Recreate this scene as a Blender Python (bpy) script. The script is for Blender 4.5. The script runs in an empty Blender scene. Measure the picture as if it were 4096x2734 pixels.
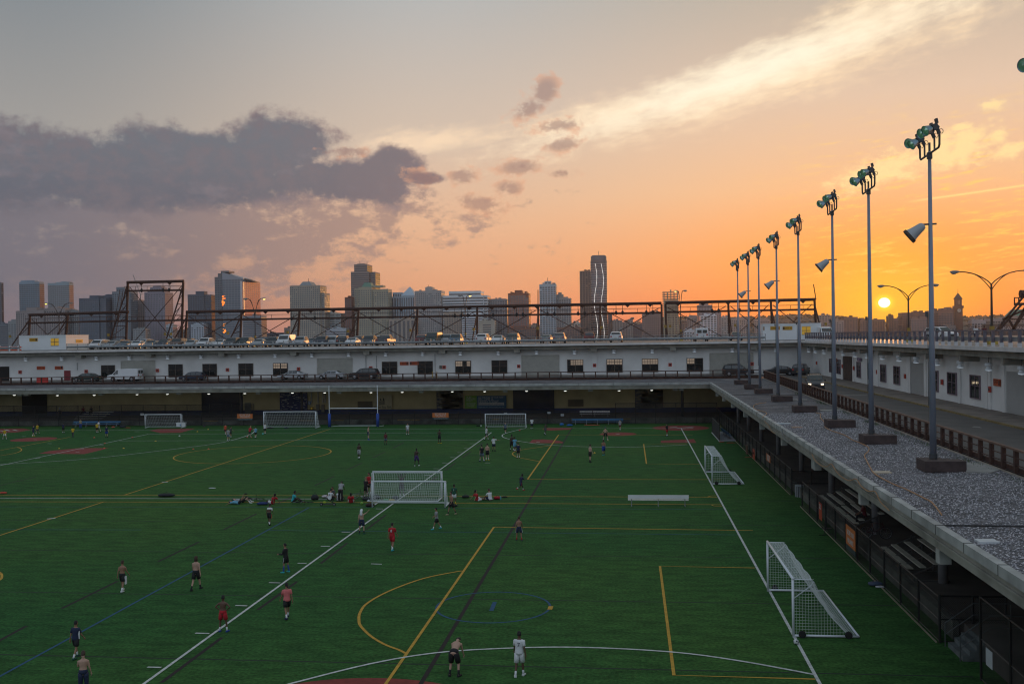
import bpy, bmesh, math, random
from mathutils import Vector, Matrix
random.seed(7)
SC = bpy.context.scene
COL = SC.collection
R = math.radians

# ---------------------------------------------------------------- camera
EYE = 12.6                      # photographer stands on the upper deck of the near wing
YAW, PITCH, ROLL = .1132, -.0052, -.0145
FPX = 4000.0                    # focal length in pixels of the 4096 px wide photograph
_fw = Vector((-math.sin(YAW)*math.cos(PITCH), math.cos(YAW)*math.cos(PITCH), math.sin(PITCH)))
_r = Vector((math.cos(YAW), math.sin(YAW), 0)); _u = _r.cross(_fw)
_r2 = _r*math.cos(ROLL)+_u*math.sin(ROLL); _u2 = _u*math.cos(ROLL)-_r*math.sin(ROLL)
cam_d = bpy.data.cameras.new('camera'); cam = bpy.data.objects.new('camera', cam_d); COL.objects.link(cam)
cam.matrix_world = Matrix(((_r2.x, _u2.x, -_fw.x, 0), (_r2.y, _u2.y, -_fw.y, 0), (_r2.z, _u2.z, -_fw.z, EYE), (0, 0, 0, 1)))
cam_d.sensor_width = 36; cam_d.lens = FPX/4096*36; cam_d.clip_start = .5; cam_d.clip_end = 30000
SC.camera = cam

def ray(px, py): return _fw + _r2*((px-2048)/FPX) - _u2*((py-1367)/FPX)
def gp(px, py, z=0.0):
    d = ray(px, py); t = (z-EYE)/d.z; return Vector((d.x*t, d.y*t, z))
def wp(px, py, Y):
    d = ray(px, py); t = Y/d.y; return Vector((d.x*t, Y, EYE+d.z*t))
def xp(px, py, X):
    d = ray(px, py); t = X/d.x; return Vector((X, d.y*t, EYE+d.z*t))
def rot_near(x, y): return x

SC.view_settings.view_transform = 'Standard'; SC.view_settings.look = 'None'
SC.view_settings.exposure = 0.0; SC.view_settings.gamma = 1.0
SC.cycles.use_denoising = True; SC.cycles.filter_width = 1.15
SC.cycles.max_bounces = 6; SC.cycles.diffuse_bounces = 3; SC.cycles.glossy_bounces = 3
SC.cycles.transparent_max_bounces = 12; SC.cycles.volume_bounces = 1
SC.cycles.sample_clamp_indirect = 3.0; SC.cycles.sample_clamp_direct = 1.6
SC.cycles.caustics_reflective = False; SC.cycles.caustics_refractive = False

# ---------------------------------------------------------------- sun direction
_s = ray(3537, 1210).normalized()
SUN_EL = math.asin(_s.z); SUN_AZ = math.atan2(_s.x, _s.y)     # azimuth from +Y towards +X

# ---------------------------------------------------------------- world
W = bpy.data.worlds.new("World"); SC.world = W; W.use_nodes = True
NT = W.node_tree; NT.nodes.clear()
class X:
    """a float socket with arithmetic"""
    def __init__(s, k): s.k = k
    @staticmethod
    def op(o, *a, clamp=False):
        n = NT.nodes.new('ShaderNodeMath'); n.operation = o; n.use_clamp = clamp
        for i, v in enumerate(a):
            if isinstance(v, X): NT.links.new(v.k, n.inputs[i])
            else: n.inputs[i].default_value = v
        return X(n.outputs[0])
    def __add__(s, o): return X.op('ADD', s, o)
    __radd__ = __add__
    def __sub__(s, o): return X.op('SUBTRACT', s, o)
    def __rsub__(s, o): return X.op('SUBTRACT', o, s)
    def __mul__(s, o): return X.op('MULTIPLY', s, o)
    __rmul__ = __mul__
    def __truediv__(s, o): return X.op('DIVIDE', s, o)
def smooth(v, a, b, lo=0.0, hi=1.0):
    n = NT.nodes.new('ShaderNodeMapRange'); n.interpolation_type = 'SMOOTHSTEP'
    NT.links.new(v.k, n.inputs[0])
    for i, q in enumerate((a, b, lo, hi)): n.inputs[i+1].default_value = q
    return X(n.outputs[0])
def xmax(a, b): return X.op('MAXIMUM', a, b)
def vec(x, y, z):
    n = NT.nodes.new('ShaderNodeCombineXYZ')
    for i, v in enumerate((x, y, z)):
        if isinstance(v, X): NT.links.new(v.k, n.inputs[i])
        else: n.inputs[i].default_value = v
    return n.outputs[0]
def noise(v, scale, detail=4, rough=.55, dist=0.0):
    n = NT.nodes.new('ShaderNodeTexNoise'); NT.links.new(v, n.inputs['Vector'])
    n.inputs['Scale'].default_value = scale; n.inputs['Detail'].default_value = detail
    n.inputs['Roughness'].default_value = rough; n.inputs['Distortion'].default_value = dist
    return X(n.outputs[0])
def srgb(r, g, b):
    f = lambda c: (c/255/12.92) if c/255 <= .04045 else ((c/255+.055)/1.055)**2.4
    return (f(r), f(g), f(b), 1)
def cmix(f, a, b):
    n = NT.nodes.new('ShaderNodeMix'); n.data_type = 'RGBA'; n.clamp_factor = True
    if isinstance(f, X): NT.links.new(f.k, n.inputs[0])
    else: n.inputs[0].default_value = f
    for i, c in ((6, a), (7, b)):
        if isinstance(c, tuple): n.inputs[i].default_value = c
        else: NT.links.new(c, n.inputs[i])
    return n.outputs[2]
def cadd(a, b, blend='ADD', f=1.0):
    n = NT.nodes.new('ShaderNodeMix'); n.data_type = 'RGBA'; n.blend_type = blend
    if isinstance(f, X): NT.links.new(f.k, n.inputs[0])
    else: n.inputs[0].default_value = f
    for i, c in ((6, a), (7, b)):
        if isinstance(c, tuple): n.inputs[i].default_value = c
        else: NT.links.new(c, n.inputs[i])
    return n.outputs[2]
def ramp(f, stops):
    n = NT.nodes.new('ShaderNodeValToRGB'); NT.links.new(f.k, n.inputs[0])
    e = n.color_ramp.elements
    while len(e) < len(stops): e.new(.5)
    for q, (p, c) in zip(e, stops): q.position = p; q.color = c
    return n.outputs[0]
tc = NT.nodes.new('ShaderNodeTexCoord'); sp = NT.nodes.new('ShaderNodeSeparateXYZ')
NT.links.new(tc.outputs['Generated'], sp.inputs[0])
dx, dy, dz = (X(sp.outputs[i]) for i in range(3))
D2 = 57.29578
az = X.op('ARCTAN2', dx, dy)*D2          # degrees, + to the north-west
el = X.op('ARCSINE', dz)*D2
def sky_at(px, py):
    d = ray(px, py).normalized(); return math.atan2(d.x, d.y)*D2, math.asin(d.z)*D2
elf = X.op('MULTIPLY', el, 1/30.0, clamp=True)
left = ramp(elf, [(0, srgb(122, 108, 116)), (.10, srgb(120, 112, 120)), (.22, srgb(146, 136, 134)), (.36, srgb(158, 154, 150)), (.62, srgb(126, 134, 140)), (1, srgb(106, 120, 132))])
midc = ramp(elf, [(0, srgb(206, 132, 106)), (.08, srgb(222, 156, 116)), (.22, srgb(224, 178, 144)), (.36, srgb(210, 188, 168)), (.62, srgb(178, 178, 176)), (1, srgb(140, 154, 158))])
rigt = ramp(elf, [(0, srgb(218, 88, 60)), (.05, srgb(238, 118, 66)), (.13, srgb(244, 158, 92)), (.26, srgb(236, 188, 144)), (.42, srgb(220, 192, 168)), (.62, srgb(184, 174, 160)), (1, srgb(140, 150, 150))])
sky = cmix(smooth(az, -33, -10), left, midc)
sky = cmix(smooth(az, -12, 11), sky, rigt)
# the eastern half behind the camera: cool dusk blue
back = ramp(elf, [(0, srgb(166, 172, 184)), (.4, srgb(176, 186, 200)), (1, srgb(172, 186, 202))])
sky = cmix(smooth(dy, .35, -.3), sky, back)
# glow round the sun
da = az-SUN_AZ*D2; de = el-SUN_EL*D2
r2 = da*da*.55+de*de
g1 = X.op('EXPONENT', r2*(-1/7.0)); g2 = X.op('EXPONENT', (da*da*.30+de*de)*(-1/26.0))
sky = cmix(g2*.85*smooth(el, -1.5, 2.2, .35, 1.0), sky, srgb(252, 150, 38))
sky = cmix(g1*.88, sky, srgb(255, 186, 16))
# ---- clouds, laid out in azimuth / elevation on the sky sphere
P3 = vec(az*.1, el*.1, 0.0)
warp = noise(P3, 3.2, 5, .58)
warp2 = noise(vec(az*.1, el*.2, 3.7), 5.0, 6, .6)
fine = noise(vec(az*.1, el*.13, 9.1), 11, 7, .68)
def blob(px, py, rx, ry, rot=0.0, wz=0):
    """1 in the middle, falling to 0 at the rim of a px-sized ellipse (radii in photograph px)"""
    a, e = sky_at(px, py); a0 = az-a; e0 = el-e
    c, s = math.cos(R(rot)), math.sin(R(rot)); k = FPX/D2
    u = (a0*c+e0*s)*(k/rx); v = (e0*c-a0*s)*(k/ry)
    return 1.0-X.op('SQRT', u*u+v*v)
bank = blob(480, 700, 1060, 165)
for a in ((1120, 590, 290, 150, 3), (1380, 725, 400, 110, -6), (1570, 680, 160, 95, 0), (1700, 715, 110, 34, 0), (40, 680, 320, 180, 0), (740, 620, 520, 130, 0)):
    bank = xmax(bank, blob(*a))
bankm = smooth(bank+(warp-.5)*1.3+(fine-.5)*.75, .0, .40)
low = blob(620, 890, 1250, 190)
for a in ((1450, 900, 260, 70, 0), (300, 1080, 900, 190, 0), (1100, 980, 560, 90, -4)):
    low = xmax(low, blob(*a))
lowm = smooth(low+(warp2-.5)*3.2+(fine-.5)*1.5, -.08, .62)*.85
puff = blob(2080, 668, 120, 42, 4)
for a in ((1850, 705, 80, 48, 0), (2180, 365, 90, 70, 50), (2240, 500, 130, 34, 8), (1920, 815, 150, 48, -12), (2250, 578, 100, 38, 6), (2035, 752, 80, 42, 0),
          (2250, 690, 90, 30, 0), (1385, 606, 130, 30, 0), (1690, 712, 110, 36, -10), (2120, 430, 110, 50, 20), (2100, 430, 60, 30, 45)):
    puff = xmax(puff, blob(*a))
puffm = smooth(puff+(warp2-.5)*2.0+(fine-.5)*3.2, .0, .75)
cir = blob(2950, 350, 1350, 150, 12.5)
for a in ((3450, 120, 620, 160, 16), (1750, 560, 420, 70, 4), (2500, 450, 700, 110, 10)):
    cir = xmax(cir, blob(*a))
cn = noise(vec(az*.08+el*.02, el*.26-az*.052, 1.3), 7, 8, .62)
cirm = smooth(cir*1.0+(cn-.5)*1.3+(warp-.5)*.9, .0, 1.05)
core = blob(3000, 290, 1150, 120, 15)
corem = smooth(core+(cn-.5)*1.0+(warp-.5)*.5, .0, 1.1)
stn = noise(vec(az*.08, el*.5-az*.04, 5.5), 9, 6, .6)
st = smooth(stn, .50, .72)*smooth(el, 1.5, 3.5)*smooth(el, 13.5, 8.0)*smooth(az, 6.0, 14.0)
spots = blob(3600, 655, 330, 80, 14)
for a in ((3880, 555, 130, 46, 22), (3990, 535, 80, 36, 10), (3960, 420, 70, 26, 0), (3850, 505, 50, 18, 0), (3820, 620, 200, 60, 14), (4010, 610, 90, 36, 10)):
    spots = xmax(spots, blob(*a))
spotm = smooth(spots+(warp2-.5)*1.6+(fine-.5)*1.9, .0, .8)
ca, ce = sky_at(4090, 742); cb, cf = sky_at(3680, 800)
tilt = (ce-cf)/(ca-cb)
tr = el-(ce+0.0)-(az-ca)*tilt
trail = X.op('EXPONENT', tr*tr*(-1/.0035))*smooth(az, cb-1.2, cb+1.0)*.75
warm = smooth(az, -20, 12)
sky = cmix(cirm*.85, sky, cmix(warm, srgb(246, 216, 184), srgb(255, 226, 186)))
sky = cmix(corem*.85, sky, srgb(255, 247, 222))
sky = cmix(st*.55, sky, srgb(255, 214, 96))
sky = cmix(spotm*.75, sky, srgb(255, 226, 160))
sky = cmix(trail, sky, srgb(255, 218, 140))
lowc = cmix(smooth(az, -34, -10), srgb(108, 106, 118), srgb(160, 132, 124))
sky = cmix(lowm, sky, lowc)
bright = smooth(bank+(warp-.5)*1.15, .02, .30)*(1.0-0.0)
bankc = cmix(smooth(el, 6, 12), srgb(92, 95, 108), srgb(102, 108, 118))
bankc = cmix(smooth(az, -22, -8)*.8, bankc, srgb(124, 106, 112))
bankc = cmix(smooth(fine*.5+warp*.5, .42, .62), bankc, srgb(112, 106, 114))
edge = smooth(bank+(warp-.5)*1.15, .42, .06)
bankc = cmix(smooth(warp2, .52, .70)*.35, bankc, srgb(136, 126, 132))
bankc = cmix(edge*smooth(az, -34, -12)*.30, bankc, srgb(196, 154, 140))
sky = cmix(bankm*.96, sky, bankc)
sky = cmix(puffm*.62, sky, cmix(smooth(puff, .05, .7), srgb(222, 164, 130), srgb(146, 114, 110)))
# sun disc, a little wider than tall
rd = X.op('SQRT', da*da*.86+de*de*1.12)
disc = smooth(rd, .285, .26)
sky = cmix(smooth(rd, .62, .26)*.9, sky, srgb(255, 222, 40))
dn = X.op('MULTIPLY', disc, 1.0)
sky = cadd(sky, (6, 5.8, 4.4, 1), 'ADD', dn)
# ground below the horizon
sky = cmix(smooth(el, -.1, -1.2), sky, srgb(70, 66, 72))
bg1 = NT.nodes.new('ShaderNodeBackground'); NT.links.new(sky, bg1.inputs[0]); bg1.inputs[1].default_value = 1.05
nish = NT.nodes.new('ShaderNodeTexSky'); nish.sky_type = 'NISHITA'; nish.sun_disc = False
nish.sun_elevation = SUN_EL; nish.sun_rotation = SUN_AZ; nish.altitude = 10; nish.dust_density = 2.0
bg2 = NT.nodes.new('ShaderNodeBackground'); NT.links.new(cadd(nish.outputs[0], (.12, .12, .12, 1), 'MULTIPLY'), bg2.inputs[0]); bg2.inputs[1].default_value = .05
ads = NT.nodes.new('ShaderNodeAddShader'); wo = NT.nodes.new('ShaderNodeOutputWorld')
NT.links.new(bg1.outputs[0], ads.inputs[0]); NT.links.new(bg2.outputs[0], ads.inputs[1]); NT.links.new(ads.outputs[0], wo.inputs[0])
W.cycles.sampling_method = 'MANUAL'; W.cycles.sample_map_resolution = 1024

# ---------------------------------------------------------------- sun lamp
sd = bpy.data.lights.new('sun', 'SUN'); sun = bpy.data.objects.new('sun', sd); COL.objects.link(sun)
sd.energy = 1.5; sd.angle = R(.55); sd.color = (1.0, .44, .15)
sun.rotation_euler = (-_s).to_track_quat('-Z', 'Y').to_euler()

# ---------------------------------------------------------------- materials
MATS = {}
def mat(name, col, rough=.7, metal=0.0, var=.12, vs=1.5, emit=None, es=0.0, bump=0.0, bs=20, spec=.5, detail=3):
    if name in MATS: return MATS[name]
    m = bpy.data.materials.new(name); m.use_nodes = True; t = m.node_tree
    b = t.nodes['Principled BSDF']
    b.inputs['Roughness'].default_value = rough; b.inputs['Metallic'].default_value = metal
    b.inputs['Specular IOR Level'].default_value = spec
    c = tuple(col)+(1,) if len(col) == 3 else tuple(col)
    b.inputs['Base Color'].default_value = c
    if var > 0 or bump > 0:
        tcn = t.nodes.new('ShaderNodeTexCoord')
    if var > 0:
        n = t.nodes.new('ShaderNodeTexNoise'); n.inputs['Scale'].default_value = vs; n.inputs['Detail'].default_value = detail
        t.links.new(tcn.outputs['Object'], n.inputs['Vector'])
        mx = t.nodes.new('ShaderNodeMix'); mx.data_type = 'RGBA'
        mr = t.nodes.new('ShaderNodeMapRange'); mr.inputs[1].default_value = .3; mr.inputs[2].default_value = .7
        t.links.new(n.outputs[0], mr.inputs[0]); t.links.new(mr.outputs[0], mx.inputs[0])
        mx.inputs[6].default_value = tuple(v*(1-var) for v in c[:3])+(1,)
        mx.inputs[7].default_value = tuple(min(1, v*(1+var)) for v in c[:3])+(1,)
        t.links.new(mx.outputs[2], b.inputs['Base Color'])
    if bump > 0:
        n2 = t.nodes.new('ShaderNodeTexNoise'); n2.inputs['Scale'].default_value = bs; n2.inputs['Detail'].default_value = 3
        t.links.new(tcn.outputs['Object'], n2.inputs['Vector'])
        bp = t.nodes.new('ShaderNodeBump'); bp.inputs['Strength'].default_value = bump; bp.inputs['Distance'].default_value = .05
        t.links.new(n2.outputs[0], bp.inputs['Height']); t.links.new(bp.outputs[0], b.inputs['Normal'])
    if emit:
        b.inputs['Emission Color'].default_value = tuple(emit)+(1,); b.inputs['Emission Strength'].default_value = es
    MATS[name] = m; return m

# ---------------------------------------------------------------- mesh helpers
class MB:
    def __init__(s): s.v = []; s.f = []
    def quad(s, a, b, c, d):
        n = len(s.v); s.v += [tuple(a), tuple(b), tuple(c), tuple(d)]; s.f.append((n, n+1, n+2, n+3)); return s
    def poly(s, pts):
        n = len(s.v); s.v += [tuple(p) for p in pts]; s.f.append(tuple(range(n, n+len(pts)))); return s
    def box(s, x0, x1, y0, y1, z0, z1):
        n = len(s.v)
        s.v += [(x0, y0, z0), (x1, y0, z0), (x1, y1, z0), (x0, y1, z0), (x0, y0, z1), (x1, y0, z1), (x1, y1, z1), (x0, y1, z1)]
        s.f += [tuple(n+i for i in q) for q in ((3, 2, 1, 0), (4, 5, 6, 7), (0, 1, 5, 4), (1, 2, 6, 5), (2, 3, 7, 6), (3, 0, 4, 7))]; return s
    def prism(s, pts, z0, z1):
        """pts: outline in xy, anticlockwise"""
        n = len(s.v); k = len(pts)
        s.v += [(p[0], p[1], z0) for p in pts]+[(p[0], p[1], z1) for p in pts]
        s.f.append(tuple(range(n+k-1, n-1, -1))); s.f.append(tuple(range(n+k, n+2*k)))
        for i in range(k): s.f.append((n+i, n+(i+1) % k, n+k+(i+1) % k, n+k+i))
        return s
    def loft(s, rings, cap=True):
        n = len(s.v); k = len(rings[0])
        for r in rings: s.v += [tuple(p) for p in r]
        for j in range(len(rings)-1):
            for i in range(k):
                a = n+j*k+i; b = n+j*k+(i+1) % k
                s.f.append((a, b, b+k, a+k))
        if cap:
            s.f.append(tuple(n+i for i in range(k-1, -1, -1))); m = n+(len(rings)-1)*k
            s.f.append(tuple(m+i for i in range(k)))
        return s
    def tube(s, pts, rad, n=8, cap=True):
        pts = [Vector(p) for p in pts]
        if not hasattr(rad, '__len__'): rad = [rad]*len(pts)
        rings = []; ref = None
        for i, p in enumerate(pts):
            d = (pts[min(i+1, len(pts)-1)]-pts[max(i-1, 0)])
            if d.length < 1e-9: d = Vector((0, 0, 1))
            d.normalize()
            if ref is None:
                ref = Vector((0, 0, 1)) if abs(d.z) < .9 else Vector((1, 0, 0))
            u = d.cross(ref)
            if u.length < 1e-6: u = d.cross(Vector((0, 1, 0)))
            u.normalize(); w = u.cross(d); ref = w
            rings.append([p+u*(math.cos(2*math.pi*a/n)*rad[i])-w*(math.sin(2*math.pi*a/n)*rad[i]) for a in range(n)])
        return s.loft(rings, cap)
    def bar(s, a, b, w, h=None):
        """square bar from a to b"""
        a, b = Vector(a), Vector(b); h = h or w; d = (b-a).normalized()
        ref = Vector((0, 0, 1)) if abs(d.z) < .95 else Vector((1, 0, 0))
        u = d.cross(ref).normalized(); v = u.cross(d)
        rings = [[p+u*(i*w/2)+v*(j*h/2) for i, j in ((-1, -1), (1, -1), (1, 1), (-1, 1))] for p in (a, b)]
        return s.loft(rings)
    def lathe(s, prof, n=16, c=(0, 0, 0), ax=None):
        """prof: (radius, height) pairs about an axis through c"""
        c = Vector(c); ax = Vector(ax or (0, 0, 1)).normalized()
        ref = Vector((1, 0, 0)) if abs(ax.x) < .9 else Vector((0, 1, 0))
        u = ax.cross(ref).normalized(); w = ax.cross(u)
        rings = [[c+ax*h+u*(math.cos(2*math.pi*a/n)*r)+w*(math.sin(2*math.pi*a/n)*r) for a in range(n)] for r, h in prof]
        return s.loft(rings)
    def ell(s, c, rx, ry, rz, n=10, m=6):
        rings = []
        for j in range(m+1):
            t = math.pi*j/m; r = max(math.sin(t), .02)
            rings.append([(c[0]+rx*r*math.cos(2*math.pi*a/n), c[1]+ry*r*math.sin(2*math.pi*a/n), c[2]-rz*math.cos(t)) for a in range(n)])
        return s.loft(rings)
    def build(s, name, m, parent=None, smooth=False, loc=None):
        me = bpy.data.meshes.new(name); me.from_pydata(s.v, [], s.f); me.update()
        if m is not None: me.materials.append(m)
        if smooth:
            for p in me.polygons: p.use_smooth = True
        o = bpy.data.objects.new(name, me); COL.objects.link(o)
        if parent is not None: o.parent = parent
        if loc is not None: o.location = loc
        return o
def tag(o, label=None, cat=None, group=None, kind=None):
    if label: o['label'] = label
    if cat: o['category'] = cat
    if group: o['group'] = group
    if kind: o['kind'] = kind
    return o
def thing(name, label, cat, loc=(0, 0, 0), rz=0, group=None):
    o = bpy.data.objects.new(name, None); COL.objects.link(o); o.empty_display_size = .2
    o.location = loc; o.rotation_euler = (0, 0, rz); return tag(o, label, cat, group)
def struct(o): o['kind'] = 'structure'; return o
def copy_tree(o, parent=None):
    c = o.copy(); COL.objects.link(c); c.parent = parent
    for ch in list(o.children): copy_tree(ch, c)
    return c
ORD = ['first', 'second', 'third', 'fourth', 'fifth', 'sixth', 'seventh', 'eighth', 'ninth', 'tenth', 'eleventh', 'twelfth', 'thirteenth', 'fourteenth',
       'fifteenth', 'sixteenth', 'seventeenth', 'eighteenth', 'nineteenth', 'twentieth', 'twenty-first', 'twenty-second', 'twenty-third']
FONT = None
def text(name, s, size, m, parent, loc, rot=(math.pi/2, 0, 0), wide=None, align='LEFT', ext=.004):
    cu = bpy.data.curves.new(name, 'FONT'); cu.body = s; cu.size = size; cu.extrude = ext; cu.align_x = align; cu.resolution_u = 2
    tmp = bpy.data.objects.new('tmp', cu); COL.objects.link(tmp)
    me = bpy.data.meshes.new_from_object(tmp.evaluated_get(bpy.context.evaluated_depsgraph_get()))
    bpy.data.objects.remove(tmp); me.materials.clear(); me.materials.append(m)
    if wide:
        xs = [v.co.x for v in me.vertices]; k = wide/(max(xs)-min(xs)); x0 = min(xs)
        for v in me.vertices: v.co.x = (v.co.x-x0)*k
    o = bpy.data.objects.new(name, me); COL.objects.link(o); o.parent = parent; o.location = loc; o.rotation_euler = rot
    return o
# ================================================================ setting
def ZM(name, c, **k): return mat(name, c, **k)
def turf_mat():
    m = mat('turf', (.018, .060, .022), rough=.95, var=0, spec=.15); t = m.node_tree; b = t.nodes['Principled BSDF']
    tcn = t.nodes.new('ShaderNodeTexCoord')
    def nz(sc, det, stretch=(1, 1, 1)):
        mp = t.nodes.new('ShaderNodeMapping'); mp.inputs['Scale'].default_value = stretch
        t.links.new(tcn.outputs['Object'], mp.inputs[0])
        n = t.nodes.new('ShaderNodeTexNoise'); n.inputs['Scale'].default_value = sc; n.inputs['Detail'].default_value = det
        t.links.new(mp.outputs[0], n.inputs['Vector']); return n.outputs[0]
    def rr(f, stops):
        n = t.nodes.new('ShaderNodeValToRGB'); t.links.new(f, n.inputs[0]); e = n.color_ramp.elements
        while len(e) < len(stops): e.new(.5)
        for q, (p, c) in zip(e, stops): q.position = p; q.color = c+(1,)
        return n.outputs[0]
    def mul(a, b2):
        n = t.nodes.new('ShaderNodeMix'); n.data_type = 'RGBA'; n.blend_type = 'MULTIPLY'; n.inputs[0].default_value = 1
        t.links.new(a, n.inputs[6]); t.links.new(b2, n.inputs[7]); return n.outputs[2]
    base = rr(nz(.035, 3), [(.32, (.020, .092, .026)), (.68, (.044, .114, .025))])
    a = rr(nz(.7, 6, (1, 2.6, 1)), [(.3, (.62, .66, .66)), (.7, (1.28, 1.24, 1.2))])
    c = rr(nz(7, 5), [(.25, (.45, .50, .46)), (.75, (1.5, 1.45, 1.45))])
    t.links.new(mul(mul(base, a), c), b.inputs['Base Color'])
    n2 = nz(30, 3); bp = t.nodes.new('ShaderNodeBump'); bp.inputs['Strength'].default_value = .5; bp.inputs['Distance'].default_value = .04
    t.links.new(n2, bp.inputs['Height']); t.links.new(bp.outputs[0], b.inputs['Normal'])
    return m
TURF = turf_mat()
CONC = mat('concrete', (.26, .255, .24), rough=.85, var=.25, vs=.7, detail=6, bump=.2)
CONC_D = mat('concrete dark', (.075, .068, .06), rough=.9, var=.35, vs=.6, detail=6)
FASC = mat('white painted steel edge', (.33, .34, .33), rough=.7, var=.30, vs=.9, detail=6)
BEAM = mat('weathered beam paint', (.26, .255, .22), rough=.8, var=.3, vs=.8, detail=6)
WALLW = mat('white painted block wall', (.70, .70, .68), rough=.75, var=.10, vs=.35, detail=6)
CEIL = mat('dark ceiling', (.05, .05, .045), rough=.9, var=.3)  # dark tone for canopy ceiling and soffit
ASPH = mat('asphalt', (.075, .070, .066), rough=.85, var=.25, vs=.5, detail=8, bump=.15)
DECKM = mat('worn deck asphalt', (.17, .155, .14), rough=.7, var=.3, vs=.25, detail=8)
SIDEW = mat('sidewalk concrete', (.19, .16, .135), rough=.9, var=.3, vs=.9, detail=7)
YELW = mat('cream wall paint', (.38, .335, .19), rough=.8, var=.14, vs=.5, detail=6)
NAVY = mat('navy wall paint', (.018, .030, .095), rough=.7, var=.25, vs=.6, detail=5)
NAVD = mat('dark navy roller door', (.010, .016, .045), rough=.6, var=.35, vs=.8)
RUST = mat('rusty brown steel', (.062, .030, .022), rough=.85, var=.35, vs=3)
BLACK = mat('black coated steel', (.012, .012, .013), rough=.5, var=.1)
GALV = mat('galvanised steel', (.30, .32, .33), rough=.45, metal=.6, var=.15)
WHITE = mat('white paint', (.72, .74, .75), rough=.5, var=.05)
WLINE = mat('white field paint', (.50, .52, .50), rough=.9, var=.25, vs=4, detail=5)
YLINE = mat('yellow field paint', (.46, .26, .030), rough=.9, var=.22, vs=4, detail=5)
BLINE = mat('blue field paint', (.012, .070, .15), rough=.9, var=.2, vs=4, detail=5)
KLINE = mat('black field line', (.014, .009, .009), rough=.95, var=.2, vs=4)
SEAM = mat('turf seam', (.010, .022, .012), rough=.95, var=.2, vs=4)
CLAY = mat('red clay turf', (.20, .030, .022), rough=.95, var=.22, vs=3, detail=5)
GLASS = mat('window glass', (.02, .022, .022), rough=.06, var=0, spec=.8)
DARKIN = mat('dark interior', (.012, .011, .010), rough=.8, var=0)

struct(MB().box(-190, 13.4, -30, 144, -2, 0).build('turf', TURF))
wm = mat('river water', (.02, .03, .035), rough=.12, var=0, bump=.6, bs=.4)
struct(MB().poly([(-1650, -55, -4), (1450, -55, -4), (1450, 1421, -4), (-1650, 1421, -4)]).build('river', wm))
# dock platform running behind the fences
struct(MB().box(-190, 60, 144, 153.7, -3.5, .8).build('dock_platform', CONC_D))
struct(MB().prism([(13.4, -30), (60, -30), (60, 143.997), (13.4, 143.997)], -3.5, .8).build('dock_platform', CONC_D))
# gravel roof of the low wing (L shape) : z 5.85 at the edge to 6.0 at the rail
EDGE = [(-190, 141.5), (11.5, 141.5), (10.5, 28.7), (10.0, -30)]
RAILP = [(-190, 150.5), (20.0, 150.5), (18.35, 90), (17.35, 40), (16.3, -30)]
def gravel_mat():
    m = mat('roof gravel', (.2, .2, .2), rough=.9, var=0); t = m.node_tree; b = t.nodes['Principled BSDF']
    tcn = t.nodes.new('ShaderNodeTexCoord')
    v = t.nodes.new('ShaderNodeTexVoronoi'); v.inputs['Scale'].default_value = 12.0; t.links.new(tcn.outputs['Object'], v.inputs['Vector'])
    sp_ = t.nodes.new('ShaderNodeSeparateColor'); t.links.new(v.outputs['Color'], sp_.inputs[0])
    n = t.nodes.new('ShaderNodeValToRGB'); e = n.color_ramp.elements
    for p, c in ((.25, (.29, .285, .31)), (.5, (.37, .355, .385)), (.75, (.45, .43, .455))): e.new(p).color = c+(1,)
    e[0].color = (.10, .096, .10, 1); e[-1].color = (.44, .415, .41, 1)
    t.links.new(sp_.outputs[0], n.inputs[0])
    d = t.nodes.new('ShaderNodeMapRange'); d.inputs[1].default_value = 0; d.inputs[2].default_value = .075; d.inputs[3].default_value = 1.15; d.inputs[4].default_value = .35
    t.links.new(v.outputs['Distance'], d.inputs[0])
    n1 = t.nodes.new('ShaderNodeTexNoise'); n1.inputs['Scale'].default_value = .5; n1.inputs['Detail'].default_value = 5; t.links.new(tcn.outputs['Object'], n1.inputs['Vector'])
    mr = t.nodes.new('ShaderNodeMapRange'); mr.inputs[1].default_value = .35; mr.inputs[2].default_value = .65; mr.inputs[3].default_value = .68; mr.inputs[4].default_value = 1.25
    t.links.new(n1.outputs[0], mr.inputs[0])
    mm = t.nodes.new('ShaderNodeMath'); mm.operation = 'MULTIPLY'; t.links.new(d.outputs[0], mm.inputs[0]); t.links.new(mr.outputs[0], mm.inputs[1])
    x = t.nodes.new('ShaderNodeMix'); x.data_type = 'RGBA'; x.blend_type = 'MULTIPLY'; x.inputs[0].default_value = 1
    t.links.new(n.outputs[0], x.inputs[6]); t.links.new(mm.outputs[0], x.inputs[7]); t.links.new(x.outputs[2], b.inputs['Base Color'])
    bp = t.nodes.new('ShaderNodeBump'); bp.inputs['Strength'].default_value = .9; bp.inputs['Distance'].default_value = .06
    inv = t.nodes.new('ShaderNodeMath'); inv.operation = 'SUBTRACT'; inv.inputs[0].default_value = .1; t.links.new(v.outputs['Distance'], inv.inputs[1])
    t.links.new(inv.outputs[0], bp.inputs['Height']); t.links.new(bp.outputs[0], b.inputs['Normal'])
    return m
GRAV = gravel_mat()
ZE, ZR = 5.80, 6.0
gb = MB()
gb.quad((-190, 141.75, ZE), (11.55, 141.75, ZE), (20, 150.5, ZR), (-190, 150.5, ZR))
gb.poly([(11.55, 141.75, ZE), (10.6, 28.7, ZE), (10.1, -30, ZE), (16.3, -30, ZR), (17.35, 40, ZR), (18.35, 90, ZR), (20, 150.5, ZR)][::-1])
# slab underside and inner sides
struct(gb.build('gravel_roof', GRAV))
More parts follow.
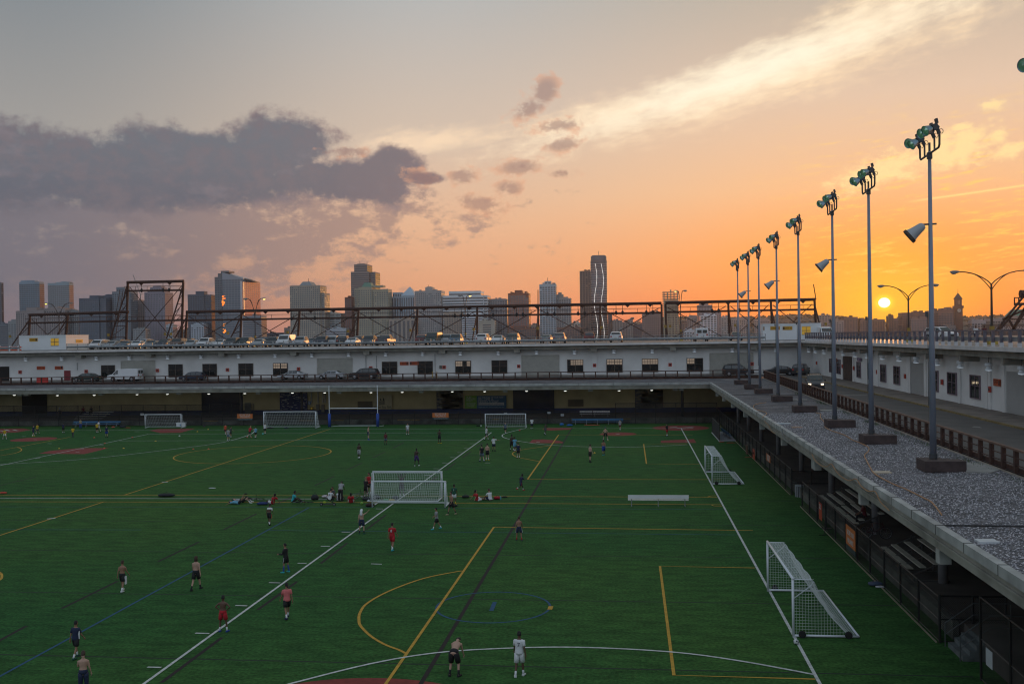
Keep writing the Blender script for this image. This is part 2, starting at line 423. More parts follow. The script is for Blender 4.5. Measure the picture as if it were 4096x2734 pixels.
# loose stones standing proud of the gravel sheet, nearest part of the right wing
def roof_edge_x(y): return 10.5+(y-28.7)*(1.0/112.8)
def rail_x(y):
    pts = sorted([(p[1], p[0]) for p in RAILP[1:]])
    for (a, b), (c, d) in zip(pts, pts[1:]):
        if a <= y <= c: return b+(d-b)*(y-a)/(c-a)
    return pts[-1][1] if y > pts[-1][0] else pts[0][1]
def gz(x, y):
    a, b = roof_edge_x(y), rail_x(y); return ZE+(ZR-ZE)*max(0, min(1, (x-a)/(b-a)))
sb = MB()
rs = random.Random(3)
oct_f = ((0, 1, 4), (1, 2, 4), (2, 3, 4), (3, 0, 4))
for k in range(26000):
    y = 26+(rs.random()**1.6)*60; a, b = roof_edge_x(y)+.25, rail_x(y)-.1
    x = a+(b-a)*rs.random(); s_ = rs.uniform(.024, .05); z = gz(x, y); n0 = len(sb.v); th = rs.random()*3
    sb.v += [(x+math.cos(th+i*1.571)*s_*rs.uniform(.7, 1.2), y+math.sin(th+i*1.571)*s_*rs.uniform(.7, 1.2), z+.004+rs.random()*.015) for i in range(4)]
    sb.v.append((x+rs.uniform(-.01, .01), y+rs.uniform(-.01, .01), z+s_*rs.uniform(.7, 1.1)))
    sb.f += [tuple(n0+i for i in q) for q in oct_f]
def stone_mat():
    m = mat('loose stones', (.2, .2, .2), rough=.85, var=0); t = m.node_tree; b = t.nodes['Principled BSDF']
    g = t.nodes.new('ShaderNodeNewGeometry'); n = t.nodes.new('ShaderNodeValToRGB'); e = n.color_ramp.elements
    e[0].color = (.16, .158, .175, 1); e[-1].color = (.55, .53, .54, 1); e.new(.5).color = (.32, .31, .33, 1)
    t.links.new(g.outputs['Random Per Island'], n.inputs[0]); t.links.new(n.outputs[0], b.inputs['Base Color']); return m
tag(sb.build('gravel', stone_mat()), 'grey roof gravel stones on the low wing beside the road', 'gravel', kind='stuff')
# grass tufts along the gravel by the rail
gt = MB()
for k in range(900):
    y = rs.choice([52, 60, 66, 74, 84, 96, 110, 44])+rs.gauss(0, 1.4); x = rail_x(y)-.35-abs(rs.gauss(0, .25)); z = gz(x, y); h = rs.uniform(.05, .2); a = rs.random()*6.28
    gt.poly([(x, y, z), (x+.03*math.cos(a), y+.03*math.sin(a), z), (x+.06*math.cos(a+1), y+.06*math.sin(a+1), z+h)])
tag(gt.build('weeds', mat('weed green', (.05, .085, .02), rough=.8)), 'green weeds growing in the gravel by the brown railing', 'weeds', kind='stuff')

# road (L) and sidewalk
struct(MB().poly([(-190, 150.5, 6.1), (20.0, 150.5, 6.1), (18.35, 90, 6.1), (17.35, 40, 6.1), (16.3, -30, 6.1), (29, -30, 6.1), (29, 161.5, 6.1), (-190, 161.5, 6.1)]).build('road', ASPH))
struct(MB().prism([(25.6, -30), (28.999, -30), (28.999, 158), (25.6, 158)], 5.9, 6.23).build('sidewalk', SIDEW))
yl = MB(); yl.box(25.42, 25.598, -30, 150, 6.0, 6.234); struct(yl.build('kerb_line', mat('kerb yellow', (.20, .145, .06), rough=.8, var=.3, vs=2)))
struct(MB().box(-190, 17, 160.6, 161.499, 5.9, 6.22).build('kerb', SIDEW))
rm = MB()
for q in ([(3276+1740/2.851, 1500+590/2.851), (3276+1860/2.851, 1500+600/2.851), (3276+1830/2.851, 1500+585/2.851), (3276+1770/2.851, 1500+582/2.851)],
          [(3276+1120/2.851, 1500+598/2.851), (3276+1270/2.851, 1500+612/2.851), (3276+1265/2.851, 1500+605/2.851), (3276+1130/2.851, 1500+593/2.851)],
          [(3276+250/2.851, 1500+226/2.851), (3276+555/2.851, 1500+226/2.851), (3276+555/2.851, 1500+231/2.851), (3276+250/2.851, 1500+232/2.851)]):
    rm.poly([gp(x, y, 6.106) for x, y in q][::-1])
struct(rm.build('road_markings', mat('worn road paint', (.22, .21, .2), rough=.9, var=.3, vs=3)))

# upper roof deck
struct(MB().prism([(-260, 159.5), (27.0, 159.5), (27.0, -30), (80, -30), (80, 219), (-260, 219)], 11.10, 11.35).build('roof_deck', DECKM))

# ---------------- field lines
def ribbon(b, pts, w, z):
    """flat painted line through ground points"""
    pts = [Vector((p[0], p[1], 0)) for p in pts]; L = []; Rr = []
    for i, p in enumerate(pts):
        d = (pts[min(i+1, len(pts)-1)]-pts[max(i-1, 0)]).normalized(); n = Vector((-d.y, d.x, 0))*(w/2)
        L.append(p+n); Rr.append(p-n)
    for i in range(len(pts)-1):
        b.quad((Rr[i].x, Rr[i].y, z), (Rr[i+1].x, Rr[i+1].y, z), (L[i+1].x, L[i+1].y, z), (L[i].x, L[i].y, z))
def px_line(b, pts, w, z, n=1):
    g = [gp(*p) for p in pts]
    if n > 1:      # smooth curve (Catmull-Rom)
        o = []
        for i in range(len(g)-1):
            p0, p1, p2, p3 = g[max(i-1, 0)], g[i], g[i+1], g[min(i+2, len(g)-1)]
            for k in range(n):
                t = k/n; o.append(.5*((2*p1)+(p2-p0)*t+(2*p0-5*p1+4*p2-p3)*t*t+(3*p1-p0-3*p2+p3)*t**3))
        o.append(g[-1]); g = o
    ribbon(b, g, w, z)
D_ = 1.7437
def d(x, y): return (x*D_, y*D_)
def q1(x, y): return (x/2.851, 1500+y/2.851)
def q2(x, y): return (800+x/2.851, 1500+y/2.851)
def q3(x, y): return (1400+x/2.851, 1500+y/2.851)
def q4(x, y): return (2200+x/2.851, 1500+y/2.851)
def q5(x, y): return (2750+x/2.851, 1500+y/2.851)
def r1(x, y): return (x/2.2402, 2034+y/2.2402)
def r2_(x, y): return (800+x/2.2402, 1900+y/2.2402)
def r3(x, y): return (1650+x/2.851, 1900+y/2.851)
def r4(x, y): return (2300+x/2.2402, 2034+y/2.2402)
def r6(x, y): return (3072+x/2.2402, 2034+y/2.2402)
wl = MB(); w_ = .13; z_ = .016
px_line(wl, [(575, 2734), (540, 2760)], w_, z_)
px_line(wl, [(1966, 1729), (575, 2734)], w_, z_)
px_line(wl, [q4(1495, 605), (3280, 2734), (3330, 2834)], w_, z_)
px_line(wl, [q1(0, 632), q4(1500, 602)], w_*.9, z_+.002)
px_line(wl, [q1(1690, 672), q3(1612, 653)], w_*.9, z_+.002)
px_line(wl, [q1(1360, 748), q3(1480, 737)], w_*.9, z_+.002)
px_line(wl, [q1(-120, 1060), q1(0, 1030), q1(1690, 672)], w_, z_+.004)
px_line(wl, [q1(-120, 1028), q1(0, 1018), q1(860, 965), q1(1500, 900), q1(2338, 798), q2(350, 745), q2(560, 680), q2(620, 640), q2(612, 618)], w_, z_+.006, 6)
px_line(wl, [q3(2001, 605), q3(1800, 655), q3(1735, 690), q3(1800, 725), q3(2040, 770), q3(2338, 800), q4(500, 818), q4(1000, 818), q4(1570, 793)], w_, z_+.006, 6)
px_line(wl, [q1(-120, 1402), q1(0, 1403), q2(0, 1407), q2(1450, 1411)], w_, z_+.002)
px_line(wl, [d(665, 1568), d(850, 1522), d(1000, 1497), d(1150, 1487), d(1300, 1484), d(1450, 1489), d(1580, 1499), d(1700, 1516), d(1800, 1534), d(1868, 1547)], w_, z_+.006, 6)
px_line(wl, [d(665, 1568), d(560, 1600)], w_, z_+.006)
for a, b_, y in ((338, 370, 1530), (448, 480, 1452), (540, 567, 1388.5), (617, 643, 1336), (683, 703, 1291.5), (736, 757, 1252.5), (784, 803, 1220), (851, 876, 1293)):
    px_line(wl, [d(a, y), d(b_, y+.8)], w_, z_+.008)
for a, b_, y in ((950, 1022, 1067), (1050, 1118, 1000), (1142, 1202, 938), (1224, 1284, 882), (1298, 1355, 829), (1370, 1425, 780), (1536, 1600, 1000), (295, 378, 1524), (850, 920, 1140), (640, 705, 1310), (1600, 1500, 2000)):
    if a < b_ or a == 1600:
        if y < 1900: px_line(wl, [q3(a, y), q3(b_, y+1)], w_, z_+.008)
for a, b_, y in ((250, 300, 698), (543, 588, 780), (1130, 1180, 795), (405, 455, 947), (905, 960, 840), (385, 420, 735), (865, 905, 875), (1535, 1590, 643), (1350, 1375, 627)):
    px_line(wl, [q1(a, y), q1(b_, y+.5)], w_*1.2, z_+.008)
px_line(wl, [q1(1845, 1222), q1(1915, 1217)], .3, z_+.008); px_line(wl, [r1(420, 92), r1(497, 85)], .25, z_+.008)
struct(wl.build('white_field_lines', WLINE))
yb = MB(); wy = .13; zy = .012
px_line(yb, [q1(-120, 1364), q1(0, 1365), q2(1900, 1373), q4(1905, 1390)], wy, zy)
px_line(yb, [q1(-120, 1440), q1(0, 1441), q2(1900, 1450), q4(1955, 1475)], wy, zy)
px_line(yb, [q1(1420, 1365), q2(1480, 615)], wy, zy+.002)
px_line(yb, [(-60, 2160), (0, 2140), q1(1190, 1441)], wy, zy+.002)
c_, rad = Vector((-41.2, 107.0, 0)), 8.45
ribbon(yb, [c_+Vector((math.cos(a*math.pi/36)*rad, math.sin(a*math.pi/36)*rad, 0)) for a in range(73)], wy, zy+.004)
px_line(yb, [q1(-60, 866), q1(0, 857), q1(190, 822), q1(800, 705)], wy, zy+.002)
px_line(yb, [q1(190, 822), q1(225, 830), q1(246, 848), q1(225, 870), q1(150, 893), q1(0, 917)], wy, zy+.004, 5)
px_line(yb, [q4(98, 680), q3(2025, 1187)], wy*1.1, zy+.002)
px_line(yb, [q4(98, 680), q4(1630, 684)], wy*.9, zy+.004)
px_line(yb, [q3(2025, 1187), q4(1955, 1190)], wy, zy+.004)
px_line(yb, [q3(2270, 805), q3(1960, 850), q3(1885, 870), q3(1852, 897), q3(1900, 932), q3(2000, 953), q3(2160, 983)], wy, zy+.006, 6)
px_line(yb, [q4(1560, 785), q4(1068, 785), q4(1100, 1010), q4(1705, 1015)], wy, zy+.002)
px_line(yb, [r4(1595, 194), (1976, 2107)], wy, zy+.002)
px_line(yb, [(1976, 2107), (1543, 2734), (1480, 2830)], wy, zy+.004)
px_line(yb, [(1850, 2283), (1824, 2286), (1693, 2313), (1559, 2362), (1470, 2411), (1440, 2450), (1436, 2480), (1443, 2503), (1483, 2543), (1540, 2577), (1595, 2598), (1622, 2612)], wy, zy+.006, 5)
px_line(yb, [d(1731, 1302), d(1514, 1298), d(1546, 1548), d(1870, 1557)], wy, zy+.002)
px_line(yb, [q4(1800, 1388), q4(1835, 1376), q4(1905, 1372)], .09, zy+.006, 4); px_line(yb, [q4(1840, 1475), q4(1875, 1490), q4(1960, 1495)], .09, zy+.006, 4)
px_line(yb, [r1(-30, 560), r1(5, 575), r1(17, 600), r1(8, 630), r1(-30, 650)], .13, zy+.002, 4)
px_line(yb, [r3(1565, 1530), r3(1580, 1492)], .22, zy+.002)
struct(yb.build('yellow_field_lines', YLINE))
bb = MB()
px_line(bb, [d(-30, 1566), d(0, 1550), (1236, 2029)], .12, .008)
px_line(bb, [(0, 2026), (1200, 2027), (2900, 2037)], .07, .010)
px_line(bb, [(0, 2117), (567, 2118)], .09, .010); px_line(bb, [(1077, 2120), (2952, 2138)], .08, .010)
ribbon(bb, [Vector((-6.33+math.cos(a*math.pi/30)*2.66, 46.3+math.sin(a*math.pi/30)*2.66, 0)) for a in range(61)], .11, .011)
px_line(bb, [d(1135, 1380), d(1127, 1400)], .2, .008)
struct(bb.build('blue_field_lines', BLINE))
kb = MB()
px_line(kb, [d(1313, 980), d(965, 1568), d(930, 1628)], .18, .006)
for a in (((141, 1395), (270, 1332)), ((363, 1287), (457, 1242)), ((513, 1214), (588, 1178)), ((-60, 1500), (60, 1435))):
    px_line(kb, [d(*a[0]), d(*a[1])], .18, .006)
for a, f in ((((1310, 1257), (1530, 1152)), q2), (((1665, 1083), (1848, 1000)), q2), (((1968, 940), (2110, 873)), q2), (((2200, 830), (2325, 765)), q2), (((885, 1465), (1140, 1342)), q2),
             (((515, 1205), (870, 950)), r2_), (((1080, 790), (1320, 605)), r2_), (((1490, 485), (1665, 355)), r2_), (((1445, 1555), (1990, 1150)), r1),
             (((870, 1245), (990, 1155)), q3), (((1085, 1083), (1200, 1000)), q3), (((1280, 940), (1375, 870)), q3), (((1440, 820), (1515, 768)), q3), (((0, 1255), (410, 1158)), q1)):
    px_line(kb, [f(*a[0]), f(*a[1])], .18, .006)
struct(kb.build('black_field_lines', KLINE))
sm = MB()
for y in (37.96, 47.6, 57.3, 67.0, 76.7, 86.3, 96.1, 105.8, 115.5, 125.2, 29.0):
    sm.quad((-150, y-.055, .003), (12.4, y-.055, .003), (12.4, y+.055, .003), (-150, y+.055, .003))
struct(sm.build('turf_seams', SEAM))
cb_ = MB(); zc = .004
def disc_(c, rx, ry, n=40): cb_.poly([(c.x+rx*math.cos(2*math.pi*i/n), c.y+ry*math.sin(2*math.pi*i/n), zc) for i in range(n)])
def clay(*pts): cb_.poly([(gp(*p).x, gp(*p).y, zc+.001) for p in pts])
for c, e in ((q1(385, 730), q1(635, 725)), (q4(775, 670), q4(985, 670)), (q4(1490, 600), q4(1815, 600))):
    g0, g1_ = gp(*c), gp(*e); rr_ = (g1_-g0).length; disc_(g0, rr_, rr_)
clay(q1(-60, 612), q1(260, 606), q1(355, 622), q1(200, 650), q1(-60, 662))
clay(q1(440, 893), q1(560, 862), q1(900, 830), q1(1240, 830), q1(965, 898))
clay(q1(1705, 630), q1(1800, 612), q1(2230, 606), q1(2060, 655), q1(1830, 658))
clay(q3(2040, 772), q3(2080, 735), q3(2200, 730), q4(100, 745), q4(155, 762), q4(140, 775))
clay(q3(2190, 618), q3(2230, 600), q4(265, 598), q4(230, 620), q4(0, 630))
clay(q4(1262, 770), q4(1265, 745), q4(1640, 727), q4(1670, 770))
g0 = gp(*d(830, 1620)); 
cb_.poly([(g0.x+4.6*math.cos(2*math.pi*i/50), gp(*d(830, 1553)).y-3.2+3.2*math.sin(2*math.pi*i/50), zc) for i in range(50)])
struct(cb_.build('red_clay_patches', CLAY))
hp = MB()
for f, pts in ((q4, ((1360, 598), (1450, 590))), (q4, ((1450, 606), (1640, 588))), (q4, ((1500, 612), (1630, 603))), (q4, ((750, 669), (795, 671))), (q4, ((1545, 758), (1580, 758))),
               (q1, ((0, 632), (60, 640))), (q1, ((60, 622), (110, 635))), (q1, ((150, 622), (200, 634))), (q3, ((2125, 762), (2165, 762)))):
    px_line(hp, [f(*p) for p in pts], .28, .026)
struct(hp.build('home_plate_markings', WLINE))

# ================================================================ pier building
ZG = 5.82
pier = thing('pier_building', 'long white two-storey pier shed with rooftop parking around the playing field', 'building', (0, 161, 0))
def P(mb, name, m, smooth=False):
    """part of the pier building, coordinates given in world space"""
    mb.v = [(v[0], v[1]-161, v[2]) for v in mb.v]
    return mb.build(name, m, pier, smooth)
P(MB().box(-190, 29.6, 161.5, 162, 5.9, 11.1).box(29, 29.6, -30, 161.5, 5.9, 11.1), 'upper_wall', WALLW)
P(MB().box(-190, 40, 153.7, 154.3, .8, 5.3).box(27, 27.6, -30, 153.7, .8, 5.3), 'lower_wall', YELW)
P(MB().box(-190, 40, 153.6, 153.7, .8, 1.52).box(26.9, 27, -30, 153.6, .8, 1.52), 'wall_base_band', NAVY)
# ceilings / slabs
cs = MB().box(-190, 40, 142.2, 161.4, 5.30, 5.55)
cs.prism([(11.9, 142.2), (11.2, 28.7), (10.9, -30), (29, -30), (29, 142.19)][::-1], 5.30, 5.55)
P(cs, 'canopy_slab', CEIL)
# canopy edge: white fascia + deep beam
fa = MB(); bm = MB()
def edge_box(b, off0, off1, z0, z1):
    E = EDGE; 
    outer = [(E[0][0], E[0][1]+off0), (E[1][0]+off0, E[1][1]+off0), (E[2][0]+off0, E[2][1]), (E[3][0]+off0, E[3][1])]
    inner = [(E[0][0], E[0][1]+off1), (E[1][0]+off1, E[1][1]+off1), (E[2][0]+off1, E[2][1]), (E[3][0]+off1, E[3][1])]
    b.prism([outer[0], outer[1], inner[1], inner[0]], z0, z1)
    b.prism([outer[1], inner[1], inner[2], inner[3], outer[3], outer[2]][::-1], z0, z1)
edge_box(fa, 0, .28, 5.56, 5.87); edge_box(bm, .12, .5, 5.02, 5.555); edge_box(bm, .04, .12, 5.3, 5.36)
P(fa, 'roof_edge', FASC); P(bm, 'edge_beam', BEAM)
# joints and bolts of the flashing, lit by their own relief
jt = MB()
for k in range(60):
    y = 24+k*3.0
    if y < 141: x = roof_edge_x(y); P(MB().box(x-.012, x+.29, y-.012, y+.012, 5.555, 5.885), 'edge_joint', CONC_D)
for k in range(22): x = 8-k*4.9; P(MB().box(x-.015, x+.015, 141.485, 141.6, 5.555, 5.885), 'edge_joint', CONC_D)
# hanging boxes (beam ends) under the canopy edge and columns on the right wing
for (x, y) in [(235, 238), (1155, 225), (2045, 218), (305, 232)]:
    p = wp(*q1(x, y), 142.6); P(MB().box(p.x-.32, p.x+.32, 142.3, 143.1, 4.72, 5.02), 'beam_end', FASC)
for f, x, y in ((q2, 670, 207), (q2, 1590, 205), (q3, 815, 190), (q3, 1772, 187), (q4, 463, 181), (q4, 1427, 168), (q4, 1500, 178)):
    p = wp(*f(x, y), 142.6); P(MB().box(p.x-.32, p.x+.32, 142.3, 143.1, 4.68, 5.02), 'beam_end', FASC)
for y in (133, 123, 112, 99.5, 86.6, 74.2, 61.5, 60.9, 48.8, 36.5):
    x = roof_edge_x(y)+.3; P(MB().box(x-.1, x+.3, y-.22, y+.22, 4.45, 5.01), 'beam_end', mat('beam end paint', (.33, .34, .32), rough=.7, var=.25, vs=2))
COLM = mat('column grey', (.22, .22, .23), rough=.7, var=.15)
for y in (134, 123, 111.7, 99.4, 86.5, 74.1, 61.4, 48.7, 36.3):
    P(MB().lathe([(.22, 0), (.22, 3.9), (.3, 4.0), (.3, 4.49)], 14, (14.6, y, .8)), 'column', COLM, True)
for x in (-58, -48.6, 8):
    P(MB().lathe([(.2, 0), (.2, 4.49)], 12, (x, 146, .8)), 'column', mat('dark column', (.03, .03, .035), rough=.7), True)
# upper deck edge
de_ = MB().prism([(-260, 159.2), (26.7, 159.2), (26.7, -30), (27.0, -30), (27.0, 159.5), (-260, 159.5)], 11.04, 11.36)
P(de_, 'deck_edge', mat('deck edge in lit tone', (.60, .58, .56), rough=.6, var=.15, vs=.8, detail=6))  # brighter tone of its own puts the pinkish light into the colour
ub = MB().prism([(-190, 159.9), (27.4, 159.9), (27.4, -30), (27.9, -30), (27.9, 160.4), (-190, 160.4)], 10.52, 11.095)
P(ub, 'deck_beam', BEAM)
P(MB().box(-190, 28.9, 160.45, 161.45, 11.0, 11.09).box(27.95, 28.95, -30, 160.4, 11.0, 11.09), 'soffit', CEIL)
for f, x, y in ((lambda x, y: (x/2.851, 980+y/2.851), 890, 1275), (lambda x, y: (x/2.851, 980+y/2.851), 1690, 1270)):
    p = wp(*f(x, y), 160); P(MB().box(p.x-.55, p.x+.55, 159.95, 161.49, 10.06, 10.515), 'corbel', BEAM)
def u2(x, y): return (800+x/2.851, 980+y/2.851)
def u3(x, y): return (1600+x/2.851, 980+y/2.851)
def u4(x, y): return (2400+x/2.851, 980+y/2.851)
def u1(x, y): return (x/2.851, 980+y/2.851)
def u5(x, y): return (3200+x/2.614, 980+y/2.614)
for f, x in ((u2, 240), (u2, 1060), (u2, 1895), (u3, 480), (u3, 1333), (u3, 2208), (u4, 833), (u4, 1757)):
    p = wp(*f(x, 1230), 160); P(MB().box(p.x-.5, p.x+.5, 159.95, 161.49, 10.02, 10.515), 'corbel', BEAM)
for y in (150.5, 141, 131, 122, 113.5, 104.8, 96, 86.5, 77, 67, 57):
    P(MB().box(27.45, 28.99, y-.16, y+.16, 10.0, 10.515), 'corbel', BEAM)

FR = mat('window frame brown', (.10, .085, .07), rough=.6)
FRV = mat('window frame mauve', (.20, .15, .18), rough=.6)
PANE = mat('daylight glow pane', (.05, .05, .05), rough=.1, var=0, emit=(.85, .66, .50), es=.22)
def window_far(x0, x1, z0, z1, sky=()):
    w = thing_part('window')
    fr = MB(); Y = 161.46
    for a, b, c, d0 in ((x0-.06, x0, z0-.06, z1+.06), (x1, x1+.06, z0-.06, z1+.06), (x0, x1, z0-.06, z0), (x0, x1, z1, z1+.06)): fr.box(a, b, Y-.07, Y+.03, c, d0)
    xm = (x0+x1)/2; fr.box(xm-.035, xm+.035, Y-.05, Y+.02, z0, z1); zm = z0+(z1-z0)*.58; fr.box(x0, xm-.035, Y-.04, Y+.02, zm-.018, zm+.018); fr.box(xm+.035, x1, Y-.04, Y+.02, zm-.018, zm+.018)
    o = P(fr, 'window', FR)
    g = MB().box(x0, x1, Y-.015, Y+.015, z0, z1); g.v = [(v[0], v[1]-161, v[2]) for v in g.v]; g.build('pane', GLASS, o)
    for (a, b) in sky:     # glowing panes stand in for daylight through the shed's far windows
        k = MB()
        for i in range(3):
            for j in range(2):
                wx = (b-a)*(xm-x0)*2/3; zx = (z1-zm)/2
                xx = x0+a*(x1-x0)+i*wx
                k.box(xx+.02, xx+wx-.03, Y-.026, Y-.018, zm+.03+j*zx, zm+(j+1)*zx-.03)
        k.v = [(v[0], v[1]-161, v[2]) for v in k.v]; k.build('daylight_pane', PANE, o)
def thing_part(n): return n
for f, a, b, t, bo, sk in ((u1, 1155, 1307, 1372, 1505, ()), (u1, 1922, 2080, 1362, 1500, ()), (u2, 30, 188, 1357, 1495, ()), (u2, 440, 603, 1352, 1488, ()), (u2, 835, 998, 1348, 1487, ((0, .48), (.54, .96))),
                    (u2, 2077, 2246, 1332, 1470, ()), (u3, 203, 371, 1326, 1468, ()), (u3, 633, 806, 1322, 1462, ((0, .46), (.74, .98))), (u3, 1047, 1220, 1316, 1458, ()),
                    (u3, 1910, 2086, 1308, 1450, ((.2, .5), (.52, 1))), (u4, 77, 254, 1302, 1445, ((0, .5), (.52, 1))), (u4, 482, 660, 1298, 1440, ((0, .5), (.52, 1))), (u4, 992, 1172, 1292, 1436, ((0, .48),)),
                    (lambda x, y: (x, y), -160, -110, 1464, 1510, ())):
    p, q = wp(*f(a, t), 161.4), wp(*f(b, bo), 161.4); window_far(p.x, q.x, q.z, p.z, sk)
# dark doorway at the far left
p, q = wp(*u1(-100, 1385), 161.4), wp(*u1(104, 1568), 161.4); P(MB().box(p.x, q.x, 161.38, 161.49, 6.23, p.z), 'doorway', DARKIN)
ROLL = mat('ribbed roller door', (.55, .55, .50), rough=.6, var=.08)
ROLL2 = mat('white ribbed roller door', (.62, .63, .62), rough=.6, var=.05)
def roller(x0, x1, z0, z1):
    b = MB(); Y = 161.47; n = 34
    for i in range(n): a = z0+(z1-z0)*i/n; b.quad((x0, Y, a), (x1, Y, a), (x1, Y-.04, a+(z1-z0)/n*.9), (x0, Y-.04, a+(z1-z0)/n*.9))
    o = P(b, 'roller_door', ROLL)
    fr = MB(); fr.box(x0-.12, x0, 161.38, 161.495, z0, z1+.12).box(x1, x1+.12, 161.38, 161.495, z0, z1+.12).box(x0, x1, 161.36, 161.495, z1, z1+.14)
    fr.v = [(v[0], v[1]-161, v[2]) for v in fr.v]; fr.build('door_frame', mat('roller frame', (.45, .44, .40), rough=.7), o)
for f, a, b, t in ((u1, 1383, 1760, 1325), (u2, 1340, 1730, 1297), (u3, 1390, 1808, 1263), (u4, 1255, 1740, 1238)):
    p, q = wp(*f(a, t), 161.4), wp(*f(b, t), 161.4); roller(p.x, q.x, 6.22, p.z)
# red door
p, q = wp(*u1(730, 1430), 161.4), wp(*u1(803, 1565), 161.4)
o = P(MB().box(p.x, q.x, 161.40, 161.495, 6.22, p.z), 'door', mat('red door', (.20, .02, .03), rough=.6))
# pilasters / conduits on the white wall
pi_ = MB()
for f, x, t in ((u1, 878, 1340), (u2, 1890, 1260), (u2, 2012, 1260), (u3, 397, 1240)):
    p = wp(*f(x, t), 161.4); P(MB().box(p.x-.04, p.x+.04, 161.40, 161.495, 6.4 if f is not u1 else 8.0, p.z), 'conduit', mat('conduit grey', (.30, .31, .31), rough=.6))
pi_ = MB()
for f, x in ((u3, 1350, ), (u3, 2218, ), (u4, 820,)):
    p = wp(*f(x, 1300), 161.4); P(MB().box(p.x-.42, p.x+.42, 161.36, 161.495, 6.22, 10.0), 'pilaster', WALLW)
for y in (138.9, 132.2, 119.7, 107.3, 106.6, 101.2, 91.2, 84.6, 83.9, 80.9, 70.4, 60):
    P(MB().box(28.86, 28.995, y-.3, y+.3, 6.235, 10.6), 'pilaster', WALLW)
# right wing: windows and roller doors on the wall that faces the field
def window_right(ya, yb, z0, z1, m=FRV):
    X_ = 28.96; o = MB(); y0, y1 = min(ya, yb), max(ya, yb)
    for a, b, c, e in ((y0-.07, y0, z0-.07, z1+.07), (y1, y1+.07, z0-.07, z1+.07), (y0, y1, z0-.07, z0), (y0, y1, z1, z1+.07)): o.box(X_-.10, X_+.035, a, b, c, e)
    ym = (y0+y1)/2; o.box(X_-.06, X_+.03, ym-.03, ym+.03, z0, z1); zm = z0+.55*(z1-z0); o.box(X_-.05, X_+.03, y0, ym-.03, zm-.02, zm+.02); o.box(X_-.05, X_+.03, ym+.03, y1, zm-.02, zm+.02)
    w = P(o, 'window', m); g = MB().box(X_-.02, X_+.02, y0, y1, z0, z1); g.v = [(v[0], v[1]-161, v[2]) for v in g.v]; g.build('pane', GLASS, w)
for ya, yb in ((92.1, 94.4), (86.2, 88.4), (110.5, 112.7), (116.2, 118.4), (128.3, 130.2), (140.1, 142.3), (122.4, 124.4), (97.3, 99.6), (145.5, 147.3), (74, 76.2), (66, 68.2)):
    window_right(ya, yb, 6.93, 8.78)
for y0, y1 in ((101.75, 106.5), (71.5, 80.4), (52, 60.5)):
    b = MB(); n = 60
    for i in range(n): a = 6.24+3.2*i/n; b.quad((28.94, y1, a), (28.94, y0, a), (28.89, y0, a+3.2/n*.85), (28.89, y1, a+3.2/n*.85))
    o = P(b, 'roller_door', ROLL2)
P(MB().box(28.93, 28.99, 132.8, 138.3, 6.24, 9.4), 'doorway', mat('brown doorway', (.05, .032, .026), rough=.8, var=.4))
# lower wall: doors, openings, vents
for f, a, b in ((q2, 20, 455), (q3, 1860, 2330), (q1, 2300, 2338)):
    p, q = wp(*f(a, 300), 153.6), wp(*f(b, 300), 153.6); bb_ = MB(); n = 26
    for i in range(n): zz = .82+4.3*i/n; bb_.quad((p.x, 153.56, zz), (q.x, 153.56, zz), (q.x, 153.53, zz+4.3/n*.85), (p.x, 153.53, zz+4.3/n*.85))
    P(bb_, 'roller_door', NAVD)
p, q = wp(*q1(250, 280), 153.5), wp(*q1(535, 480), 153.5); P(MB().box(p.x, q.x, 153.5, 153.59, .82, 4.9), 'doorway', DARKIN)
def peeled(x0, x1, z0, z1, dark):
    """shutter whose blue paint has flaked off in strips"""
    o = P(MB().box(x0, x1, 153.5, 153.59, z0, z1), 'painted_shutter', NAVY if dark else mat('grey blue shutter', (.07, .08, .10), rough=.7, var=.4, vs=1.5))
    k = MB(); rg = random.Random(int(x0*10)); n = 30
    for i in range(n):
        zz = z0+(z1-z0)*(i+.5)/n
        for j in range(9 if not dark else 2):
            a = x0+(x1-x0)*rg.random(); b_ = min(x1-.05, a+rg.uniform(.2, 1.4)*(1.2 if not dark else .5)); k.box(a, b_, 153.47, 153.495, zz-.05, zz+.045)
    k.v = [(v[0], v[1]-161, v[2]) for v in k.v]; k.build('flaked_paint', mat('worn cream flakes', (.20, .19, .14), rough=.8) if not dark else mat('pale primer', (.25, .26, .27), rough=.8), o)
for f, a, b, t, bo, dk in ((q2, 908, 1225, 200, 392, True), (q3, 985, 1290, 180, 382, False), (q4, 968, 1288, 165, 375, False)):
    p, q = wp(*f(a, t), 153.5), wp(*f(b, bo), 153.5); peeled(p.x, q.x, q.z, p.z, dk)
for f, a, b, t, bo in ((q2, 1797, 1968, 295, 375), (q4, 202, 382, 273, 357)):
    p, q = wp(*f(a, t), 153.5), wp(*f(b, bo), 153.5); v_ = MB(); n = 14
    for i in range(n): zz = q.z+(p.z-q.z)*i/n; v_.box(p.x, q.x, 153.50, 153.58, zz, zz+(p.z-q.z)/n*.6)
    P(v_, 'louvre_vent', mat('louvre brown', (.085, .07, .05), rough=.7))
p, q = wp(*q2(510, 315), 153.5), wp(*q2(580, 420), 153.5); P(MB().box(p.x, q.x, 153.5, 153.59, .82, p.z), 'door', mat('grey green door', (.09, .105, .095), rough=.6))
for x in (1270, 1345, 1400, 1425): 
    p = wp(*q2(x, 210), 153.5); P(MB().box(p.x-.07, p.x+.07, 153.45, 153.6, 2.6, 5.2), 'conduit', mat('conduit grey', (.30, .31, .31), rough=.6))
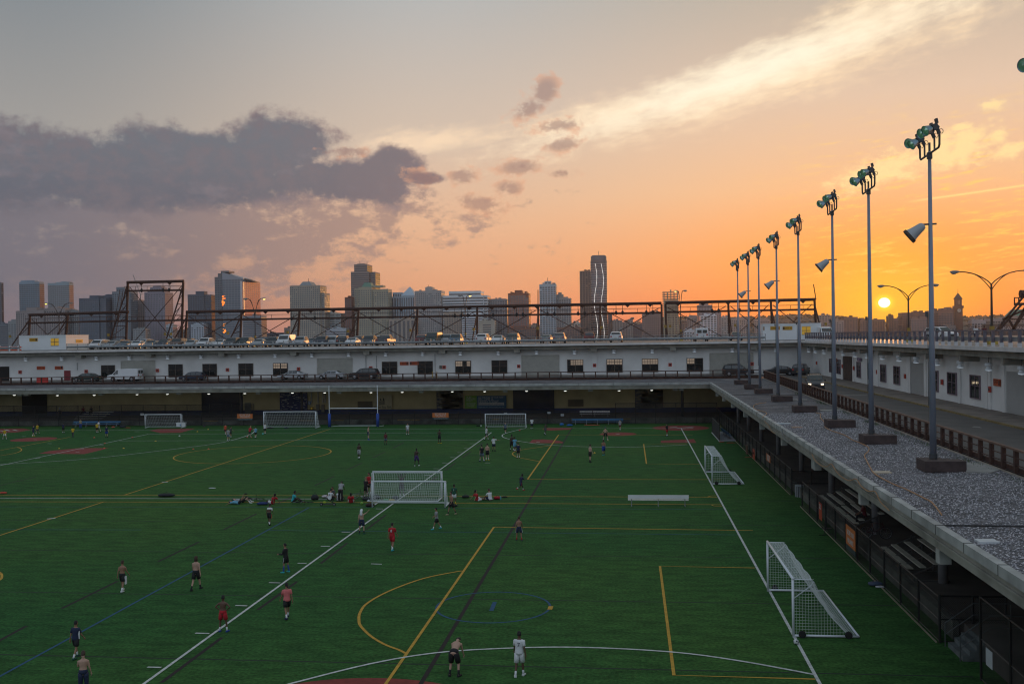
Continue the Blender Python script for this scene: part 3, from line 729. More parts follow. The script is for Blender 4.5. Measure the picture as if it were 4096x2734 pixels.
for a, b, t, bo in ((1325, 1362, 330, 398), (1385, 1420, 335, 420)):
    p, q = wp(*q2(a, t), 153.5), wp(*q2(b, bo), 153.5); P(MB().box(p.x, q.x, 153.4, 153.6, q.z, p.z), 'electrical_box', mat('box grey', (.13, .13, .11), rough=.6))
p, q = wp(*q2(1258, 360), 153.4), wp(*q2(1288, 392), 153.4); tag(MB().box(p.x, q.x, 153.3, 153.598, q.z, p.z).build('utility_box', mat('yellow box', (.42, .27, .02), rough=.5)), 'yellow utility box on the cream wall behind the rugby posts', 'utility box')
# ================================================================ far shore
SY = 1500.0
SHORE = mat('far shore ground', (.05, .05, .045), rough=.95, var=.3, vs=.01)
struct(MB().box(-1600, 1400, 1420, 3050, -8, -1.0).build('shore_ground', SHORE))
# ridge behind the waterfront
def ridge(name, x0, x1, y0, prof, dep, m):
    b = MB(); rg = random.Random(11); n = 160; rows = 8
    for i in range(n):
        for j in range(rows):
            pass
    V = []
    for j in range(rows+1):
        for i in range(n+1):
            x = x0+(x1-x0)*i/n; f = prof(i/n); s = math.sin(math.pi*min(1, j/rows*1.0)/2)
            V.append((x, y0+dep*j/rows, -1+f*s*(1+.05*math.sin(i*.7+j)+.04*math.sin(i*1.9))))
    b.v = V
    for j in range(rows):
        for i in range(n): a = j*(n+1)+i; b.f.append((a, a+1, a+n+2, a+n+1))
    return b.build(name, m)
HILL = mat('hill scrub', (.045, .042, .034), rough=1, var=.5, vs=.02, detail=6)
struct(ridge('hill', 60, 1100, 2150, lambda t: 46+9*math.sin(t*7)+5*math.sin(t*17+1), 500, HILL))
struct(ridge('hill', -900, 60, 2500, lambda t: 26+6*math.sin(t*9)+22*t*t, 500, HILL))
tl = MB(); rg = random.Random(5)
def clump(b, x, y, z, r, rg):
    for k in range(22):
        a, e, rr = rg.random()*6.28, rg.uniform(-.3, 1.5), r*rg.uniform(.45, 1)
        cx, cy, cz = x+math.cos(a)*math.cos(e)*rr, y+math.sin(a)*math.cos(e)*rr*.6, z+math.sin(e)*rr*.75
        s = r*rg.uniform(.14, .3); u = Vector((rg.gauss(0, 1), rg.gauss(0, 1), rg.gauss(0, 1))).normalized(); v = u.cross(Vector((rg.gauss(0, 1), rg.gauss(0, 1), rg.gauss(0, 1)))).normalized()
        c = Vector((cx, cy, cz)); b.quad(c-u*s-v*s, c+u*s-v*s, c+u*s+v*s, c-u*s+v*s)
for k in range(620):
    t = rg.random(); x = 60+1040*t; f = 46+9*math.sin(t*7)+5*math.sin(t*17+1); row = rg.choice([0, 0, 1, 2])
    clump(tl, x, 2150+[480, 330, 200][row], -1+f*[1, .86, .6][row], rg.uniform(4.5, 9), rg)
for k in range(90):
    x = rg.uniform(-560, 60); clump(tl, x, 2900, 20+rg.uniform(0, 6)+(22*((x+900)/960)**2), rg.uniform(5, 8), rg)
tag(tl.build('treeline', mat('far foliage', (.035, .045, .022), rough=.95, var=.4, vs=.05)), 'dark wood along the ridge of the far shore', 'treeline', kind='stuff')

GB = {}
def winmat(kind):
    k = 'skyline glass '+kind
    if k in MATS: return MATS[k]
    m = mat(k, {'dark': (.055, .065, .075), 'blue': (.08, .11, .135), 'pale': (.14, .15, .16)}[kind], rough={'dark': .18, 'blue': .10, 'pale': .14}[kind], var=0, spec=1.0, metal=.25)  # haze put into the colour: glass lightened to soften window contrast
    t = m.node_tree; b = t.nodes['Principled BSDF']; g = t.nodes.new('ShaderNodeNewGeometry'); mr = t.nodes.new('ShaderNodeMapRange')
    mr.inputs[3].default_value = .03; mr.inputs[4].default_value = .09
    t.links.new(g.outputs['Random Per Island'], mr.inputs[0]); t.links.new(mr.outputs[0], b.inputs['Roughness']); return m
def face_windows(b, x0, x1, y0, y1, z0, z1, style, rg, fh=3.3, cw=3.6):
    """windows on the four walls of a box, standing 8 cm proud of the wall"""
    nf = max(1, int((z1-z0-1.5)/fh)); e = .08
    fill = {'punch': (.52, .50), 'grid': (.74, .62), 'bands': (1.0, .50), 'glass': (.94, .86), 'vert': (.55, .93), 'fine': (.62, .7)}[style]
    for side in range(3):
        L = (x1-x0) if side == 0 else (y1-y0)
        nc = 1 if style == 'bands' else max(1, int(L/cw)); cwid = L/nc if style != 'bands' else L-1.0
        off = 0 if style != 'bands' else .5
        for f in range(nf):
            za = z0+.9+f*fh; zb = za+fh*fill[1]
            for c in range(nc):
                if style in ('punch', 'grid', 'fine') and rg.random() < .04: continue
                a = off+c*cwid+cwid*(1-fill[0])/2; b2 = a+cwid*fill[0]
                if side == 0: b.quad((x0+a, y0-e, za), (x0+b2, y0-e, za), (x0+b2, y0-e, zb), (x0+a, y0-e, zb))
                elif side == 1: b.quad((x1+e, y0+a, za), (x1+e, y0+b2, za), (x1+e, y0+b2, zb), (x1+e, y0+a, zb))
                else: b.quad((x0-e, y0+b2, za), (x0-e, y0+a, za), (x0-e, y0+a, zb), (x0-e, y0+b2, zb))
def tower(name, label, px0, px1, pyt, Y, col, style='grid', glass='dark', dep=None, extra=(), rz=0, fh=3.3, cw=3.6, group=None, base=-1.0, flat=True, cat='building'):
    """extra: (px0, px1, py top, kind, depth offset) upper or side volumes of the same building"""
    a, b = wp(px0, 1340, Y), wp(px1, 1340, Y); cx = (a.x+b.x)/2; w = b.x-a.x; zt = wp((px0+px1)/2, pyt, Y).z
    dep = dep or max(16, min(34, w*.8)); rg = random.Random(int(px0*7+px1))
    root = thing(name, label, cat, (cx, Y, base), 0, group)
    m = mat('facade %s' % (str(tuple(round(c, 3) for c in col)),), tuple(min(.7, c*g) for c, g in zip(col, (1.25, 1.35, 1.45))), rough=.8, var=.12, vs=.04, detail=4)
    wb, gb_, top = MB(), MB(), []
    wb.box(-w/2, w/2, 0, dep, 0, zt-base)
    ztops = [zt-base]
    wlist = [(-w/2, w/2, 0, dep, 0, zt-base)]
    for k in extra:
        x0, x1, pt, kd = k[:4]; yo = k[4] if len(k) > 4 else dep*.12; c0, c1 = wp(x0, 1340, Y).x-cx, wp(x1, 1340, Y).x-cx; z1 = wp((x0+x1)/2, pt, Y).z-base
        if kd == 'box':          # plain roof block
            top.append(('roof_block', MB().box(c0, c1, yo+.5, dep*.8, zt-base-.5, z1), m))
        elif kd == 'up':         # windowed upper storey block
            u = MB().box(c0, c1, yo+.4, dep*.85, zt-base-.5, z1); top.append(('upper_block', u, m)); wlist.append((c0, c1, yo+.4, dep*.85, zt-base, z1))
        elif kd == 'side':       # windowed wing from the ground
            u = MB().box(c0, c1, yo+.3, dep*.9+.3, 0, z1); top.append(('wing', u, m)); wlist.append((c0, c1, yo+.3, dep*.9+.3, 0, z1))
        elif kd == 'pyr':
            q = MB(); xm = (c0+c1)/2; y0, y1 = 0.2, dep-.2; zb = zt-base
            q.loft([[(c0, y0, zb), (c1, y0, zb), (c1, y1, zb), (c0, y1, zb)], [(xm-.3, dep/2-.3, z1), (xm+.3, dep/2-.3, z1), (xm+.3, dep/2+.3, z1), (xm-.3, dep/2+.3, z1)]]); top.append(('roof', q, MATS.get('x') or m))
        elif kd in ('hip', 'green'):
            q = MB(); zb = zt-base-.2; i = (c1-c0)*.22
            q.loft([[(c0, yo, zb), (c1, yo, zb), (c1, dep-yo, zb), (c0, dep-yo, zb)], [(c0+i, yo+4, z1), (c1-i, yo+4, z1), (c1-i, dep-yo-4, z1), (c0+i, dep-yo-4, z1)]])
            top.append(('roof', q, mat('copper green roof', (.08, .22, .17), rough=.7) if kd == 'green' else mat('slate roof pale', (.20, .24, .26), rough=.6)))
        elif kd == 'mast':
            top.append(('mast', MB().tube([((c0+c1)/2, dep/2, zt-base), ((c0+c1)/2, dep/2, z1)], .35, 5), BLACK))
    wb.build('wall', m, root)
    for n_, q, mm in top: q.build(n_, mm, root)
    for q in wlist: face_windows(gb_, *q, style, rg, fh, cw)
    if gb_.v: tag(gb_.build('window', winmat(glass), root), kind='stuff')
    # roof parapet and small plant
    for k in range(3):
        xx = rg.uniform(-w*.4, w*.3); MB().box(xx, xx+rg.uniform(2, 5), dep*.3, dep*.6, zt-base, zt-base+rg.uniform(1, 3.2)).build('roof_plant', m, root)
    return root, cx, w, dep, zt-base
BL = (.16, .19, .22); GR = (.22, .22, .21); PK = (.24, .19, .17); DK = (.07, .08, .10); BR = (.17, .07, .05); CRM = (.42, .42, .38); SAND = (.30, .25, .19)
tower('apartment_tower', 'tall blue-grey glass tower with a notched shoulder at the skyline end', 80, 161, 1127, 1560, (.20, .25, .28), 'glass', 'blue', 14, [(84, 140, 1121, 'box', 1)])
tower('apartment_tower', 'square pale glass tower right of the notched one', 194, 280, 1131, 1560, (.24, .28, .29), 'glass', 'pale', 13, [(226, 280, 1127, 'box', 1)])
tower('apartment_tower', 'sliver of a dark tower cut off by the edge of the photo', -60, 7, 1130, 1540, DK, 'fine', dep=7)
tower('office_block', 'low dark block with rows of windows beside the cut-off tower', -20, 32, 1292, 1520, (.12, .13, .14), 'bands')
tower('office_block', 'small pale stepped block left of the pinkish apartment slab', 33, 66, 1283, 1518, GR, 'grid', 'pale', extra=[(42, 62, 1276, 'box')])
tower('apartment_slab', 'broad pinkish apartment slab below the notched glass tower', 65, 178, 1242, 1515, PK, 'punch', extra=[(100, 140, 1229, 'box')])
tower('apartment_slab', 'pinkish stepped slab below the square glass tower', 178, 262, 1232, 1517, PK, 'punch', extra=[(186, 230, 1227, 'box')])
tower('office_block', 'low grey slab between the pink slabs and the dark tower', 263, 316, 1240, 1530, GR, 'grid')
tower('apartment_tower', 'dark flat-topped tower with a pale side, left of the steel gantry', 318, 398, 1192, 1520, DK, 'grid', 'blue', 24, [(356, 390, 1181, 'box'), (397, 423, 1190, 'side', 2)])
tower('apartment_tower', 'narrow dark tower squeezed beside the flat-topped dark tower', 413, 452, 1181, 1545, DK, 'grid', 'dark', extra=[(425, 448, 1176, 'box')])
tower('apartment_tower', 'stepped grey tower behind the left leg of the gantry', 451, 524, 1165, 1535, (.15, .16, .17), 'grid', 'blue', extra=[(464, 498, 1147, 'up')])
tower('apartment_tower', 'narrow tower under construction seen inside the gantry', 544, 580, 1206, 1570, PK, 'punch', 'pale', extra=[(544, 562, 1198, 'box')])
tower('apartment_tower', 'ornate mauve tower with a domed crown framed by the gantry', 580, 662, 1168, 1560, (.19, .16, .18), 'punch', 'pale', 30, [(588, 654, 1157, 'up'), (596, 644, 1147, 'up', 6), (604, 636, 1141, 'box', 9)], cw=2.6)
tower('office_block', 'low white-windowed block at the foot of the gantry', 532, 582, 1314, 1512, GR, 'grid', 'pale')
tower('office_block', 'small pale block just right of the gantry', 664, 691, 1298, 1516, (.34, .36, .37), 'grid', 'dark')
tower('apartment_tower', 'dark slab tower with its bright right flank, right of the gantry', 753, 820, 1177, 1530, DK, 'grid', 'dark', 20, [(782, 816, 1164, 'box'), (819, 846, 1178, 'side', 1)])
tower('office_block', 'pale low block in front of the dark slab tower', 764, 816, 1296, 1512, (.34, .35, .36), 'punch', 'dark', extra=[(780, 812, 1291, 'box')])
# large sloping glass office tower
r_ = thing('office_tower', 'big glass office tower with a sloping top and a pale glowing right face', 'building', (wp(972, 1340, 1500).x, 1500, -1)); cx = r_.location.x; h = wp(972, 1123, 1500).z+1
tx, ty = 48*math.sin(R(14)), 48*math.cos(R(14))
MB().prism([(0, 0), (tx, ty), (tx-30, ty+14), (-30, 14)], 0, h).build('wall', mat('pale glass skin', (.50, .46, .46), rough=.24, metal=.55, var=.04, vs=.03, spec=1), r_)
g_ = MB(); nl = int(h/3.6)
for f in range(nl):
    for c in range(9):
        a, b = (c+.06)/9, (c+.94)/9; z = 1.5+f*3.6; nx, ny = .1*math.cos(R(14)), -.1*math.sin(R(14)); g_.quad((tx*a+nx, ty*a+ny, z), (tx*b+nx, ty*b+ny, z), (tx*b+nx, ty*b+ny, z+2.8), (tx*a+nx, ty*a+ny, z+2.8))
tag(g_.build('window', mat('pale mirror glass', (.62, .56, .54), rough=.16, metal=.75, var=0, spec=1), r_), kind='stuff')
def rel(px, py, Y, cx): p = wp(px, py, Y); return p.x-cx, p.z+1
gl = mat('curtain wall', (.24, .27, .31), rough=.22, metal=.35, var=.08, vs=.03, spec=.9)
xa, za = rel(886, 1088, 1500, cx); xb, zb = rel(940, 1104, 1500, cx); xc, zc_ = rel(1004, 1124, 1500, cx); xd, zd = rel(972, 1112, 1500, cx)
s_ = MB(); s_.loft([[(xa, 2, 0), (xd-.2, 2, 0), (xd-.2, 40, 0), (xa, 40, 0)], [(xa, 2, za), (xd-.2, 2, zd), (xd-.2, 40, zd), (xa, 40, za)]]); s_.build('sloping_wing', gl, r_)
s_ = MB().loft([[(xd, 8, h), (xc, 8, h), (xc, 36, h), (xd, 36, h)], [(xd, 8, zd), (xc, 8, zc_), (xc, 36, zc_), (xd, 36, zd)]]); s_.build('roof_wedge', mat('dark wedge', (.06, .055, .06), rough=.6), r_)
x0, z0 = rel(854, 1107, 1500, cx); x1, z1 = rel(884, 1107, 1500, cx); xs0, zs = rel(866, 1092, 1500, cx); xt0, zt = rel(876, 1082, 1500, cx); xt1, _z = rel(908, 1082, 1500, cx)
MB().box(x0, x1-.3, 4, 34, 0, z0).box(xs0, x1-.3, 5, 33, z0, zs).box(xt0, xa-.1, 7, 30, zs-.2, zt).box(xa, xt1, 7, 30, za-.2, zt).build('stepped_wing', mat('stepped wing stone', (.13, .15, .17), rough=.7, var=.2, vs=.06), r_)
g_ = MB(); rg = random.Random(2)
for f in range(33):
    zz = 2+f*3.6
    if zz > zd-4: break
    for c in range(7): wv = (xd-xa)/7; g_.quad((xa+c*wv+.2, 1.9, zz), (xa+(c+1)*wv-.2, 1.9, zz), (xa+(c+1)*wv-.2, 1.9, zz+2.9), (xa+c*wv+.2, 1.9, zz+2.9))
    for c in range(3):
        wv = (x1-x0)/3
        if zz < z0-4: g_.quad((x0+c*wv+.6, 3.9, zz), (x0+(c+1)*wv-.6, 3.9, zz), (x0+(c+1)*wv-.6, 3.9, zz+1.9), (x0+c*wv+.6, 3.9, zz+1.9))
tag(g_.build('wing_window', winmat('blue'), r_), kind='stuff')
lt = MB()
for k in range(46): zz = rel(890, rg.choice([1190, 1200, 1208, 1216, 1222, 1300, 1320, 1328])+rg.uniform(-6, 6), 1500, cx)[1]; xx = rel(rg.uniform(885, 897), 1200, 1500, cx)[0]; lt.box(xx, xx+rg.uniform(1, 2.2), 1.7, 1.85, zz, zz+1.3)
tag(lt.build('sun_glint_pane', mat('painted sun glint', (.95, .36, .08), rough=.25, var=0, emit=(1, .30, .03), es=.9), r_), kind='stuff')  # sun glints put on as glowing orange panes
tower('office_block', 'mid-height grey office block before the sloping glass tower', 1172-200, 1246-200, 1262, 1490, (.20, .20, .21), 'bands')
tower('apartment_tower', 'broad beige tower with a glazed hipped roof left of centre', 1162, 1283, 1141, 1500, SAND, 'punch', 'blue', 34, [(1197, 1248, 1125, 'hip', 3), (1283, 1298, 1170, 'side', 3), (1222, 1224, 1110, 'mast')], cw=3.0)
tower('small_tower', 'small grey block just left of the hipped roof tower', 1137, 1160, 1310, 1620, GR, 'punch')
tower('office_block', 'striped office block with an orange sunlit flank', 1300, 1341, 1249, 1530, CRM, 'bands', 'dark', 30, [(1341, 1363, 1252, 'side', 1)])
tower('office_block', 'long low pale office block right of the striped one', 1300, 1384, 1312, 1505, (.34, .34, .34), 'bands')
tower('apartment_tower', 'narrow maroon brick tower beside the tallest dark tower', 1381, 1409, 1188, 1525, BR, 'punch', 'pale')
tower('office_tower', 'tallest dark office tower with a sunlit side strip', 1407, 1479, 1086, 1560, (.17, .15, .14), 'bands', 'dark', 42, [(1419, 1471, 1056, 'up', 2), (1430, 1461, 1053, 'box', 4), (1429, 1431, 1040, 'mast'), (1458, 1460, 1042, 'mast'), (1479, 1501, 1086, 'side', 6)])
tower('apartment_tower', 'sand coloured tower with two green roofs', 1437, 1489, 1147, 1500, (.30, .26, .18), 'punch', 'blue', 30, [(1446, 1488, 1129, 'green', 4), (1489, 1554, 1155, 'side', 2), (1492, 1530, 1139, 'box', 6), (1417, 1437, 1152, 'side', 5)], cw=3.2)
tower('office_tower', 'glass office building with a pyramid roof', 1606, 1661, 1181, 1530, (.28, .33, .36), 'vert', 'blue', 34, [(1606, 1661, 1144, 'pyr'), (1555, 1606, 1186, 'side', 3), (1569, 1606, 1168, 'side', 6)])
tower('museum_block', 'beige stone block below the pyramid roof', 1556, 1660, 1274, 1495, (.30, .24, .19), 'vert', 'dark', cw=6)
tower('apartment_tower', 'wide grey apartment tower with a stepped crown', 1662, 1768, 1162, 1510, (.27, .25, .23), 'punch', 'blue', 30, [(1701, 1730, 1147, 'box', 5), (1706, 1724, 1145, 'box', 6), (1708, 1709, 1137, 'mast')], cw=2.8)
tower('office_tower', 'white banded office tower with a dark centre strip and glowing orange flank', 1772, 1936, 1181, 1510, (.50, .50, .50), 'bands', 'dark', 46, [(1796, 1924, 1163, 'up', 4), (1936, 1951, 1180, 'side', 2)], fh=4.2)
tower('apartment_block', 'brown block in front of the white banded office tower', 1775, 1846, 1248, 1490, (.26, .20, .15), 'punch', 'pale')
tower('office_block', 'white and glass banded block behind the third street lamp', 1848, 1915, 1262, 1480, (.48, .48, .48), 'bands', 'dark', 26, [(1902, 1928, 1250, 'side', 3)])
tower('parking_block', 'windowless beige block under the orange flank', 1916, 1980, 1281, 1475, (.33, .29, .23), 'punch', 'dark', cw=14)
tower('apartment_tower', 'rounded grey apartment tower left of the red brick tower', 1952, 2030, 1197, 1530, (.20, .20, .20), 'grid', 'blue', 30, [(1958, 2024, 1194, 'box', 3)])
tower('apartment_tower', 'red brick tower with cream centre bay and arched top', 2034, 2117, 1172, 1510, (.20, .07, .045), 'grid', 'pale', 30, [(2061, 2090, 1160, 'box', 0), (2044, 2049, 1166, 'box', 0), (2103, 2108, 1166, 'box', 0)])
tower('apartment_block', 'low dark brick row right of the red brick tower', 2040, 2146, 1312, 1480, (.13, .07, .055), 'grid', 'dark', extra=[(2060, 2100, 1305, 'box')])
tower('apartment_tower', 'pale glass tower with a lantern top left of the round tower pair', 2160, 2226, 1136, 1520, (.30, .35, .36), 'grid', 'blue', 30, [(2180, 2206, 1123, 'up', 4), (2190, 2191, 1108, 'mast')])
tower('apartment_tower', 'grey glass tower stepping down right of the lantern tower', 2228, 2285, 1192, 1530, (.22, .23, .22), 'grid', 'blue', 28, [(2228, 2254, 1176, 'box', 5), (2234, 2247, 1168, 'box', 6)])
tower('apartment_block', 'low brick block with blue-lit roof near the round tower', 2226, 2320, 1308, 1480, (.14, .085, .07), 'grid', 'dark', extra=[(2288, 2340, 1314, 'box')])
tower('apartment_tower', 'plain dark brown slab tower standing against the round tower', 2322, 2366, 1083, 1560, (.11, .09, .08), 'fine', 'dark', 30, [(2340, 2356, 1080, 'box'), (2340, 2341, 1074, 'mast')])
# round tower with light ribbons
pa, pb = wp(2366, 1340, 1530), wp(2432, 1340, 1530); cx = (pa.x+pb.x)/2; rr_ = (pb.x-pa.x)/2; ht = wp(2400, 1022, 1530).z+1
rt = thing('round_tower', 'tall round-cornered tower with two wavy ribbons of white light', 'building', (cx, 1530, -1))
def rounded(r, y=1.0): return [(r*math.copysign(abs(math.cos(a))**.5, math.cos(a)), r*y*math.copysign(abs(math.sin(a))**.5, math.sin(a))) for a in [2*math.pi*i/40 for i in range(40)]]
MB().loft([[(x, y, 0) for x, y in rounded(rr_)], [(x, y, ht-8) for x, y in rounded(rr_)], [(x, y, ht-8) for x, y in rounded(rr_*.95)], [(x, y, ht-2) for x, y in rounded(rr_*.95)], [(x, y, ht) for x, y in rounded(rr_*.8)]]).build('wall', mat('tower glass skin', (.10, .105, .12), rough=.25, metal=.3, var=.1, vs=.05), rt, True)
fl = MB()
for k in range(34): z = 2+k*(ht-12)/34; fl.loft([[(x, y, z) for x, y in rounded(rr_*1.015)], [(x, y, z+.8) for x, y in rounded(rr_*1.015)]])
fl.build('floor_band', mat('pale floor band', (.24, .25, .27), rough=.4), rt)
RIB = mat('light ribbon', (1, 1, 1), var=0, emit=(1, .96, .88), es=1.3)
for s0, ph in ((-.40, 0), (.40, .5)):
    rb = MB(); n = 66
    for k in range(n):
        t = k/n; z = 4+t*(ht-16); x = rr_*s0+rr_*.17*math.sin(t*9.5+ph)
        x2 = rr_*s0+rr_*.17*math.sin((k+.7)/n*9.5+ph); rb.quad((x-.28, -rr_*1.07, z), (x+.28, -rr_*1.07, z), (x2+.28, -rr_*1.07, z+(ht-16)/n*.6), (x2-.28, -rr_*1.07, z+(ht-16)/n*.6))
    rb.build('light_ribbon', RIB, rt)
MB().tube([(0, 0, ht), (0, 0, ht+7)], .3, 5).build('mast', BLACK, rt)
tower('apartment_block', 'broad brown apartment slab between the round tower and the bare concrete tower', 2570, 2645, 1248, 1560, (.20, .15, .14), 'punch', 'dark', 26, [(2625, 2634, 1240, 'box')], cw=2.8)
# concrete tower under construction
a, b = wp(2653, 1340, 1500), wp(2718, 1340, 1500); cx = (a.x+b.x)/2; w = b.x-a.x; ht = wp(2685, 1166, 1500).z+1
ct = thing('unfinished_tower', 'bare concrete tower under construction with open floors and a flat roof', 'building', (cx, 1500, -1))
cm = mat('raw concrete', (.34, .33, .25), rough=.9, var=.15, vs=.1)
MB().box(-w*.42, w*.42, 2, 22, 0, ht-12).build('wall', mat('infill wall', (.27, .26, .22), rough=.9, var=.2, vs=.1), ct)
s_ = MB(); n = int(ht/3.3)
for k in range(1, n+1): s_.box(-w*.5, w*.5, 0, 24, k*ht/n-.7, k*ht/n)
s_.build('floor_slab', cm, ct); s_ = MB()
for x in (-.42, -.2, 0, .2, .42): s_.box(w*x-.7, w*x+.7, 1.0, 1.9, 0, ht-.7)
s_.build('frame', cm, ct); MB().box(-1, 1, 2, 3, ht, ht+3).build('roof_plant', cm, ct)
g_ = MB(); face_windows(g_, -w*.42, w*.42, 1.9, 22, 0, ht*.55, 'grid', random.Random(4)); tag(g_.build('window', winmat('dark'), ct), kind='stuff')
tower('apartment_tower', 'dull mauve tower behind the white gridded block', 2794, 2851, 1219, 1560, (.20, .16, .16), 'punch', 'pale', 28, [(2812, 2836, 1213, 'box'), (2851, 2887, 1248, 'side', 3)])
tower('office_block', 'white gridded block with square windows', 2803, 2868, 1260, 1500, (.46, .46, .46), 'grid', 'dark', 30, [(2824, 2848, 1255, 'box')], cw=4.4)
tower('office_block', 'long low white gridded block under the street lamp', 2735, 2803, 1318, 1490, (.40, .40, .40), 'grid', 'dark')
tower('apartment_block', 'grey stepped block with a small spire', 2748, 2795, 1265, 1700, (.22, .19, .18), 'punch', 'dark', extra=[(2770, 2782, 1260, 'box'), (2761, 2763, 1252, 'mast')])
for i, (x0, x1, t, lab, c) in enumerate(((2433, 2450, 1255, 'thin dark slab at the right side of the round tower', DK), (2446, 2490, 1280, 'pale low flats with flat roof right of the round tower', GR), (2490, 2512, 1286, 'small pale flats with a lower roof line', PK),
        (2512, 2532, 1276, 'small square block with a roof tank', GR), (2532, 2568, 1298, 'low dark shed-like block beside the brown slab', DK), (2886, 2916, 1266, 'pale block on the hill behind the steel post', GR),
        (2926, 2990, 1270, 'long low block behind the far light poles', PK), (3018, 3080, 1276, 'long flat block on the ridge left of the stair booth', PK), (2720, 2750, 1290, 'brown block beside the bare concrete tower', (.16, .11, .1)),
        (2120, 2158, 1298, 'small distant block between the brick and the lantern tower', GR), (2288, 2322, 1290, 'pale gabled house-like block before the brown slab tower', CRM), (1045, 1136, 1330, 'long very low shed between the two largest left towers', DK),
        (700, 752, 1318, 'low grey warehouse between the gantry and the dark slab tower', GR), (3277, 3322, 1259, 'ornate grey block right of the stair booth', (.22, .17, .15)), (3336, 3376, 1280, 'pale flats with rows of windows behind a light pole', (.26, .2, .18)),
        (3376, 3432, 1267, 'red-brown terrace left of the sun', (.17, .09, .07)), (3440, 3540, 1277, 'long brown block straight below the sun', (.16, .09, .07)), (3556, 3575, 1262, 'small square turret block right of the sun', (.16, .09, .07)),
        (3575, 3612, 1272, 'low brown block beside the turret block', (.17, .1, .08)))):
    tower('distant_block', lab, x0, x1, t, 1640 if x0 < 2800 or x0 > 3200 else 1950, c, 'punch', 'dark')
# brick blocks and terminal near the clock tower
tower('warehouse', 'broad flat-roofed brown warehouse right of the sun', 3611, 3715, 1249, 1540, (.15, .075, .06), 'punch', 'dark', 24, [(3660, 3680, 1245, 'box')])
tower('warehouse', 'lower gabled warehouse in front of the flat-roofed brown one', 3645, 3712, 1271, 1515, (.20, .12, .10), 'punch', 'pale')
tower('apartment_block', 'stepped brick apartment block left of the clock tower', 3754, 3822, 1240, 1560, (.16, .085, .07), 'grid', 'dark', extra=[(3768, 3822, 1232, 'up', 3), (3790, 3812, 1227, 'box', 5)])
tower('apartment_block', 'dark brick block behind the near light pole', 3713, 3755, 1242, 1560, (.14, .08, .07), 'grid', 'dark', extra=[(3733, 3744, 1233, 'box')])
tower('station_wing', 'long dark station wing with pale roof below the clock tower', 3770, 3830, 1300, 1500, (.16, .13, .12), 'punch', 'dark')
tower('office_block', 'pale arched office block right of the clock tower', 3888, 3944, 1280, 1530, (.28, .23, .22), 'grid', 'dark')
tower('house_block', 'row of pale houses on the slope behind the tall street lamp', 3960, 4045, 1272, 1600, (.26, .22, .21), 'grid', 'dark')
tower('church', 'green hipped roof building at the right edge of the skyline', 4052, 4150, 1262, 1560, (.20, .15, .13), 'punch', 'dark', 30, [(4046, 4150, 1236, 'green', 2)])
a, b = wp(3824, 1340, 1500), wp(3852, 1340, 1500); cx = (a.x+b.x)/2; w = b.x-a.x
def zz(py): return wp(3838, py, 1500).z+1
kt = thing('clock_tower', 'slender brick clock tower with white clock face and steep pointed roof', 'clock tower', (cx, 1500, -1))
cbk = mat('dark brick', (.13, .065, .05), rough=.85, var=.2, vs=.1)
MB().box(-w/2, w/2, 0, w, 0, zz(1232)).box(-w*.62, w*.62, -w*.12, w*1.12, zz(1232), zz(1222)).build('shaft', cbk, kt)
MB().box(-w*.42, w*.42, w*.08, w*.92, zz(1222), zz(1196)).box(-w*.5, w*.5, 0, w, zz(1196), zz(1193)).build('belfry', cbk, kt)
MB().loft([[(-w*.48, 0, zz(1193)), (w*.48, 0, zz(1193)), (w*.48, w, zz(1193)), (-w*.48, w, zz(1193))], [(-.2, w/2-.2, zz(1170)), (.2, w/2-.2, zz(1170)), (.2, w/2+.2, zz(1170)), (-.2, w/2+.2, zz(1170))]]).build('roof', mat('dark slate', (.05, .04, .045), rough=.7), kt)
MB().tube([(0, w/2, zz(1172)), (0, w/2, zz(1155))], .25, 5).build('spire', BLACK, kt)
o = MB().lathe([(2.6, 0), (2.6, .3)], 20, (0, -.05, zz(1241)), (0, -1, 0)).build('clock_face', mat('clock white', (.5, .45, .4), rough=.5, var=0), kt)
MB().box(-.12, .12, -.5, -.4, zz(1241), zz(1241)+2.0).box(0, 1.4, -.5, -.4, zz(1241)-.1, zz(1241)+.1).build('clock_hand', BLACK, o)
MB().box(-1.6, -.5, w*.08-.1, w*.08-.02, zz(1216), zz(1200)).box(.5, 1.6, w*.08-.1, w*.08-.02, zz(1216), zz(1200)).build('belfry_opening', mat('painted belfry glow', (.45, .25, .15), rough=.6, var=0), kt)  # light in the openings is painted as solid orange panels
# ferry terminal with its name in pale letters
a, b = wp(3960, 1340, 1440), wp(4200, 1340, 1440); tz = wp(4060, 1296, 1440).z+1
ft = thing('ferry_terminal', 'long dark ferry terminal bearing pale letters at the right edge', 'building', ((a.x+b.x)/2, 1440, -1))
wd = (b.x-a.x)/2; MB().box(-wd, wd, 0, 30, 0, tz).build('wall', mat('terminal wall', (.09, .065, .065), rough=.8, var=.2, vs=.05), ft)
MB().box(-wd-.5, wd+.5, -.6, 30.5, tz, tz+.8).build('roof', mat('terminal roof', (.10, .13, .12), rough=.7), ft)
p0, p1 = wp(3972, 1318, 1439), wp(4132, 1318, 1439); s0 = wp(3972, 1304, 1439)
text('lettering', 'LACKAWANNA', 5.4, mat('pale letters', (.42, .36, .36), rough=.6, var=0), ft, (p0.x-(a.x+b.x)/2, -.25, p0.z+1), wide=p1.x-p0.x, ext=.1)
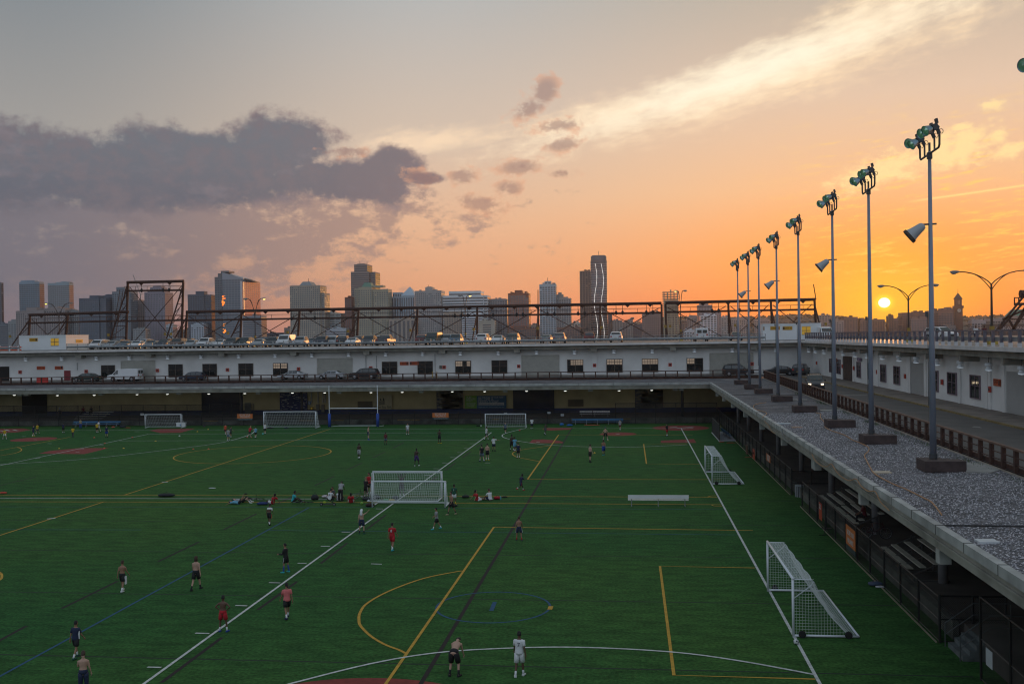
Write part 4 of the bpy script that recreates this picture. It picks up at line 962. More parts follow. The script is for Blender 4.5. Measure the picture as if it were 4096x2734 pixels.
# cranes on the skyline
def crane(name, label, px, py0, py1, Y, jib):
    a, b = wp(px, py0, Y), wp(px, py1, Y); c = thing(name, label, 'crane', (a.x, Y, a.z)); h = b.z-a.z
    MB().tube([(0, 0, 0), (0, 0, h)], .8, 4).build('mast', mat('crane steel', (.30, .27, .26), rough=.7), c)
    MB().tube([(0, 0, h), (jib[0], 0, h+jib[1])], .6, 4).tube([(0, 0, h), (-jib[0]*.3, 0, h)], .6, 4).build('jib', mat('crane steel', (.3, .27, .26)), c)
crane('tower_crane', 'luffing tower crane rising over the gantry', 562, 1215, 1176, 1575, (-12, 32)); crane('tower_crane', 'small crane between the round tower and the brown slab', 2546, 1300, 1288, 1700, (8, 5))
# ================================================================ steel cargo frames on the river side of the pier
FY = 223.0
def fp(px, py, Y=FY): return wp(px, py, Y)
def frame(name, label, pipe, chord, posts, rail_dy=-8, hooks=(), pw=.34, Y=FY, lean=5.0, ties=True):
    """pipe, chord: (px0, py0, px1, py1); posts: (px top, px foot front, px foot back)"""
    root = thing(name, label, 'steel mast', (fp((pipe[0]+pipe[2])/2, 1360).x, Y, 11.35)); ox = root.location.x
    def L(v): return Vector((v.x-ox, v.y-Y, v.z-11.35))
    def on(l, px): t = (px-l[0])/(l[2]-l[0]); return l[1]+(l[3]-l[1])*t
    a, b = L(fp(pipe[0], pipe[1])), L(fp(pipe[2], pipe[3])); MB().tube([a, b], pw, 10).build('pipe', RUST, root)
    a, b = L(fp(chord[0], chord[1])), L(fp(chord[2], chord[3])); MB().bar(a, b, .3, .42).build('chord', RUST, root)
    r_ = MB(); up = 1.0; r_.bar(a+Vector((0, -.4, up)), b+Vector((0, -.4, up)), .1)
    n = int((b-a).length/2.6)
    for i in range(n+1):
        p = a.lerp(b, i/max(n, 1))
        if i % 3: r_.bar(p+Vector((0, -.4, 0)), p+Vector((0, -.4, up)), .07)
    r_.build('walkway_rail', RUST, root)
    for (pt, pf, pb) in posts:
        top = L(fp(pt, on(pipe, pt)+4)); f = L(fp(pf, 1368, Y)); f.z = -.3; k = L(fp(pb, 1368, Y)); k.z = -.3; k.y = -lean
        MB().bar(top, f, .42, .42).build('post', RUST, root)
        s = MB().bar(top+Vector((0, -.3, -1.0)), k, .2, .26); m1 = top.lerp(f, .55); m2 = (top+Vector((0, -.3, -1))).lerp(k, .55); s.bar(m1, m2, .12); s.bar(top.lerp(f, .3), (top+Vector((0, -.3, -1))).lerp(k, .6), .1)
        s.build('strut', RUST, root)
        MB().box(k.x+.25, k.x+.75, k.y-.15, k.y+.1, 2.7, 3.3).build('marker_plate', mat('faded yellow plate', (.27, .18, .03), rough=.7), root) if lean else None
    ps = sorted(posts)
    if ties:
        for (p, q) in zip(ps, ps[1:]):
            if q[0]-p[0] < 60: continue
            t = MB(); a0 = L(fp(p[0]+8, on(pipe, p[0])+18)); a1 = L(fp(q[0]-8, on(pipe, q[0])+18)); b0 = L(fp(p[1]+12, 1366)); b1 = L(fp(q[1]-12, 1366)); b0.z = b1.z = .1
            t.tube([a0, b1], .09, 5).tube([a1+Vector((0, .3, 0)), b0+Vector((0, .3, 0))], .09, 5).build('brace', RUST, root)
    L_ = fp(pipe[2], 0).x-fp(pipe[0], 0).x; n = max(2, int(L_/5))
    g = MB()
    for i in range(n):
        px = pipe[0]+(pipe[2]-pipe[0])*(i+.5)/n; c = L(fp(px, on(pipe, px))); g.prism([(c.x-.5, c.y-.08), (c.x+.5, c.y-.08), (c.x+.5, c.y+.08), (c.x-.5, c.y+.08)], c.z-pw-.05, c.z-pw+.1).loft([[(c.x-.45, -.1, c.z-pw), (c.x+.45, -.1, c.z-pw), (c.x+.45, .1, c.z-pw), (c.x-.45, .1, c.z-pw)], [(c.x-.05, -.1, c.z-pw-.45), (c.x+.05, -.1, c.z-pw-.45), (c.x+.05, .1, c.z-pw-.45), (c.x-.05, .1, c.z-pw-.45)]])
    g.build('hanger', RUST, root)
    for h in hooks:
        c = L(fp(h, on(pipe, h))); k = MB().tube([c+Vector((0, 0, -pw)), c+Vector((0, 0, -1.5))], .06, 5); k.ell((c.x, c.y, c.z-1.95), .3, .3, .5, 8, 5); k.build('pulley_block', BLACK, root)
    return root
frame('cargo_mast_row', 'low rusty cargo frame behind the left roof booth', (116, 1259, 514, 1247), (104, 1292, 476, 1283), [(120, 110, 84), (270, 258, 240)])
def gantry():
    root = frame('cargo_gantry', 'tall rusty gantry frame rising above the left end of the parking deck', (508, 1129, 735, 1124), (500, 1163, 731, 1160), [(511, 503, 470), (733, 725, 692)], hooks=(566, 652, 676))
    ox = root.location.x; L = lambda v: Vector((v.x-ox, v.y-FY, v.z-11.35))
    a, b = L(fp(476, 1284)), L(fp(748, 1280)); MB().bar(a, b, .3, .4).build('chord', RUST, root)
    r_ = MB().bar(a+Vector((0, 0, 1)), b+Vector((0, 0, 1)), .1)
    for i in range(12): p = a.lerp(b, i/11); r_.bar(p, p+Vector((0, 0, 1)), .07)
    r_.build('walkway_rail', RUST, root)
    ld = MB(); p, q = L(fp(497, 1160)), L(fp(480, 1366)); p.y -= 2; q.y -= 4
    ld.bar(p, q, .1).bar(p+Vector((.8, 0, 0)), q+Vector((.8, 0, 0)), .1)
    for i in range(26): c = p.lerp(q, i/25); ld.bar(c, c+Vector((.8, 0, 0)), .06)
    ld.build('ladder', RUST, root)
    for pt, pf, pb in ((511, 503, 470), (733, 725, 692)):
        t = MB()
        for i in range(6):
            u, v = i/6, (i+1)/6; A = L(fp(pt, 1130)); F = L(fp(pf, 1368)); F.z = 0; Bk = L(fp(pb, 1368)); Bk.z = 0; Bk.y = -5
            t.bar(A.lerp(F, v), A.lerp(Bk, v), .12); t.bar(A.lerp(F, u), A.lerp(Bk, v), .1)
        t.build('lattice', RUST, root)
gantry()
frame('cargo_mast_row', 'long rusty cargo frame with a thick pipe running behind the parked cars', (745, 1247, 2646, 1212), (742, 1281, 2646, 1250),
      [(748, 738, 715), (966, 960, 938), (1198, 1190, 1172), (1434, 1426, 1408), (1670, 1664, 1652), (1909, 1908, 1900), (2153, 2152, 2150), (2401, 2401, 2400), (2646, 2649, 2650)],
      hooks=(1166, 1259, 1819, 1845, 1871, 1972, 2066, 2092, 2190, 2217, 2312, 2338, 2464, 2490, 2585, 2611))
frame('cargo_mast_row', 'shorter rusty cargo frame ending behind the right roof booth', (2662, 1211, 3262, 1197), (2662, 1248, 3262, 1237), [(2662, 2666, 2668), (2913, 2918, 2922), (3083, 3092, 3098), (3258, 3266, 3276)], hooks=(2848, 2874, 2958, 2998))
# sloping derrick at the right edge
rr = thing('derrick', 'leaning steel derrick cut off by the right edge of the photo', 'derrick', (xp(4060, 1330, 84).x, 0, 11.35))
dY = 215.0; o0 = wp(4000, 1330, dY); rr.location = (o0.x, dY, 11.35)
def Ld(px, py, dy=0): v = wp(px, py, dY); return Vector((v.x-o0.x, dy, v.z-11.35))
b_ = MB()
for p, q in (((3982, 1325), (4110, 1165)), ((4046, 1325), (4130, 1175)), ((3998, 1318), (4088, 1215)), ((4012, 1276), (4096, 1240)), ((4060, 1320), (4036, 1278)), ((4050, 1320), (4120, 1220))): b_.bar(Ld(*p), Ld(*q), .35)
b_.bar(Ld(4010, 1276), Ld(4130, 1276), .25); b_.build('leg', RUST, rr)
MB().bar(Ld(4057, 1190), Ld(4130, 1190), .2).bar(Ld(4057, 1216), Ld(4130, 1214), .5).bar(Ld(4058, 1190), Ld(4058, 1216), .2).bar(Ld(4075, 1190), Ld(4075, 1216), .2).build('platform', RUST, rr)
MB().tube([Ld(4080, 1175), Ld(4130, 1175)], .8, 8).build('pipe', RUST, rr)
# aerials
tag(MB().tube([(wp(2152, 1222, FY)), (wp(2152, 1159, FY))], .1, 5).build('aerial', RUST), 'thin vertical aerial standing on the long cargo frame', 'aerial')
tag(MB().tube([(wp(3264, 1197, FY)), (wp(3254, 1136, FY))], .1, 5).build('aerial', RUST), 'thin leaning aerial at the right end of the cargo frame', 'aerial')

# ================================================================ double-armed street lamps
LPM = mat('lamp post brown', (.045, .03, .025), rough=.6)
def arm_pts(x1, rise, n=10, x0=0.0): return [(x0+(x1-x0)*i/n, 0, rise*math.sin(math.pi/2*(i/n))) for i in range(n+1)]
def street_lamp(label, px, py_head, py_foot, Y, reach, lit=None, rz=0, hs=1.0, group='double street lamps along the roof deck', fork=.72):
    f = wp(px, 1350, Y); zt = wp(px, py_head, Y).z; H = zt-11.35
    root = thing('street_lamp', label, 'street lamp', (f.x, Y, 11.35), rz, group)
    MB().tube([(0, 0, 0), (0, 0, H*fork)], [.13, .08], 8).build('post', LPM, root)
    MB().box(-.35, .35, -.35, .35, 0, .35).build('base', mat('faded yellow base', (.40, .28, .05), rough=.8), root)
    MB().box(-.16, .16, -.16, .16, H*.18, H*.18+.45).build('marker_band', mat('faded yellow plate', (.27, .18, .03), rough=.7), root)
    for s in (-1, 1):
        a = MB(); z0 = H*fork
        up = [(s*reach*i/10, 0, z0+(H-z0)*math.sin(math.pi/2*(i/10)**.8)) for i in range(11)]
        lo = [(s*reach*.72*i/10, 0, z0-.5*hs+(H-z0+.38*hs)*math.sin(math.pi/2*(i/10)**.9)) for i in range(11)]
        a.tube(up, .05*hs, 6); a.tube(lo, .04*hs, 6); a.build('arm', LPM, root)
        hd = MB(); hx = s*(reach+.35*hs); hd.ell((hx, 0, H), .45*hs, .18*hs, .13*hs, 10, 6); h = hd.build('lamp_head', mat('lamp head grey', (.22, .23, .23), rough=.4), root, True)
        on = lit and (lit[0] == s); g = MB().ell((hx+.08*s*hs, 0, H-.09*hs), .26*hs, .14*hs, .14*hs, 10, 5)
        g.build('lens', mat('lit lens %d' % lit[1], (1, .8, .3), var=0, emit=[(1, .85, .1), (1, .62, .18)][lit[1]], es=3.5) if on else mat('lamp lens', (.4, .36, .33), rough=.2, var=0), h, True)
    return root
street_lamp('double street lamp whose left head glows yellow-green above the booth', 237, 1212, 0, 205, 2.5, (-1, 0))
street_lamp('double street lamp in front of the sloping glass office tower', 1021, 1194, 0, 200, 1.5, (1, 1), fork=.66, hs=1.2)
street_lamp('double street lamp seen edge-on before the white banded office tower', 1862, 1181, 0, 195, .55, (1, 1), fork=.6, hs=1.1)
street_lamp('double street lamp standing beside the bare concrete tower', 2724, 1162, 0, 195, .5, (-1, 1), fork=.6, hs=1.0)
street_lamp('wide double street lamp on the right deck next to the setting sun', 3635, 1141, 0, 118, 2.6, None, hs=1.0, fork=.80)
street_lamp('tall double street lamp right of the near light pole', 3968, 1084, 0, 88, 2.6, None, hs=.95, fork=.82)

# ================================================================ stair booths on the roof
BOOTH = mat('booth white panel', (.66, .69, .70), rough=.6, var=.05, vs=.6)
YSG = mat('yellow sign', (.50, .27, .012), rough=.5, var=.05); OSG = mat('orange sign', (.42, .065, .012), rough=.5, var=.05); INK = mat('black lettering', (.012, .01, .01), rough=.6, var=0)
LITW = mat('amber lit window', (.30, .20, .03), rough=.3, var=.1, vs=2, emit=(.75, .42, .03), es=.28)
def booth(label, x0, x1, zt, Y, dep):
    root = thing('stair_booth', label, 'booth', ((x0+x1)/2, Y, 11.35)); w = (x1-x0)/2; h = zt-11.35
    MB().box(-w, w, 0, dep, .12, h).build('wall', BOOTH, root)
    MB().box(-w-.05, w+.05, -.05, dep+.05, h-.30, h-.27).box(-w-.06, w+.06, -.06, dep+.06, h, h+.06).build('roof', BOOTH, root)
    MB().box(-w-.25, w+.25, -.25, dep+.25, -.02, .119).build('plinth', CONC, root)
    return root, w, h
def booth_window(root, x0, x1, z0, z1, y=0):
    f = MB(); xm, zm = (x0+x1)/2, (z0+z1)/2; f.box(x0, x1, y-.04, y-.005, z0-.05, z0).box(x0, x1, y-.04, y-.005, z1, z1+.05).box(xm-.04, xm+.04, y-.05, y-.005, z0, z1).box(x0, xm-.04, y-.05, y-.005, zm-.04, zm+.04).box(xm+.04, x1, y-.05, y-.005, zm-.04, zm+.04)
    o = f.build('window', mat('window frame brown', (.1, .085, .07)), root); MB().box(x0, x1, y-.025, y-.004, z0, z1).build('pane', LITW, o)
def board(name, label, cat, x0, x1, z0, z1, Y, m, lines=(), ink=None, parent=None, group=None, axis='y', t=.03):
    """flat sign on a wall facing the camera (axis y) or facing -X (axis x: then x0,x1 are Y values)"""
    if axis == 'y':
        root = thing(name, label, cat, (x0, Y, z0), 0, group); w = x1-x0
    else:
        root = thing(name, label, cat, (Y, max(x0, x1), z0), -math.pi/2, group); w = abs(x1-x0)
    h = z1-z0; MB().box(0, w, -t, 0, 0, h).build('panel', m, root)
    for s, u, v, size, wd in lines:
        if s.startswith('#'):
            b = MB()
            if s == '#l': b.quad((u*w, -t-.01, v*h), (u*w+wd*w, -t-.01, v*h), (u*w+wd*w, -t-.01, v*h+size*.3), (u*w, -t-.01, v*h+size*.3)); b.poly([(u*w-wd*w*.5, -t-.01, v*h+size*.15), (u*w+.02, -t-.01, v*h-size*.2), (u*w+.02, -t-.01, v*h+size*.5)])
            elif s == '#r': b.quad((u*w, -t-.01, v*h), (u*w+wd*w, -t-.01, v*h), (u*w+wd*w, -t-.01, v*h+size*.3), (u*w, -t-.01, v*h+size*.3)); b.poly([(u*w+wd*w*1.5, -t-.01, v*h+size*.15), (u*w+wd*w-.02, -t-.01, v*h+size*.5), (u*w+wd*w-.02, -t-.01, v*h-size*.2)])
            elif s == '#b': b.box(u*w, u*w+wd*w, -t-.012, -t-.004, v*h, v*h+size)
            b.build('symbol', ink or INK, root)
        else: text('lettering', s, size, ink or INK, root, (u*w, -t-.008, v*h), wide=wd*w if wd else None)
    return root
a, b = wp(77, 1400, 166), wp(264, 1400, 166); zt = wp(170, 1341, 166).z
r_, w, h = booth('white stair booth at the left end of the roof deck', a.x, b.x, zt, 166, 7.5)
s_ = 166
def bx(px, Y=166): return wp(px, 1370, Y).x
def bz(px, py, Y=166): return wp(px, py, Y).z
booth_window(r_, bx(203)-r_.location.x, bx(235)-r_.location.x, bz(218, 1381)-11.35, bz(218, 1353)-11.35)
board('stairs_sign', 'yellow STAIRS sign on the front of the left roof booth', 'sign', bx(118), bx(151), bz(135, 1365), bz(135, 1351.5), 165.99, YSG, [('STAIRS', .06, .32, .32, .60), ('#b', .74, .2, .35, .2)])
xx = b.x; 
root = thing('stairs_sign', 'yellow STAIRS sign on the pink-lit end of the left roof booth', 'sign', (xx+.003, 169.2, 12.65), math.pi/2); MB().box(0, 2.3, -.03, 0, 0, .62).build('panel', YSG, root); text('lettering', 'STAIRS', .36, INK, root, (.2, -.038, .15), wide=1.7)
a, b = wp(3052, 1330, 166), wp(3284, 1330, 166); zt = wp(3170, 1294, 166).z
r_, w, h = booth('white stair booth at the corner of the right wing', a.x, b.x, zt, 166, 6)
booth_window(r_, bx(3208)-r_.location.x, bx(3243)-r_.location.x, bz(3225, 1337)-11.35, bz(3225, 1306)-11.35)
board('stairs_sign', 'yellow STAIRS sign on the right roof booth, left of its EXIT sign', 'sign', bx(3082), bx(3120), bz(3100, 1319), bz(3100, 1305), 165.99, YSG, [('STAIRS', .06, .32, .32, .62), ('#b', .76, .2, .35, .18)])
board('exit_sign', 'yellow EXIT sign with arrow on the right roof booth', 'sign', bx(3131), bx(3170), bz(3150, 1319), bz(3150, 1305), 165.99, YSG, [('#b', .04, .2, .38, .17), ('EXIT', .27, .32, .32, .40), ('#r', .75, .42, .3, .12)])
board('notice_sign', 'small tan notice on the far left corner of the right roof booth', 'sign', bx(3053), bx(3059), bz(3055, 1320), bz(3055, 1306), 165.99, mat('tan notice', (.30, .22, .16), rough=.6))
# container and shed among the cars
a, b = wp(360, 1360, 208), wp(492, 1360, 208)
sh = thing('site_cabin', 'beige site cabin standing behind the parked cars under the gantry', 'cabin', ((a.x+b.x)/2, 208, 11.35)); w = (b.x-a.x)/2
MB().box(-w, w, 0, 3, 0, 1.75).build('wall', mat('cabin beige', (.38, .33, .27), rough=.7), sh); MB().box(-w-.1, w+.1, -.1, 3.1, 1.75, 1.85).build('roof', mat('cabin roof', (.08, .15, .14)), sh)
for x in (.35, .62): MB().box(w*x, w*x+.7, -.03, .01, .9, 1.5).build('window', GLASS, sh)
br_ = thing('road_barrier', 'orange and white plastic barrier at the far left of the roof deck', 'barrier', (wp(20, 1390, 163.5).x, 163.5, 11.35)); MB().box(-6, 3.0, -.1, .1, .55, .8).box(-6, 3.0, -.1, .1, .1, .3).build('rail', mat('orange plastic', (.65, .09, .03), rough=.5), br_)
for x in (-5, -3, -1, 1, 2.6): MB().box(x-.08, x+.08, -.3, .3, 0, .95).build('leg', WHITE, br_)
o = board('floor_barrier', 'red plastic barrier standing on the lower road at the far left', 'barrier', wp(150, 1500, 155).x, wp(193, 1500, 155).x, 6.11, 7.0, 155, mat('red plastic', (.5, .04, .03), rough=.5), t=.3)

# ================================================================ railings
def guard_far():
    for nm, lab, xa, xb in (('guard_rail', 'galvanised guard rail along the far deck edge in front of the parked cars', wp(266, 1400, 160).x, wp(3062, 1360, 160).x), ('guard_rail', 'short galvanised guard rail left of the left stair booth', -119, wp(76, 1400, 160).x)):
        Y = 160.1; root = thing(nm, lab, 'railing', (xa, Y, 11.352)); n = max(2, int((xb-xa)/1.88)); L = xb-xa
        pm = MB().box(-.05, .05, -.05, .05, 0, 1.15)
        for i in range(n+1):
            if i % 1 == 0 and i < 95:
                if i == 0: me = pm.build('post', GALV, root)
                else:
                    c = me.copy(); COL.objects.link(c); c.parent = root; c.location.x = L*i/n
        MB().box(0, L, -.03, .03, 1.12, 1.17).box(0, L, -.02, .02, .82, .86).build('rail', GALV, root)
        MB().loft([[(0, -.1, .42), (0, -.16, .52), (0, -.09, .58), (0, -.16, .64), (0, -.1, .74), (0, -.06, .74), (0, -.06, .42)][::-1], [(L, -.1, .42), (L, -.16, .52), (L, -.09, .58), (L, -.16, .64), (L, -.1, .74), (L, -.06, .74), (L, -.06, .42)][::-1]]).build('crash_beam', GALV, root)
guard_far()
PUR = mat('purple grey post paint', (.13, .12, .15), rough=.5, var=.1)
root = thing('guard_rail', 'guard rail of thick purple-grey posts along the right deck edge', 'railing', (27.3, 0, 11.352))
me = MB().box(-.10, .10, -.09, .09, 0, 1.16).build('post', PUR, root); me.location.y = 24; bs_ = MB().box(-.12, .12, -.11, .11, 0, .30).build('post_foot', mat('pale post foot', (.60, .60, .62), rough=.6), me)
for i in range(1, 79):
    c = me.copy(); COL.objects.link(c); c.parent = root; c.location.y = 24+i*1.70; e = bs_.copy(); COL.objects.link(e); e.parent = c
MB().box(-.06, .06, 20, 158, 1.161, 1.24).build('top_rail', PUR, root)
MB().loft([[(.12, y, .40), (.2, y, .5), (.13, y, .56), (.2, y, .62), (.12, y, .72), (.1, y, .72), (.1, y, .40)] for y in (20, 158)]).build('crash_beam', GALV, root)
# far guard line across the deep roof (behind the cars)
root = thing('guard_rail', 'thin guard rail along the river side of the roof deck', 'railing', (-130, 216, 11.352)); MB().box(0, 215, -.03, .03, 1.0, 1.06).box(0, 215, -.03, .03, .55, .6).build('rail', mat('dark rail', (.06, .045, .04), rough=.7), root)
me = MB().box(-.04, .04, -.04, .04, 0, 1.0).build('post', mat('dark rail', (.06, .045, .04)), root)
for i in range(1, 90): c = me.copy(); COL.objects.link(c); c.parent = root; c.location.x = i*2.4
# brown railing, far road
xa, xb = -112.0, 19.7
root = thing('road_railing', 'rusty brown railing along the far elevated road', 'railing', (xa, 150.4, 6.0)); L = xb-xa
me = MB().box(-.085, .085, -.09, .09, -.1, 1.12).build('post', RUST, root); n = 76
for i in range(1, n+1): c = me.copy(); COL.objects.link(c); c.parent = root; c.location.x = L*i/n
MB().box(0, L, -.07, .07, 1.121, 1.24).box(0, L, -.035, .035, .70, .77).build('rail', RUST, root)
MB().box(0, L, .0, .14, .02, .34).build('kerb_beam', mat('rusty kerb beam', (.045, .02, .014), rough=.9, var=.7, vs=1.2, detail=6), root)
# brown railing, right road: follows the road edge
root = thing('road_railing', 'rusty brown railing with wooden top rail along the right elevated road', 'railing', (17.35, 40, 6.0)); o0 = root.location
poly = [(20.0, 150.2), (18.35, 90), (17.35, 40), (16.3, -10)]
tr_, mr_, kb_ = MB(), MB(), MB()
for p, q in zip(poly, poly[1:]):
    A, B = Vector((p[0]-o0.x, p[1]-o0.y, 0)), Vector((q[0]-o0.x, q[1]-o0.y, 0))
    tr_.bar(A+Vector((0, 0, 1.16)), B+Vector((0, 0, 1.16)), .17, .09); mr_.bar(A+Vector((0, 0, .78)), B+Vector((0, 0, .78)), .04, .04); mr_.bar(A+Vector((0, 0, .46)), B+Vector((0, 0, .46)), .04, .04)
    kb_.bar(A+Vector((.14, 0, .17)), B+Vector((.14, 0, .17)), .12, .3)
tr_.build('top_rail', mat('weathered wood rail', (.15, .09, .065), rough=.9, var=.3, vs=2), root); mr_.build('rail', RUST, root); kb_.build('kerb_beam', mat('rusty kerb beam', (.045, .02, .014)), root)
me = None; y = 148.0; k = 0
while y > 24 and k < 96:
    x = rail_x(y)
    if me is None: me = MB().box(-.09, .09, -.10, .10, -.15, 1.11).build('post', RUST, root); c = me
    else: c = me.copy(); COL.objects.link(c); c.parent = root
    c.location = (x-o0.x, y-o0.y, 0); y -= 1.62; k += 1
lf = MB()
for p, q in zip(poly, poly[1:]): A, B = Vector((p[0]-.0, p[1], 6.03)), Vector((q[0], q[1], 6.03)); lf.bar(A+Vector((-.12, 0, 0)), B+Vector((-.12, 0, 0)), .05, .10)
P(lf, 'flashing_strip', mat('bright flashing', (.55, .50, .42), rough=.35, metal=.6, var=.1))

# ================================================================ floodlight poles on the gravel roof
POLEM = mat('pole blue-grey paint', (.21, .24, .30), rough=.4, metal=.10, var=.1, vs=1)
STEEL = mat('dark lamp steel', (.05, .055, .06), rough=.5)
REFL = mat('reflector shell', (.20, .30, .36), rough=.25, metal=.7, var=.15)
LENS = mat('green glow lens', (.55, .76, .64), rough=.18, var=.4, vs=5, metal=.8, spec=1.0, emit=(.25, .8, .35), es=.06)  # lamps are off; slight emission paints in the green sheen
SHOE = mat('pole base block', (.060, .042, .040), rough=.85, var=.3, vs=3, bump=.4)
def pole_tree(x, y, label, horn, first=None):
    z0 = 6.0; zt = 21.15
    root = thing('floodlight_pole', label, 'floodlight pole', (x, y, z0), 0, 'floodlight poles in a row on the gravel roof')
    H = zt-z0
    if y > 40: MB().prism([(-.62, -.85), (1.25, -.85), (1.25, .05), (.45, .1), (.45, .6), (-.62, .6)], -.05, .46).build('base_block', SHOE, root)
    MB().lathe([(.19, .481), (.19, .72)], 16).build('collar', STEEL, root)
    MB().lathe([(.160, .72), (.125, H*.46), (.075, H)], 16).build('pole', POLEM, root, True)
    MB().tube([(-.178, 0, 3.0), (-.172, 0, H*.48)], .02, 5).box(-.27, -.16, -.06, .06, H*.48, H*.48+.22).build('cable_box', STEEL, root)
    cr = MB(); cr.tube([(0, 1.55, H+.45), (0, 1.52, H-.05), (0, 1.40, H-.14), (0, 0, H-.1), (0, -1.40, H-.06), (0, -1.52, H+.05), (0, -1.55, H+.55)], .05, 7); cr.tube([(0, .78, H-.1), (0, .78, H+.45)], .045, 6); cr.tube([(0, -.78, H-.1), (0, -.78, H+.5)], .045, 6); cr.tube([(0, 0, H-.2), (0, 0, H+.42)], .055, 6)
    cr.lathe([(.13, H-.35), (.13, H-.05)], 10); cr.build('crossarm', STEEL, root)
    for (hy, hz, yaw, tiltd) in ((1.55, .45, -.62, -14), (.78, .45, -.25, -32), (-.78, .5, -.42, -16), (-1.55, .55, -.34, -22)):
        d_ = Vector((-math.cos(R(tiltd))*math.cos(yaw), math.cos(R(tiltd))*math.sin(yaw), math.sin(R(tiltd)))).normalized(); c0 = Vector((0, hy, H+hz)); u_ = Vector((-d_.z, 0, d_.x)).normalized()*-1
        c1 = c0+Vector((-.14, 0, .34)); bk = MB().bar(c0, c1, .13, .13); bk.bar(c1-d_*.02, c1+d_*.26, .26, .30).bar(c1+d_*.02+Vector((.05, 0, .14)), c1+d_*.02+Vector((.0, 0, .36)), .22, .10).bar(c1-d_*.10+Vector((0, -.12, -.1)), c1-d_*.02+Vector((0, .12, .12)), .08, .08)
        fx = bk.build('floodlight', STEEL, root)
        c2 = c1+d_*.22
        MB().lathe([(.09, 0), (.13, .06), (.17, .14), (.205, .26), (.238, .40), (.25, .42), (.23, .41), (.09, .15)], 20, c2, d_).build('reflector', REFL, fx, True)
        MB().lathe([(.235, .395), (.19, .33), (.10, .27), (.0, .25)], 20, c2, d_).build('lens', LENS, fx, True)
        wr = MB(); pts = [c0+Vector((.08, 0, 0))+Vector((.09*math.sin(a), 0, .11-.11*math.cos(a))) for a in [i*.7 for i in range(8)]]; wr.tube(pts, .014, 4); wr.build('cable', BLACK, fx)
    if horn:
        hz = H*.77; d_ = Vector((-.76, .16, -.62)).normalized(); c = Vector((-.30, -.05, hz))
        hb = MB().bar((-.55, -.05, hz), (.28, 0, hz+.03), .06, .08).build('bracket', STEEL, root)
        rings = []
        u = Vector((0, 0, 1)).cross(d_).normalized(); v = d_.cross(u).normalized()
        for t, rx, ry in ((0, .04, .04), (.04, .17, .15), (.15, .22, .20), (.30, .24, .22), (.58, .29, .27), (.80, .35, .33), (.82, .37, .35)):
            rings.append([c+d_*t+u*(rx*math.cos(2*math.pi*i/20)*(1 if t < .5 else 1.12))+v*(ry*math.sin(2*math.pi*i/20)) for i in range(20)])
        MB().loft(rings, cap=False).build('horn_shell', mat('horn grey shell', (.36, .38, .40), rough=.5, var=.05), root, True)
        MB().loft([[c+d_*t+(u*((math.copysign(abs(math.cos(a))**.6, math.cos(a)))*.42)+v*(math.copysign(abs(math.sin(a))**.6, math.sin(a))*.37)) for a in [2*math.pi*i/20 for i in range(20)]] for t in (.79, .90)]).build('horn_mouth', mat('horn mouth brown', (.07, .05, .04), rough=.6), root)
    return root
for k, (y, horn) in enumerate([(35.5, False), (49.8, True), (61.9, False), (72.5, True), (86.5, False), (100.1, True), (113.3, False), (122.9, True), (134.2, False)]):
    lab = ['floodlight pole whose lamps poke in at the top right edge', 'nearest full floodlight pole, tallest, with a grey horn lamp halfway up', 'floodlight pole just left of the setting sun', 'floodlight pole with a horn lamp, third full pole from the near end',
           'floodlight pole in front of the right roof booth window', 'floodlight pole with horn lamp in front of the STAIRS sign', 'floodlight pole without horn near the dark parked car on the road',
           'second farthest floodlight pole, with a small horn lamp', 'farthest floodlight pole by the black car'][k]
    pole_tree(14.55 if k < 5 else 14.75, y, lab, horn)
# white slab patches and cables on the gravel
p = [gp(*q, 5.99) for q in ((3276+1660/2.851, 1500+1000/2.851), (3276+1900/2.851, 1500+1005/2.851), (3276+2080/2.851, 1500+1085/2.851), (3276+1960/2.851, 1500+1118/2.851), (3276+1680/2.851, 1500+1110/2.851))]
tag(MB().prism([(v.x, v.y) for v in p][::-1], 5.9, 6.04).build('concrete_pad', CONC), 'large pale concrete pad let into the gravel right of the nearest pole base', 'pad')
tag(MB().box(16.2, 18.0, 86.2, 87.3, 5.9, 6.06).build('concrete_pad', CONC), 'small pale pad in the gravel beside the fifth pole base', 'pad'); tag(MB().box(15.9, 17.6, 100, 100.9, 5.9, 6.06).build('concrete_pad', CONC), 'small pale pad in the gravel beside a farther pole base', 'pad')
CABLE = mat('orange tan cable', (.42, .22, .10), rough=.7, var=.2)
def cable(label, pts, m, r=.03, z=5.86, n=5):
    g = [gp(*p[:2], 5.9) for p in pts]; g = [gp(*p[:2], gz(q.x, q.y)+.06) for p, q in zip(pts, g)]; o = []
    for i in range(len(g)-1):
        p0, p1, p2, p3 = g[max(i-1, 0)], g[i], g[i+1], g[min(i+2, len(g)-1)]
        for k in range(n):
            t = k/n; o.append(.5*((2*p1)+(p2-p0)*t+(2*p0-5*p1+4*p2-p3)*t*t+(3*p1-p0-3*p2+p3)*t**3))
    o.append(g[-1]); tag(MB().tube(o, r, 5).build('cable', m), label, 'cable')
def q6(x, y): return (3276+x/2.851, 1500+y/2.851)
cable('long tan cable snaking over the gravel past the near poles', [q6(-30, 428), q6(20, 440), q6(15, 480), q6(70, 545), q6(70, 590), q6(150, 632), q6(290, 680), q6(380, 735), q6(470, 770), q6(560, 818), q6(565, 860), q6(520, 910), q6(545, 975), q6(590, 1060), q6(640, 1125), q6(820, 1225), q6(1000, 1300), q6(1200, 1400), q6(1290, 1450), q6(1400, 1590)], CABLE, .028)
